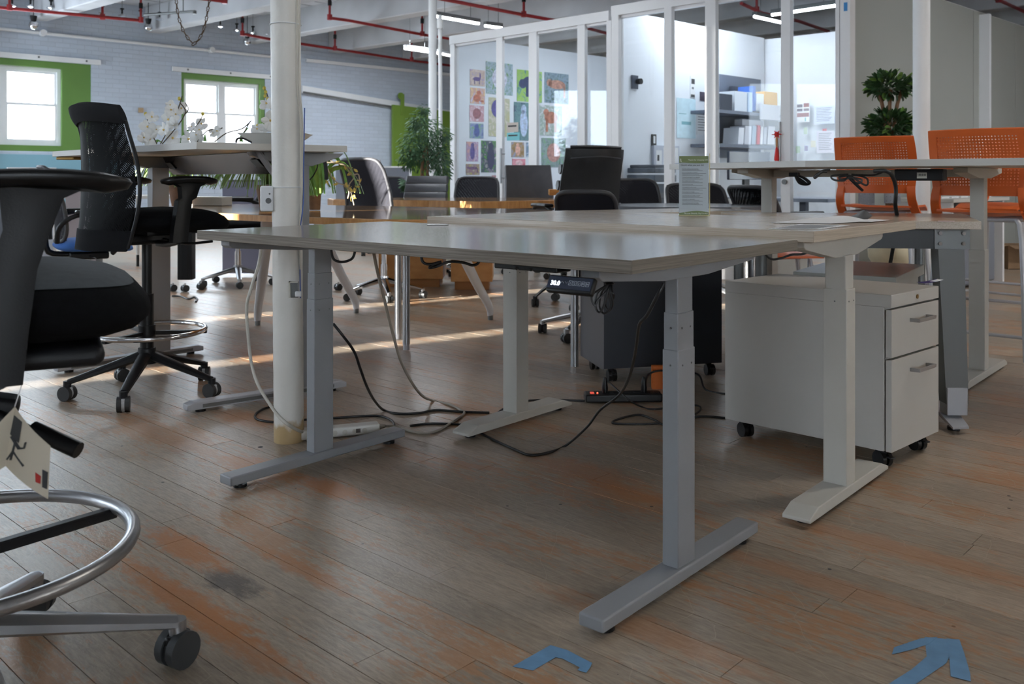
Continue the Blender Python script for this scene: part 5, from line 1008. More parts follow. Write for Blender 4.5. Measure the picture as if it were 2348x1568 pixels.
q = MB(); q.poly([o, o+d*wP]+[o+d*wP*(1-k/nn_)+Z*hP*(.05+.022*math.sin(k/nn_*4)) for k in range(0, nn_+1)], n_*.0003); part('green_band', q, OLIVE, ps, True)
FX = lambda x, y: frame(o+d*wP*x+Z*hP*y+n_*.0006, d, Z); WH_ = mat('white_print', S(246, 248, 240), .6)
text('notice_text', 'Thanks for shopping with us!', .0068, FX(.30, .925), WH_, ps); text('notice_text', "Here's what you just did:", .0080, FX(.06, .835), PRINTD, ps); text('notice_text', 'Browse Globally, Buy Locally!', .0068, FX(.18, .018), WH_, ps)
q = MB(); q.poly([o+d*wP*x+Z*hP*y+n_*.0004 for x, y in ((.05, .905), (.09, .905), (.07, .92), (.07, .955), (.045, .96))], n_*.0003); part('emblem', q, WH_, ps, True)
y_ = .79
for hd, nl in (('You kept dollars in our economy', 2), ('You conserved your tax dollars', 3), ('You took advantage of our expertise', 2), ('You created more choice', 2), ('You created local jobs', 1), ('You helped the environment', 3), ('You nurtured community', 2), ('You embraced what makes us unique', 2), ('You made us a destination', 2), ('You invested in entrepreneurship', 2)):
    text('notice_text', hd, .0042, FX(.10, y_-.012), PRINTD, ps); y_ -= .0235
    q = MB()
    for k in range(nl): q.obox(o+d*wP*.10+Z*hP*(y_)+n_*.0003, d*wP*(.82-.12*((k*5+nl) % 3)), n_*.0002, Z*.0009); y_ -= .0165
    part('fine_print', q, PRINT, ps, True); y_ -= .006
def paper(pts, z, lb, m_=PAPER, curl=.006, lines_=0):
    c = [G(x, y, z) for x, y in pts]
    f = lambda u, v: (c[0]*(1-u)+c[1]*u)*(1-v)+(c[3]*(1-u)+c[2]*u)*v+Z*(.0006+curl*(math.sin(u*pi*.9)**2)*v)
    q = MB(); q.sheet(f, 10, 6, .0004); t = solo('paper_sheet', q, m_, lb, 'paper')
    if lines_:
        q = MB()
        for k in range(lines_): q.sheet(lambda u, v: f(.08+.8*u, .1+.8*k/lines_+.03*v)+Z*.0006, 8, 1, .0002)
        part('printed_lines', q, PRINT, t, True)
    return t
paper([(1762, 525), (1880, 526), (1950, 517), (1830, 515)], .7815, 'flat printed sheet lying on the front of the pale oak desk', PAPER, .001, 8)
paper([(1768, 511), (1905, 513), (1998, 508), (1870, 499)], .7822, 'curled white sheet on the pale oak desk behind the printed one', PAPER, .012)
paper([(1880, 508), (2000, 509), (2040, 505), (1930, 502)], .783, 'white sheet at the far corner of the pale oak desk', mat('white_paper_b', S(228, 228, 230), .7), .002)
paper([(1940, 503), (1990, 503), (2001, 496), (1955, 494)], .785, 'black card lying on the papers of the oak desk', mat('black_card', S(34, 36, 40), .5), .02)
# ================================================================== CHAIRS
KC = {}
def shared(key, fn, m):
    if key not in KC: me = fn(); me.materials.append(m); KC[key] = me
    return KC[key]
def caster_mesh(r):
    def f():
        q = MB(); q.cyl((0, .006, r), (0, .024, r), r, n=20); q.cyl((0, -.024, r), (0, -.006, r), r, n=20); return q.done()
    return f
def cap_mesh(r):
    def f():
        q = MB(); q.cyl((0, -.007, r), (0, .007, r), r*.86, n=18); q.cyl((0, 0, r), (0, 0, 2*r+.012), .008, n=8); q.box((0, 0, r*1.35), (r*1.5, .016, r*.9), None, .004); return q.done()
    return f
def star(t, R, zc, m, r=.03, a0=0, style='black', curved=False, capm=None, narm=5):
    key = ('arm', round(R, 2), style, curved, round(zc, 3))
    def arm():
        q = MB(); zt_ = 2*r+.014; pr = []
        n = 7
        for k in range(n):
            f = k/(n-1); x = .02+(R-.02)*f; z = zc+(zt_-zc)*(f**(1.6 if curved else 1.0)) if not curved else zt_+(zc-zt_)*(1-f**2.4)
            hw = .030-.012*f; hh = .022-.010*f
            pr.append([Vector((x, hw*math.cos(a), z+hh*math.sin(a))) for a in [2*pi*(j+.5)/8 for j in range(8)]])
        q.rings(pr); q.cyl((R, 0, zt_-.022), (R, 0, zt_+.006), .016, n=12); return q.done(50)
    def hub(): q = MB(); q.cyl((0, 0, zc-.035), (0, 0, zc+.03), .042, .036, n=20); return q.done()
    place('base_hub', shared(('hub', style, round(zc, 3)), hub, m), m, t)
    for k in range(narm):
        a = a0+2*pi*k/narm; place('base_arm', shared(key, arm, m), m, t, rot=(0, 0, a))
        c = place('caster', shared(('cw', r), caster_mesh(r), RUBBER), RUBBER, t, (R*math.cos(a), R*math.sin(a), 0), (0, 0, a*1.7+.6))
        place('caster_hood', shared(('cc', r, style), cap_mesh(r), capm or m), capm or m, c)
def lift(t, z0, z1, m=BLACK, r=.02):
    q = MB(); q.cyl((0, 0, z0), (0, 0, (z0+z1)/2), r*1.35, n=18); q.cyl((0, 0, (z0+z1)/2), (0, 0, z1), r, n=18); part('gas_lift', q, m, t)
def cushion(t, z, d, w, th, m, x0=0, name='seat', edge=None, drop=.03):
    q = MB(); NU, NV = 20, 20
    def prof(u, v, s):      # superellipse plan, domed top, waterfall front
        a = 2*pi*v; k = u; ca, sa = math.cos(a), math.sin(a); e = .5
        px = (abs(ca)**e)*(1 if ca > 0 else -1)*d/2*k; py = (abs(sa)**e)*(1 if sa > 0 else -1)*w/2*k
        zz = (th/2)*(max(0, 1-k**5))**.5*s + z + (.012*(1-k) if s > 0 else 0) - (drop*max(0, px/(d/2))**3)
        return Vector((px+x0, py, zz))
    rs = []
    for u in (1e-3, .3, .6, .8, .92, .985, 1.0): rs.append([prof(u, v/28, 1) for v in range(28)])
    for u in (.985, .92, .8, .5, 1e-3): rs.append([prof(u, v/28, -1) for v in range(28)])
    q.rings(rs[::-1]); return part(name, q, m, t, ang_=50)
def backfn(x0, z0, z1, w0, w1, lean, bow, wrap):
    def f(u, v):
        z = z0+(z1-z0)*v; w = w0+(w1-w0)*v; y = (u-.5)*w
        x = x0-lean*v+bow*math.sin(pi*min(1, v*1.1))-0+wrap*((2*u-1)**2)
        return Vector((x, y, z))
    return f
def tarm(t, side, xo, zseat, ztop, m, pad_l=.25, pad_w=.085, w=.27, ym=None):
    y = side*w; q = MB()
    q.rings([[Vector((xo+dx+a*rx, y+b*ry*1.0, z)) for a, b in ((-1, -1), (-.4, -1.2), (.4, -1.2), (1, -1), (1, 1), (.4, 1.2), (-.4, 1.2), (-1, 1))] for z, dx, rx, ry in
             ((zseat-.09, -.03, .034, .014), (zseat-.02, -.022, .033, .015), (zseat+.08, -.008, .031, .015), (ztop-.09, .010, .032, .016), (ztop-.045, .016, .042, .017), (ztop-.022, .02, .085, .02))])
    p = part('armrest', q, m, t, ang_=50)
    q = MB(); q.tube([(xo-.03, y-side*.0, zseat-.085), (xo-.03, y-side*.09, zseat-.10), (xo-.03, y-side*.16, zseat-.10)], .014, 8, 3); part('arm_support', q, m, p)
    q = MB(); rs = []
    for zz, k in ((-.016, .72), (-.010, .95), (0, 1.0), (.006, .97), (.010, .85)):
        rs.append([Vector((xo+.02+pad_l/2*k*(abs(math.cos(a))**.75)*(1 if math.cos(a) > 0 else -1), y+pad_w/2*k*(abs(math.sin(a))**.75)*(1 if math.sin(a) > 0 else -1), ztop-.01+zz-.012*(math.cos(a) if math.cos(a) > 0 else -math.cos(a)*1.0)*abs(math.cos(a)))) for a in [2*pi*j/28 for j in range(28)]])
    q.rings(rs); part('arm_pad', q, BLACK if m is not FABRICG else m, p, ang_=50); return p
# ---- black mesh drafting chair
t = thing('drafting_chair', 'black mesh-back drafting chair with chrome foot ring in front of the tall left desk', 'chair', (-1.554, 3.88, 0), math.radians(50))
star(t, .305, .165, BLACKS, .03, math.radians(-50-12.5), 'black', capm=mat('pale_caster_band', S(190, 192, 196), .4))
lift(t, .19, .66, BLACK, .021)
q = MB(); q.torus((0, 0, .267), .236, .0105, 56, 10); fr_ = part('foot_ring', q, CHROME, t)
q = MB()
for k in range(3):
    a = math.radians(200+120*k); d = Vector((math.cos(a), math.sin(a), 0)); q.obox(d*.03-Vector((-d.y, d.x, 0))*.010+Z*.250, d*.215, Vector((-d.y, d.x, 0))*.02, Z*.016, .002)
q.cyl((0, 0, .235), (0, 0, .292), .036, n=20); part('ring_spokes', q, BLACK, fr_)
q = MB(); q.box((-.02, 0, .665), (.30, .20, .05), None, .015, 3); q.box((-.2, 0, .665), (.14, .07, .03), None, .01); q.tube([(.02, -.10, .66), (.05, -.22, .645), (.10, -.27, .65), (.14, -.275, .652)], .006, 6, 4); q.tube([(.0, .1, .66), (.02, .24, .65)], .006, 6, 2); part('mechanism', q, BLACK, t)
cushion(t, .732, .46, .50, .10, FABRIC, .07, drop=.02)
q = MB(); q.sheet(lambda u, v: Vector((-.10+u*.34, (v-.5)*.38, .690)), 4, 4, .012); part('seat_pan', q, BLACK, t)
tarm(t, -1, .02, .745, .925, BLACK); tarm(t, 1, .02, .745, .925, BLACK)
bf = lambda u, v: Vector((-.275+.015*v+.035*math.sin(pi*v*1.05)+.085*(2*u-1)**2*(1-.3*v)-(.02*max(0, v-.88)/.12), (u-.5)*(.375+.10*math.sin(pi*min(1, v*1.15+.05))+.03*v), .625+.575*v+.018*math.sin(pi*u)*v))
q = MB(); q.sheet(lambda u, v: bf(.03+.94*u, .10+.80*v), 20, 24, .003, uv=(1, 1.2)); bk_ = part('mesh_back', q, NET, t, ang_=60)
q = MB(); q.tube([bf(u, v) for u, v in [(0, .02+.098*k) for k in range(10)]], .008, 8, 4); part('back_frame', q, BLACKS, t, ang_=60); q = MB(); q.tube([bf(u, v) for u, v in [(1, .02+.098*k) for k in range(10)]], .008, 8, 4); part('back_frame', q, BLACKS, t, ang_=60)
q = MB(); q.sheet(lambda u, v: bf(u, .885+.115*v), 20, 5, lambda u, v: .02+.012*math.sin(pi*v)); part('top_band', q, mat('dark_mesh_band', S(42, 43, 46), .85, 0, .5, 600, spec=.1), t, ang_=60)
q = MB(); q.sheet(lambda u, v: bf(u, .0+.14*v), 20, 4, .014); part('lower_band', q, mat('dark_mesh_band2', S(28, 29, 32), .85, 0, .5, 600, spec=.1), t, ang_=60)
q = MB(); q.tube([(-.08, 0, .66), (-.19, 0, .655)], .02, 8, 1); part('back_spine', q, BLACK, t)
# lumbar ribs seen through the mesh
q = MB()
for k in range(7): q.tube([bf(.2+.1*k, .16)+Vector((.012, 0, 0)), bf(.2+.1*k, .5)+Vector((.016, 0, 0)), bf(.2+.1*k, .84)+Vector((.012, 0, 0))], .0045, 5, 3)
part('back_rib', q, BLACK, t)
# ---- cut-off foreground chair
fc = V2(-.946, 1.556); t = thing('drafting_chair', 'black drafting chair cut off at the left edge, with polished base and price tag', 'chair', tuple(fc), math.radians(27))
star(t, .354, .15, SILVER, .034, math.radians(-.7), 'silver', capm=BLACK)
lift(t, .18, .58, BLACK, .024)
q = MB(); q.torus((0, 0, .278), .277, .0125, 64, 12); fr_ = part('foot_ring', q, SILVER, t)
q = MB()
for k in range(3):
    a = math.radians(25+120*k); d = Vector((math.cos(a), math.sin(a), 0)); q.obox(d*.03-Vector((-d.y, d.x, 0))*.011+Z*.256, d*.25, Vector((-d.y, d.x, 0))*.022, Z*.02, .003)
q.cyl((0, 0, .225), (0, 0, .29), .038, n=20); part('ring_spokes', q, BLACKS, fr_)
cushion(t, .705, .54, .52, .115, FABRIC, .03, drop=.012)
q = MB(); sq_ = lambda k, a: Vector((.03+abs(math.cos(a))**.5*(1 if math.cos(a) > 0 else -1)*.27*k, abs(math.sin(a))**.5*(1 if math.sin(a) > 0 else -1)*.26*k, .705+.0575*(1-k**5)**.5+.012*(1-k)-.012*max(0, k*abs(math.cos(a))**.5*(1 if math.cos(a) > 0 else -1))**3+.0012))
q.rings([[sq_(k, 2*pi*j/28) for j in range(28)] for k in (.9, .8, .6, .3, .01)])
part('seat_panel', q, FABRICG, t, ang_=60, label='grey top panel of the seat')
q = MB(); q.box((.01, 0, .628), (.42, .40, .035), None, .015, 3); part('seat_pan', q, BLACKS, t)
q = MB(); q.box((-.02, 0, .60), (.22, .16, .05), None, .015, 3); q.box((-.02, -.02, .545), (.10, .14, .08), None, .012, 2); q.box((.035, -.10, .545), (.12, .06, .045), Matrix.Rotation(.25, 3, 'Y'), .008); part('mechanism', q, BLACKS, t)
q = MB(); q.tube([(.05, -.12, .545), (.10, -.16, .52), (.125, -.18, .51)], .006, 8, 3); q.tube([(.115, -.172, .515), (.18, -.22, .485)], .013, 12, 1); part('lever', q, BLACK, t)
ap = tarm(t, -1, .10, .70, .93, BLACKS, .27, .10, .275); tarm(t, 1, .10, .70, .93, BLACKS, .27, .10, .275)
bf2 = backfn(-.22, .72, 1.25, .46, .44, .10, .05, .08); q = MB(); q.sheet(bf2, 16, 20, .03); part('backrest', q, FABRIC, t, ang_=60)
q = MB(); q.tube([(-.18, 0, .62), (-.27, 0, .64), (-.27, 0, .78)], .02, 8, 4); part('back_spine', q, BLACK, t)
# price tag
Yt = 1.36; c_ = [W(34, 932, Yt), W(116, 1023, Yt-.02), W(110, 1144, Yt-.02), W(13, 1068, Yt)]
t2 = thing('price_tag', 'folded white price tag with a chair picture hanging off the foreground chair', 'tag', tuple(c_[0])); TAGM = mat('tag_card', S(206, 196, 178), .6)
f = lambda u, v: (c_[0]*(1-u)+c_[1]*u)*(1-v)+(c_[3]*(1-u)+c_[2]*u)*v+Vector((0, -.006*math.sin(pi*u), 0))
q = MB(); q.sheet(f, 8, 8, .0006); part('front_leaf', q, TAGM, t2, True, ang_=60)
c2_ = [W(34, 932, Yt), W(-40, 1010, Yt-.03), W(-50, 1110, Yt-.03), W(13, 1068, Yt)]; q = MB(); q.sheet(lambda u, v: (c2_[0]*(1-u)+c2_[1]*u)*(1-v)+(c2_[3]*(1-u)+c2_[2]*u)*v, 4, 4, .0006); part('back_leaf', q, TAGM, t2, True)
def onf(pts, w, m, nm):
    q = MB(); q.tube([f(u, v)+Vector((0, -.001, 0)) for u, v in pts], w, 5, 1, flat=.25); part(nm, q, m, t2, True)
q = MB(); q.poly([f(u, v)+Vector((0, -.0012, 0)) for u, v in ((.03, .12), (.28, .06), (.26, .44), (.0, .46))], Vector((0, -.0004, 0))); part('picture', q, PRINTD, t2, True)
onf([(.06, .45), (.30, .50), (.42, .42), (.44, .30)], .0035, PRINTD, 'picture'); onf([(.18, .46), (.12, .82)], .0025, PRINTD, 'picture'); onf([(.14, .66), (.44, .72)], .002, PRINTD, 'picture'); onf([(.14, .66), (.02, .88)], .002, PRINTD, 'picture')
q = MB(); q.poly([f(u, v)+Vector((0, -.0012, 0)) for u, v in ((.72, .66), (.84, .66), (.84, .80), (.74, .82))], Vector((0, -.0004, 0))); part('picture', q, mat('red_print', S(180, 50, 44), .6), t2, True)
q = MB(); q.poly([f(u, v)+Vector((0, -.0012, 0)) for u, v in ((.86, .52), (.98, .5), (.98, .82), (.88, .84))], Vector((0, -.0004, 0))); part('picture', q, PRINTD, t2, True)
q = MB(); q.tube([c_[0], c_[0]+Vector((.0, .02, .03)), W(46, 880, Yt+.05)], .0008, 5, 3); part('string', q, PAPER, t2, True)
# ---- generic office chairs further back
def office_chair(label, x, y, deg, style, backm, base='chrome', h=.46, arms='loop', bw_=.46, bh=(.55, 1.0), seatm=LEATHERB, R=.30, grp=None, a0=.3, lean=.10, name='office_chair'):
    t = thing(name, label, 'chair', (x, y, 0), math.radians(deg), grp); bmx = {'chrome': CHROME, 'black': BLACKS, 'silver': SILVER}[base]
    star(t, R, .14 if style != 'exec' else .19, bmx, .028, a0, base+style[:2], curved=(style == 'exec'), capm=BLACK)
    lift(t, .15, h-.09, BLACK if base == 'black' else CHROME, .02)
    q = MB(); q.box((0, 0, h-.07), (.24, .18, .05), None, .012); q.tube([(.0, -.09, h-.07), (.03, -.2, h-.08)], .006, 6, 2); part('mechanism', q, BLACK, t)
    cushion(t, h, .48, .48, .08, seatm, .03)
    f0 = backfn(-.20, bh[0], bh[1], bw_, bw_*.92, lean, .03, .05)
    if style == 'mesh':
        rim = lambda a: (.5+.5*(abs(math.cos(a))**.35)*(1 if math.cos(a) > 0 else -1), .5+.5*(abs(math.sin(a))**.35)*(1 if math.sin(a) > 0 else -1))
        q = MB(); q.tube([f0(*rim(2*pi*k/32)) for k in range(32)], .013, 8, 2, True); part('back_frame', q, GREYFR, t, ang_=60)
        q = MB(); q.sheet(lambda u, v: f0(.02+.96*u, .02+.96*v), 10, 10, .003, uv=(1, 1)); part('mesh_back', q, backm, t, ang_=60)
    elif style == 'exec':
        q = MB(); q.sheet(f0, 16, 20, lambda u, v: .05+.06*(math.sin(pi*min(.98, max(.02, u)))**.4)*(1-.25*v)); part('backrest', q, backm, t, ang_=60)
        q = MB(); q.sheet(lambda u, v: f0(.06+.88*u, .90+.10*v)+Vector((-.015-.01*math.sin(pi*u), 0, .03*math.sin(pi*v))), 14, 6, .05); part('head_roll', q, backm, t, ang_=60)
        q = MB()
        for k in range(4): q.tube([f0(.02, .15+.2*k)+Vector((.07, 0, 0)), f0(.5, .13+.2*k)+Vector((.09, 0, 0)), f0(.98, .15+.2*k)+Vector((.07, 0, 0))], .035, 8, 5)
        part('front_cushion', q, backm, t, ang_=60)
        q = MB(); q.tube([f0(.05, .88)+Vector((-.045, 0, 0)), f0(.5, .90)+Vector((-.066, 0, 0)), f0(.95, .88)+Vector((-.045, 0, 0))], .004, 6, 6); part('seam', q, LEATHERB, t, ang_=60)
    elif style == 'rib':
        q = MB(); n = 5
        for k in range(n): q.sheet(lambda u, v: f0(u, (k+.04+.92*v)/n), 12, 4, lambda u, v: .018+.022*math.sin(pi*min(.97, max(.03, v)))**.5)
        part('backrest', q, backm, t, ang_=60)
    else:       # leather with crossed seams
        q = MB(); q.sheet(f0, 12, 14, .028); part('backrest', q, backm, t, ang_=60)
        q = MB(); q.tube([f0(.06, .95)+Vector((-.015, 0, 0)), f0(.5, .45)+Vector((-.02, 0, 0)), f0(.94, .95)+Vector((-.015, 0, 0))], .0035, 6, 1); q.tube([f0(.2, .05)+Vector((-.015, 0, 0)), f0(.5, .45)+Vector((-.02, 0, 0)), f0(.8, .05)+Vector((-.015, 0, 0))], .0035, 6, 1); part('seam', q, LEATHERB, t)
    q = MB(); q.tube([(-.10, 0, h-.06), (-.24, 0, h-.04), (-.26, 0, bh[0]+.08)], .02, 8, 4); part('back_bracket', q, BLACK, t)
    if arms:
        for sd_ in (-1, 1):
            q = MB(); yy = sd_*.27
            if arms == 'loop': q.tube([(.12, yy*.8, h-.05), (.16, yy, h+.02), (.17, yy, h+.17), (.10, yy, h+.215), (-.10, yy, h+.205), (-.2, yy*.95, h+.13), (-.21, yy*.85, h+.03)], .016, 8, 4)
            else: q.tube([(.02, yy*.7, h-.06), (.02, yy, h), (.02, yy, h+.19)], .018, 8, 3)
            ar = part('armrest', q, bmx if arms == 'chromeloop' else BLACKS, t, ang_=60)
            q = MB(); q.box((.02, yy, h+.225), (.26, .07, .025), None, .010, 3); part('arm_pad', q, BLACK, ar)
    return t
GREYFR = mat('dark_grey_frame', S(66, 66, 70), .5, 0, .1, 200)
office_chair('dark mesh-back chair with glossy arm pad left of the octagonal maple table', -.98, 6.98, 52, 'mesh', NETG, 'chrome', arms='post', bh=(.56, 1.06), bw_=.50, seatm=FABRIC)
office_chair('slate leather chair with ribbed back behind the octagonal wood table', -.86, 8.55, -100, 'rib', LEATHERB, 'chrome', bh=(.55, .94), bw_=.44, arms=None)
office_chair('dark mesh low-back chair between the ribbed and the crossed-seam chairs', -.37, 8.98, -95, 'mesh', NETG, 'chrome', bh=(.55, .925), bw_=.46, arms='post', seatm=FABRIC)
office_chair('grey leather chair with crossed back seams behind the octagonal table', .19, 8.55, -82, 'cross', LEATHERG, 'chrome', bh=(.55, 1.04), bw_=.48, arms=None)
for o_ in ('office_chair.001', 'office_chair.002', 'office_chair.003'):
    o_ = bpy.data.objects[o_]
    for ch in o_.children: pass
office_chair('tall black leather executive chair beyond the pale oak desks', .47, 6.55, 112, 'exec', LEATHER, 'black', h=.50, bh=(.56, 1.12), bw_=.46, R=.31, seatm=LEATHER, a0=.1, lean=.10)
office_chair('small grey mesh chair with arm loops right in front of the executive chair', .47, 5.32, 75, 'mesh', NETG, 'silver', h=.44, bh=(.55, .84), bw_=.36, seatm=FABRIC)
office_chair('grey mesh chair with curved frame left of the dark round table', 1.05, 7.30, -80, 'mesh', NETG, 'silver', bh=(.60, .905), bw_=.42, seatm=FABRIC)
office_chair('grey mesh chair half hidden behind the acrylic sign', 1.45, 6.80, -80, 'mesh', NETG, 'silver', bh=(.58, .87), bw_=.50, seatm=FABRIC)
office_chair('black mesh chair right of the left leg of the tall white desk', 1.80, 6.25, 30, 'mesh', NET, 'silver', bh=(.58, .86), bw_=.42, seatm=FABRIC)
office_chair('mesh chair with chrome arms and blue seat at the far left', -2.86, 6.15, 32, 'mesh', NETG, 'silver', h=.47, bh=(.50, .99), bw_=.44, seatm=BLUEF, arms='loop')
t = office_chair('black office chair with chrome base beyond the tall left desk', -2.36, 7.85, 200, 'mesh', NET, 'silver', h=.52, bh=(.60, .86), bw_=.40, seatm=FABRIC)
# ---- orange counter chairs
def orange_chair(label, bc, deg, grp):
    t = thing('counter_chair', label, 'chair', (bc[0], bc[1], 0), math.radians(deg), grp); sz = .735
    fb = lambda u, v: Vector((-.17-.06*v+.045*(2*u-1)**2+.02*math.sin(pi*v), (u-.5)*(.44+.035*math.sin(pi*(.1+.7*v))), sz+.13+.30*v))
    q = MB(); q.net(lambda u, v: fb(.09+.82*u, .03+.87*v), 26, 17, .52, .008); part('perforated_back', q, ORANGE, t, ang_=25)
    q = MB(); q.sheet(lambda u, v: fb(u, .89+.11*v), 20, 3, .014); q.sheet(lambda u, v: fb(.095*u, v*.96), 3, 14, .014); q.sheet(lambda u, v: fb(.905+.095*u, v*.96), 3, 14, .014); q.sheet(lambda u, v: fb(.06+.88*u, -.13+.17*v), 20, 3, .013)
    for k in (0, 1): q.sheet(lambda u, v: (fb(k+(1-2*k)*(.10*u+.0), -.0)*(1-v)+Vector((-.115+.06*v, (k-.5)*(.49)+(1-2*k)*.05*u, sz-.04))*v)+Vector((-.03*math.sin(pi*v), 0, 0)), 3, 8, .016)
    part('back_frame', q, ORANGE, t, ang_=50)
    q = MB(); q.sheet(lambda u, v: Vector((-.16+.42*u, (v-.5)*(.40+.03*math.sin(pi*u)), sz+.012-.028*math.sin(pi*u)*math.sin(pi*v)-.03*max(0, u-.8)*5*u)), 14, 12, .012); part('seat', q, ORANGE, t, ang_=50)
    for sy in (-1, 1):
        q = MB(); q.tube([(.16, sy*.17, sz-.03), (.18, sy*.20, sz-.12), (.235, sy*.235, 0.012)], .0125, 8, 3); part('leg', q, SILVERP, t)
        q = MB(); q.tube([(-.13, sy*.17, sz-.03), (-.15, sy*.20, sz-.12), (-.215, sy*.235, 0.012)], .0125, 8, 3); part('leg', q, SILVERP, t)
        q = MB(); q.tube([(-.13, sy*.17, sz-.03), (.16, sy*.17, sz-.03)], .012, 8, 1); q.tube([(-.195, sy*.226, .16), (.215, sy*.226, .16)], .009, 8, 1); part('side_rail', q, SILVERP, t)
    q = MB(); q.tube([(-.13, -.17, sz-.03), (-.13, .17, sz-.03)], .012, 8, 1); q.tube([(.16, -.17, sz-.03), (.16, .17, sz-.03)], .012, 8, 1); part('cross_rail', q, SILVERP, t)
    q = MB(); q.tube([(.222, -.228, .25), (.222, .228, .25)], .009, 8, 1); q.tube([(-.2, -.228, .13), (-.2, .228, .13)], .009, 8, 1); part('foot_bar', q, SILVERP, t)
    return t
orange_chair('orange perforated counter chair left of the white column, back to us', (2.29, 5.64), 52, 'orange counter chairs')
orange_chair('orange perforated counter chair nearest the right edge, back to us', (2.49, 4.78), 47, 'orange counter chairs')
orange_chair('orange counter chair mostly hidden behind the two in front', (3.25, 6.0), 215, 'orange counter chairs')
# ================================================================== CONFERENCE TABLES
def sup(cx_, cy_, a, b, n=2.6, rot=0, N=48):
    r = []
    for k in range(N):
        t_ = 2*pi*k/N; c_, s_ = math.cos(t_), math.sin(t_); x = a*abs(c_)**(2/n)*(1 if c_ > 0 else -1); y = b*abs(s_)**(2/n)*(1 if s_ > 0 else -1)
        r.append(Vector((cx_+x*math.cos(rot)-y*math.sin(rot), cy_+x*math.sin(rot)+y*math.cos(rot), 0)))
    return r
def topped(t, pl, h, m_top, m_edge, th=.03):
    q = MB(); c = sum(pl, Vector())/len(pl); q.poly([p+Z*(h-th) for p in pl], Z*(th-.001), .004, 2); part('edge_band', q, m_edge, t, True)
    q = MB(); q.poly([c+(p-c)*.985+Z*(h-.001) for p in pl], Z*.0015); part('tabletop', q, m_top, t, True)
t = thing('conference_table', 'long glossy boat-shaped wood conference table carrying the plants', 'table', (-.9, 5.0, 0))
bp_ = [V2(*p) for p in ((-2.1, 5.3), (-1.55, 4.66), (-1.15, 4.30), (-.75, 4.02), (-.45, 3.86), (-.15, 3.95), (.1, 4.25), (.23, 4.6), (.27, 4.9), (.08, 5.2), (-.3, 5.45), (-.9, 5.8), (-1.5, 6.1), (-2.0, 6.2), (-2.25, 5.85))]
pl = []
for i in range(len(bp_)):
    a, b, c, d = (bp_[(i+k) % len(bp_)] for k in (-1, 0, 1, 2))
    for k in range(4): x = k/4; pl.append(.5*((2*b)+(c-a)*x+(2*a-5*b+4*c-d)*x*x+(3*b-a-3*c+d)*x**3))
topped(t, pl, .74, GLOSSWOOD, MAPLE)
for x, y in ((-.565, 4.87), (.0, 4.45), (-.65, 5.2)): q = MB(); q.cyl((x, y, .03), (x, y, .708), .020, n=18); lg = part('leg', q, SILVER, t, True); q = MB(); q.cyl((x, y, 0), (x, y, .03), .017, n=18); part('leg_tip', q, SILVERP, lg, True)
for fx_, fy_, tx, ty in ((-1.585, 5.68, -1.42, 5.30), (-1.06, 6.20, -1.22, 5.70), (-.14, 5.9, -.36, 5.3)):
    a_, b_ = V2(fx_, fy_), V2(tx, ty); q = MB(); q.tube([b_+Z*.70, b_*.8+a_*.2+Z*.52, a_*.6+b_*.4+Z*.28, a_*.95+b_*.05+Z*.1, a_+Z*.03], .034, 12, 5, radii=(.042, .022), flat=.7); lg = part('splayed_leg', q, mat('white_leg_paint', S(214, 216, 222), .35), t, True); q = MB(); q.cyl(a_, a_+Z*.03, .017, n=14); part('leg_tip', q, GREYD, lg, True)
t = thing('conference_table', 'octagonal maple table in front of the row of leather chairs', 'table', (-.45, 7.75, 0))
oc = [V2(-.235, 6.88), V2(.55, 7.55), V2(.62, 8.0), V2(.05, 8.28), V2(-1.0, 8.28), V2(-1.62, 8.0), V2(-1.5, 7.65), V2(-.66, 7.25)]; topped(t, oc, .74, GLOSSWOOD, MAPLE, .06)
for (x0, x1, y, dy) in ((-.50, -.16, 7.45, .5), (-1.12, -.58, 7.65, .4)):
    q = MB(); q.obox((x0, y, .07), (x1-x0, 0, 0), (0, dy, 0), (0, 0, .61), .003, 1); bs = part('pedestal_base', q, MAPLE, t, True); q = MB(); q.obox((x0+.03, y+.03, 0), (x1-x0-.06, 0, 0), (0, dy-.06, 0), (0, 0, .07)); part('plinth', q, mat('maple_dark', S(176, 118, 66), .5), bs, True)
t = thing('round_table', 'dark topped round table behind the acrylic sign', 'table', (1.12, 5.98, 0)); q = MB(); q.poly([p+Z*.715 for p in sup(1.12, 5.98, .52, .46, 2.2)], Z*.025, .003); part('tabletop', q, mat('dark_tabletop', S(96, 98, 104), .22), t, True)
q = MB(); q.cyl((1.12, 5.98, .03), (1.12, 5.98, .715), .03, n=16); q.box((1.12, 5.98, .02), (.5, .06, .03), None, .005); q.box((1.12, 5.98, .02), (.06, .5, .03), None, .005); part('pedestal', q, CHROME, t, True)
q = MB(); q.obox(W(1259, 448, 8.25), V2(.16, 0), V2(0, .2), Z*.055, .008); solo('wood_block', q, MAPLE, 'small maple block right of the crossed-seam chair', 'box')
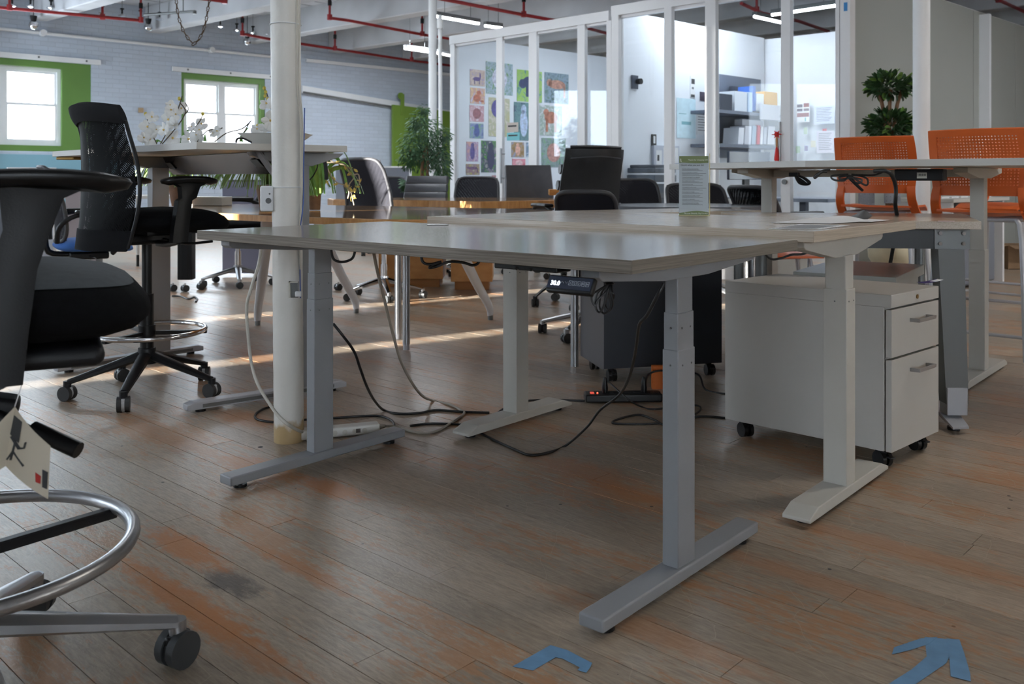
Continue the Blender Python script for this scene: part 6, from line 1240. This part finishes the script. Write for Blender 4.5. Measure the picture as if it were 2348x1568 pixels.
# rolling black stands and bent grey leg
def stand(label, x, y, w, h, m_, c=None):
    t = thing('rolling_stand', label, 'stand', (x, y, 0)); q = MB(); q.box((0, 0, .09+h/2), (w, .09, h), None, .006); part('column_body', q, m_, t)
    q = MB(); q.box((0, 0, .09+h/2), (w*.5, .10, h*.94), None, .004); part('groove_cover', q, BLACK, t)
    for dx, dy in ((-.09, -.06), (.02, -.09), (.10, .05)):
        c_ = place('caster', shared(('cw', .028), caster_mesh(.028), RUBBER), RUBBER, t, (dx, dy, 0), (0, 0, .8)); place('caster_hood', shared(('cc', .028, 'st'), cap_mesh(.028), CHROME), CHROME, c_)
stand('black rolling stand post on casters below the tall left desk', -2.66, 7.45, .12, .40, BLACK); stand('grey rolling stand post with casters behind the left desk leg', -1.52, 7.4, .08, .45, GREYD)
# white legged table far left and cubicle panels
t = thing('side_table', 'table on white tube legs with dark tips far behind the drafting chair', 'table', (-4.0, 9.3, 0))
q = MB(); q.box((0, 0, .73), (1.3, .6, .03), None, .003); part('tabletop', q, WHITE, t)
for x, y in ((-.5, -.2), (-.2, -.25), (.1, .2), (.5, -.2), (.55, .2)): q = MB(); q.cyl((x, y, .12), (x, y, .715), .018, n=10); l_ = part('leg', q, WHITEP, t); q = MB(); q.cyl((x, y, 0), (x, y, .12), .015, n=10); part('leg_tip', q, BLACKS, l_)
def cub(lb, pa, pb, Ya, Yb, ytop, m_, edge):
    a_, b_ = W(pa, 409, Ya), W(pb, 409, Yb); a_.z = b_.z = 0; h_ = zat(ytop, (Ya+Yb)/2); d = (b_-a_); n_ = Vector((-d.y, d.x, 0)).normalized()
    t = thing('cubicle_panel', lb, 'partition', tuple((a_+b_)/2)); q = MB(); q.obox(a_+Z*.03, d, n_*.05, Z*(h_-.05)); part('panel', q, m_, t, True); q = MB(); q.obox(a_-n_*.002+Z*(h_-.02), d, n_*.054, Z*.02); q.obox(b_-n_*.002, d.normalized()*.03, n_*.054, Z*h_); part('edge_trim', q, edge, t, True)
cub('grey fabric cubicle panel behind the mesh chair, left of the ficus', 866, 938, 12.2, 12.2, 381, SCREENG, FRAMEW)
cub('slate cubicle panel seen through the hanging yellow-leaved branch', 770, 866, 12.6, 12.4, 383, SCREENG, SCREENG)
cub('white cubicle panel at the far left below the green window', 18, 122, 9.5, 9.8, 384, mat('white_panel_fabric', S(200, 208, 222), .8), FRAMEW)
cub('pale mauve low screen between the drafting chair and the mesh chair', 150, 220, 7.2, 7.2, 432, mat('mauve_panel', S(178, 168, 172), .8), GREYD)
cub('grey blue partition under the tall left desk, behind the grasses', 510, 600, 8.5, 8.5, 412, mat('lilac_grey', S(140, 142, 166), .8), GREYD)
cub('grey panel at the far left behind the foreground armrest', -80, 20, 7.5, 7.5, 420, SCREENG, GREYD)
office_chair('dark rounded chair in front of the grey cubicle panel', -1.50, 10.9, -92, 'mesh', NETG, 'black', bh=(.55, .93), bw_=.40, arms=None, seatm=FABRIC)
q = MB(); wallbox(q, -1.1, 1.1, .02, 1.28, -.02, 0); struct('trim_6', q, TEALP)
# small plate on the brick wall
p = OW+DW*on(316, OW, DW)+NW*.01+Z*zat(258, (OW+DW*on(316, OW, DW)).y); q = MB(); q.obox(p, DW*.085, NW*.02, Z*.08, .004); solo('wall_plate', q, mat('tan_plate', S(176, 152, 120), .6), 'small tan plate on the brick wall above the orchids', 'plate')
# white box on the plant table, and grey counter at the right wall
p = G(410, 468, .74); q = MB(); q.obox(V2(-2.10, 5.80)+Z*.742, V2(.26, -.02), V2(.02, .15), Z*.055, .003); solo('white_box', q, WHITE, 'long white box on the plant table under the tall left desk', 'box')
t = thing('counter_table', 'white counter shelf along the greige wall behind the right orange chair', 'counter', tuple(P0+PH*1.0+GN*.4))
o_ = P0+PH*.42+GN*.12; q = MB(); q.obox(o_+Z*.72, PH*1.25, GN*.55, Z*.03, .003); part('worktop', q, WHITE, t, True)
q = MB(); q.obox(o_+PH*.3+GN*.05+Z*.02, PH*.75, GN*.45, Z*.69, .02); part('cabinet_body', q, SCREENG, t, True)
for a in (.04, 1.17): q = MB(); q.obox(o_+PH*a+GN*.02, PH*.04, GN*.5, Z*.72); part('end_panel', q, FRAMEW, t, True)
q = MB()
for k in range(5): q.obox(o_+PH*(.15+.2*k)+GN*(.3)+Z*.7505, PH*.15, GN*.1, Z*.012)
part('papers', q, PAPER, t, True)
t = thing('cardboard_box', 'open brown cardboard box on the floor at the right edge', 'box', tuple(G(2350, 616)))
c_ = V2(G(2350, 616).x, G(2350, 616).y+.1); q = MB()
for a, b in (((-.2, -.17), (.4, 0)), ((-.2, .17), (.4, 0)), ((-.2, -.17), (0, .34)), ((.2, -.17), (0, .34))):
    n_ = V2(-b[1], b[0]).normalized()*.006; q.obox(c_+V2(*a), V2(*b), n_, Z*.24)
q.obox(c_+V2(-.2, -.17), V2(.4, 0), V2(0, .34), Z*.006); part('carton', q, WICK, t, True)
for a, b, f_ in (((-.2, -.17), (.4, 0), (0, -.12)), ((-.2, -.17), (0, .34), (-.12, 0)), ((.2, -.17), (0, .34), (.12, 0))): q = MB(); q.obox(c_+V2(*a)+Z*.24, V2(*b), V2(*f_)+Z*-.03, Z*.004); part('flap', q, WICK, t, True)
for k, (px, py, w_, h_, lb) in enumerate(((2146, 611, .28, .22, 'white low storage box beside the counter cabinet'), (2100, 600, .25, .30, 'white box on the floor behind the silver tube legs'))):
    p = G(px, py); q = MB(); q.obox(p, PH*w_, GN*-.25, Z*h_, .003); solo('storage_box', q, mat('box_white', S(190, 192, 192), .6), lb, 'box')
for k, (px, Y_, yt, yb2, m_, lb) in enumerate(((1987, 7.0, 440, 470, S(150, 156, 168), 'perforated grey seat back behind the left orange chair'), (2046, 6.9, 440, 466, S(150, 156, 168), 'second perforated grey seat back behind the left orange chair'))):
    a_ = W(px-18, yb2, Y_); q = MB(); q.net(lambda u, v: a_+V2(.12*u, .0)+Z*(.13*v), 4, 4, .3, .012); solo('seat_back', q, mat('perforated_grey', m_, .5), lb, 'seat back')
# ================================================================== PLANTS
def leaf_mesh(L_, w, m, bend=.25, n=4):
    q = MB(); f = lambda u, v: Vector((L_*u, (v-.5)*w*math.sin(pi*min(.97, .06+.94*u))**.8, -bend*L_*u*u+abs(v-.5)*w*.25)); q.sheet(f, n, 2, .0008); me = q.done(60); me.materials.append(m); return me
def scatter(t, c, rad, N, metas, name='leaf', up=.3, seed=1, shell=.6):
    r = random.Random(seed)
    for k in range(N):
        a = r.uniform(0, 2*pi); z = r.uniform(-1, 1); s = (1-z*z)**.5; rr = r.uniform(shell, 1); d = Vector((math.cos(a)*s, math.sin(a)*s, z)); p = c+Vector((d.x*rad[0]*rr, d.y*rad[1]*rr, d.z*rad[2]*rr))
        o = bpy.data.objects.new(name, r.choice(metas)); COL.objects.link(o); o.parent = t; dd = (d+Z*up+Vector((r.uniform(-.5, .5), r.uniform(-.5, .5), r.uniform(-.5, .4)))).normalized()
        o.rotation_mode = 'QUATERNION'; o.rotation_quaternion = dd.to_track_quat('X', 'Z') @ Matrix.Rotation(r.uniform(-.9, .9), 3, 'X').to_quaternion(); o.location = p
# right topiary
tp = V2(W(2040, 409, 6.95).x, 6.95); t = thing('topiary_tree', 'two-tier topiary tree in ribbed cream urn beside the white column', 'plant', tuple(tp))
za, zb = zat(196, 6.95), zat(288, 6.95)
q = MB()
for dx, m_ in ((0, 0), (-.035, .03), (.04, -.02), (.01, .03)): q.tube([(dx*.3, m_*.3, .48), (dx*.6, m_, zb-.05), (dx*1.2, m_, zb+.15), (dx*2.2, m_, za-.03)], .014, 7, 4)
part('trunk', q, BARK, t)
LM = [leaf_mesh(.070, .040, LEAF), leaf_mesh(.062, .034, LEAF), leaf_mesh(.064, .036, LEAFL)]
LM = [LM[0], LM[1], LM[0], LM[1], LM[0], LM[2]]
scatter(t, Vector((0, 0, za)), (.165, .165, .075), 140, LM, seed=3, shell=.75); scatter(t, Vector((0, 0, zb)), (.165, .165, .10), 150, LM, seed=4, shell=.75)
q = MB(); r = random.Random(8)
for zc, rz_ in ((za, .08), (zb, .105)):
    for k in range(420):
        d = Vector((r.gauss(0, 1), r.gauss(0, 1), r.gauss(0, 1))).normalized(); k_ = r.uniform(.3, .9); p = Vector((d.x*.175*k_, d.y*.175*k_, zc+d.z*rz_*k_)); ax_ = (d+Vector((r.uniform(-.6, .6), r.uniform(-.6, .6), r.uniform(-.3, .6)))).normalized(); s2 = ax_.orthogonal().normalized(); L_ = .05
        v = [q.bm.verts.new(x) for x in (p, p+ax_*L_*.5+s2*.014, p+ax_*L_, p+ax_*L_*.5-s2*.014)]; q.bm.faces.new(v)
part('inner_foliage', q, LEAF, t, kind='stuff')
q = MB(); pr = [(.07, 0), (.10, .02), (.10, .17), (.075, .19), (.06, .22), (.11, .25), (.145, .31), (.15, .37), (.12, .42), (.135, .44), (.12, .45), (.10, .43)]
rs = [[Vector((r_*(1+(.05 if (k % 2 and .23 < z < .43) else 0))*math.cos(2*pi*k/48), r_*(1+(.05 if (k % 2 and .23 < z < .43) else 0))*math.sin(2*pi*k/48), z)) for k in range(48)] for r_, z in pr]; q.rings(rs); part('urn', q, URN, t, ang_=20)
q = MB(); q.cyl((0, 0, .425), (0, 0, .432), .11, n=24); part('soil', q, BARK, t)
# ficus in front of the green door
fp = V2(W(972, 409, 9.3).x, 9.3); t = thing('ficus_tree', 'small feathery-leaved ficus tree in front of the green door', 'plant', tuple(fp)); r = random.Random(5)
q = MB(); q.tube([(0, 0, .3), (.02, 0, .6), (-.02, 0, .95), (.01, 0, 1.2)], .018, 8, 5); q.tube([(.02, .02, .3), (.0, .0, .7), (.04, 0, 1.0), (.02, 0, 1.25)], .015, 8, 5); q.tube([(.0, 0, 1.0), (.1, .0, 1.12), (.18, 0, 1.2)], .007, 5, 3); q.tube([(.0, 0, 1.02), (-.1, .0, 1.15), (-.16, 0, 1.22)], .007, 5, 3); part('trunk', q, BARK, t)
q = MB(); cc = [(0, 1.38, .20, 1.1), (-.10, 1.24, .17, 1), (.12, 1.20, .15, 1), (.03, 1.15, .20, .9), (-.05, 1.50, .11, 1), (.17, 1.10, .12, 1), (-.14, 1.12, .12, 1), (.20, 1.36, .09, .8), (.19, .96, .08, 1.2), (.14, .80, .07, .8), (-.17, .86, .07, .9), (-.13, .66, .06, .8), (.0, 1.62, .05, .7)]
for cx_, cz, rd, sc in cc:
    for k in range(int(420*rd/.15*sc)):
        d = Vector((r.gauss(0, 1), r.gauss(0, 1), r.gauss(0, 1))).normalized(); p = Vector((cx_, 0, cz))+d*rd*r.uniform(.25, 1.05); ax_ = (d+Vector((r.uniform(-.7, .7), r.uniform(-.7, .7), -.9))).normalized(); sd2 = ax_.orthogonal().normalized(); L_ = r.uniform(.035, .06); w = .006
        v = [q.bm.verts.new(x) for x in (p, p+ax_*L_*.5+sd2*w, p+ax_*L_, p+ax_*L_*.5-sd2*w)]; q.bm.faces.new(v)
part('foliage', q, LEAFT, t, kind='stuff')
q = MB(); q.lathe([(.10, 0), (.14, .28), (.15, .30), (.135, .30), (.12, .27)], n=24); part('pot', q, POT, t)
# orchids on the tall left desk
def flower(t, p, s, r):
    me = shared('petals', lambda: petals(), PETAL); o = bpy.data.objects.new('flower', me); COL.objects.link(o); o.parent = t
    dr_ = Vector((r.uniform(-.7, .7), -1, r.uniform(-.3, .5))).normalized(); o.rotation_mode = 'QUATERNION'; o.rotation_quaternion = dr_.to_track_quat('Z', 'Y') @ Matrix.Rotation(r.uniform(0, 6), 3, 'Z').to_quaternion(); o.scale = (s, s, s); o.matrix_local = Matrix.Translation(mtx(t).inverted() @ p) @ o.rotation_quaternion.to_matrix().to_4x4() @ Matrix.Diagonal((s, s, s, 1))
    c = bpy.data.objects.new('flower_centre', shared('fc', lambda: fcm(), mat('flower_yellow', S(224, 190, 110), .5))); COL.objects.link(c); c.parent = o
def petals():
    q = MB()
    for k, (w, L_) in enumerate(((.036, .030), (.022, .028), (.022, .028), (.036, .030), (.020, .026))):
        a = (0, 1.25, 2.5, 3.14, 4.7)[k] if k else 0; a = (0, 1.57, 2.6, 3.14, 5.2)[k]
        q.sheet(lambda u, v: Matrix.Rotation(a, 3, 'Z') @ Vector((.004+L_*u, (v-.5)*w*math.sin(pi*min(.95, .12+.83*u))**.7, .004*u+.004*math.sin(pi*v))), 4, 4, .0008)
    return q.done(60)
def fcm(): q = MB(); q.ball((0, 0, .006), .0045, 8); return q.done()
r = random.Random(11); Yo = 4.15
def orchid(label, stems, flowers, buds, leaves, base, Yo):
    t = thing('orchid', label, 'plant', tuple(base), 0, 'white orchids')
    for st in stems: q = MB(); q.tube([W(x, y, Yo) for x, y in st], .0026, 6, 5); part('stem', q, STEM, t, True)
    for x, y, s in flowers: flower(t, W(x, y, Yo-.01+r.uniform(-.03, .03)), s*.88, r)
    for x, y in buds: q = MB(); q.ball(W(x, y, Yo), .0075, 10, (1, 1, 1.2)); part('bud', q, BUD, t, True)
    for lf in leaves:
        pts = [W(x, y, Yo+.02) for x, y in lf]; 
        q = MB(); q.tube(pts, .010, 6, 5, radii=(.010, .002), flat=.2); part('leaf', q, LEAFS, t, True)
    return t
zb7 = 1.0525
p = W(372, 330, Yo); orchid('white orchid with two flowering stems at left on the tall left desk', [[(368, 330), (385, 300), (400, 270), (410, 245), (418, 220)], [(360, 330), (345, 300), (340, 280), (335, 262)], [(372, 330), (410, 285), (425, 255), (412, 235)]],
    [(349, 269, 1.1), (339, 290, 1.3), (343, 318, 1.5), (330, 316, 1.0), (358, 297, .9), (378, 298, 1.3), (388, 273, 1.3), (392, 252, 1.1), (403, 262, 1.0), (415, 249, 1.1), (399, 287, 1.0), (398, 318, 1.5), (390, 240, .8)], [(334, 261), (411, 226)], [[(340, 331), (332, 322), (326, 330)], [(352, 331), (362, 322), (372, 328)]], (p.x, p.y, zb7), Yo)
p = W(432, 330, Yo); orchid('white orchid leaning right over the tall left desk before the window', [[(415, 330), (440, 300), (458, 278), (465, 262)], [(450, 328), (475, 300), (500, 297), (510, 293)], [(492, 325), (520, 305), (555, 295), (575, 278)], [(424, 262), (432, 250), (425, 235)]],
    [(463, 285, 1.2), (457, 298, .9), (440, 291, .8), (435, 318, 1.5), (455, 316, 1.3), (450, 308, 1.0), (498, 300, .8), (487, 305, .7)], [(465, 261), (498, 300)], [[(413, 327), (425, 305), (440, 295), (450, 292)], [(447, 327), (458, 308), (462, 306)], [(470, 324), (470, 308)]], (p.x, p.y, zb7), Yo)
p = W(612, 326, 4.0); orchid('white orchid with yellow buds rising beside the thick column', [[(624, 322), (626, 290), (622, 250), (612, 215), (606, 202)], [(560, 320), (556, 312), (570, 285), (576, 276)]], [(612, 238, 1.2), (619, 276, 1.5), (626, 290, 1.1), (590, 295, 1.0), (603, 296, 1.0)], [(606, 202), (609, 211), (608, 220), (614, 227), (590, 289)], [[(553, 325), (555, 310), (570, 292)]], (p.x, p.y, zb7+.03), 4.0)
# grasses and strap-leaved plants on the plant table
def grass(label, c, h, n, spread, m_, droop, w, seed, pot=True, name='grass_plant', h0=.14):
    t = thing(name, label, 'plant', tuple(c)); rr = random.Random(seed)
    for k in range(n):
        a = rr.uniform(0, 2*pi); L_ = h*rr.uniform(.6, 1.1); s_ = spread*rr.uniform(.3, 1); d = Vector((math.cos(a), math.sin(a), 0)); q = MB(); p0 = Vector((d.x*.02, d.y*.02, h0))
        q.tube([p0, p0+d*s_*.3+Z*L_*.75, p0+d*s_*.75+Z*L_*(.95-.2*droop), p0+d*s_*1.05+Z*L_*(.75-droop*.8), p0+d*s_*1.2+Z*L_*(.4-droop)], w, 4, 3, radii=(w, w*.25), flat=.2); part('blade', q, m_ if k % 3 else LEAFL, t, ang_=80)
    if pot:
        q = MB(); q.lathe([(.055, 0), (.075, .11), (.08, h0-.005), (.07, h0-.005), (.06, h0-.02)], n=24); part('pot', q, POT, t)
    else:
        q = MB(); q.lathe([(.03, 0), (.034, h0), (.001, h0)], n=14); part('root_ball', q, BARK, t)
    return t
GR = mat('grass_green', S(132, 160, 96), .5, 0, 0, 40, .2, 10)
grass('bushy green grass in a brown pot right of the drafting chair armrest', W(618, 478, 5.3)*1+Z*(.7425-W(618, 478, 5.3).z), .19, 150, .30, GR, .55, .0085, 21)
grass('fine green grass behind the drafting chair armrests', Vector((W(415, 470, 5.7).x, 5.7, .7425)), .20, 90, .24, GR, .5, .0075, 22)
grass('long strap-leaved plant just right of the thick column, on the plant table', Vector((W(722, 478, 5.0).x, 5.0, .7425)), .26, 26, .24, LEAFS, .35, .016, 23, False, 'strap_leaf_plant', .08)
grass('broad bright leaves hanging left of the thick column', Vector((W(645, 470, 4.62).x, 4.62, .7425)), .24, 14, .16, LEAFS, .4, .014, 24, False, 'strap_leaf_plant', .08)
t = thing('yellow_leaf_branch', 'hanging branch with small yellow leaves right of the column', 'branch', tuple(W(745, 372, 4.9)))
for st in ([(742, 400), (752, 366), (765, 372), (790, 378), (805, 400), (822, 400), (824, 425)], [(745, 372), (775, 375), (800, 384), (812, 405), (800, 425), (806, 445), (812, 470)], [(750, 385), (762, 408), (775, 420), (790, 425), (800, 440), (797, 455)]):
    q = MB(); q.tube([W(x, y, 4.9) for x, y in st], .0035, 5, 5); part('twig', q, mat('pale_twig', S(176, 160, 136), .7), t, True)
YL = mat('yellow_leaf', S(214, 188, 96), .5); me_l = leaf_mesh(.028, .016, YL, .1)
for k, (x, y) in enumerate(((797, 384), (790, 378), (806, 396), (820, 395), (823, 420), (817, 412), (813, 430), (802, 425), (809, 440), (798, 436), (806, 450), (812, 446), (775, 422), (752, 424), (746, 420), (760, 405), (795, 418), (825, 428), (806, 462), (768, 374))):
    o = bpy.data.objects.new('leaf', me_l); COL.objects.link(o); o.parent = t; o.matrix_local = mtx(t).inverted() @ Matrix.Translation(W(x, y, 4.9)) @ Matrix.Rotation(k*1.3, 4, 'Y') @ Matrix.Rotation(k*.7, 4, 'X')
# ================================================================== FLOOR MARKS
def tape(name, label, polys):
    t = thing(name, label, 'tape', tuple(G(*polys[0][0], 0)))
    for k, pl in enumerate(polys): q = MB(); q.poly([G(x, y, .0006+.0003*k) for x, y in pl], Z*.0003); part('strip', q, TAPE, t, True)
tape('floor_tape', 'blue tape corner mark on the floor at bottom centre', [[(1175, 1528), (1222, 1537), (1300, 1492), (1262, 1479)], [(1262, 1479), (1300, 1490), (1358, 1520), (1352, 1532), (1344, 1542), (1324, 1536), (1330, 1530), (1290, 1510), (1262, 1504)]])
tape('floor_tape', 'blue tape arrow on the floor near the bottom right corner', [[(2120, 1460), (2180, 1466), (2185, 1490), (2170, 1520), (2100, 1568), (2060, 1600), (1990, 1600), (2050, 1560), (2090, 1535), (2125, 1505)], [(2045, 1500), (2050, 1484), (2110, 1464), (2150, 1460), (2130, 1476), (2088, 1490)], [(2170, 1464), (2200, 1466), (2212, 1500), (2225, 1545), (2226, 1562), (2180, 1550), (2176, 1500)]])
q = MB(); p = G(597, 1025); q.cyl(p+Z*.0002, p+Z*.0006, .0085, n=16); solo('knot_hole', q, PRINTD, 'small dark round hole in the floor left of the column foot', 'hole')
STAIN = mat('dark_stain', S(60, 58, 58), .6, 0, .2, 60, .3, 40)
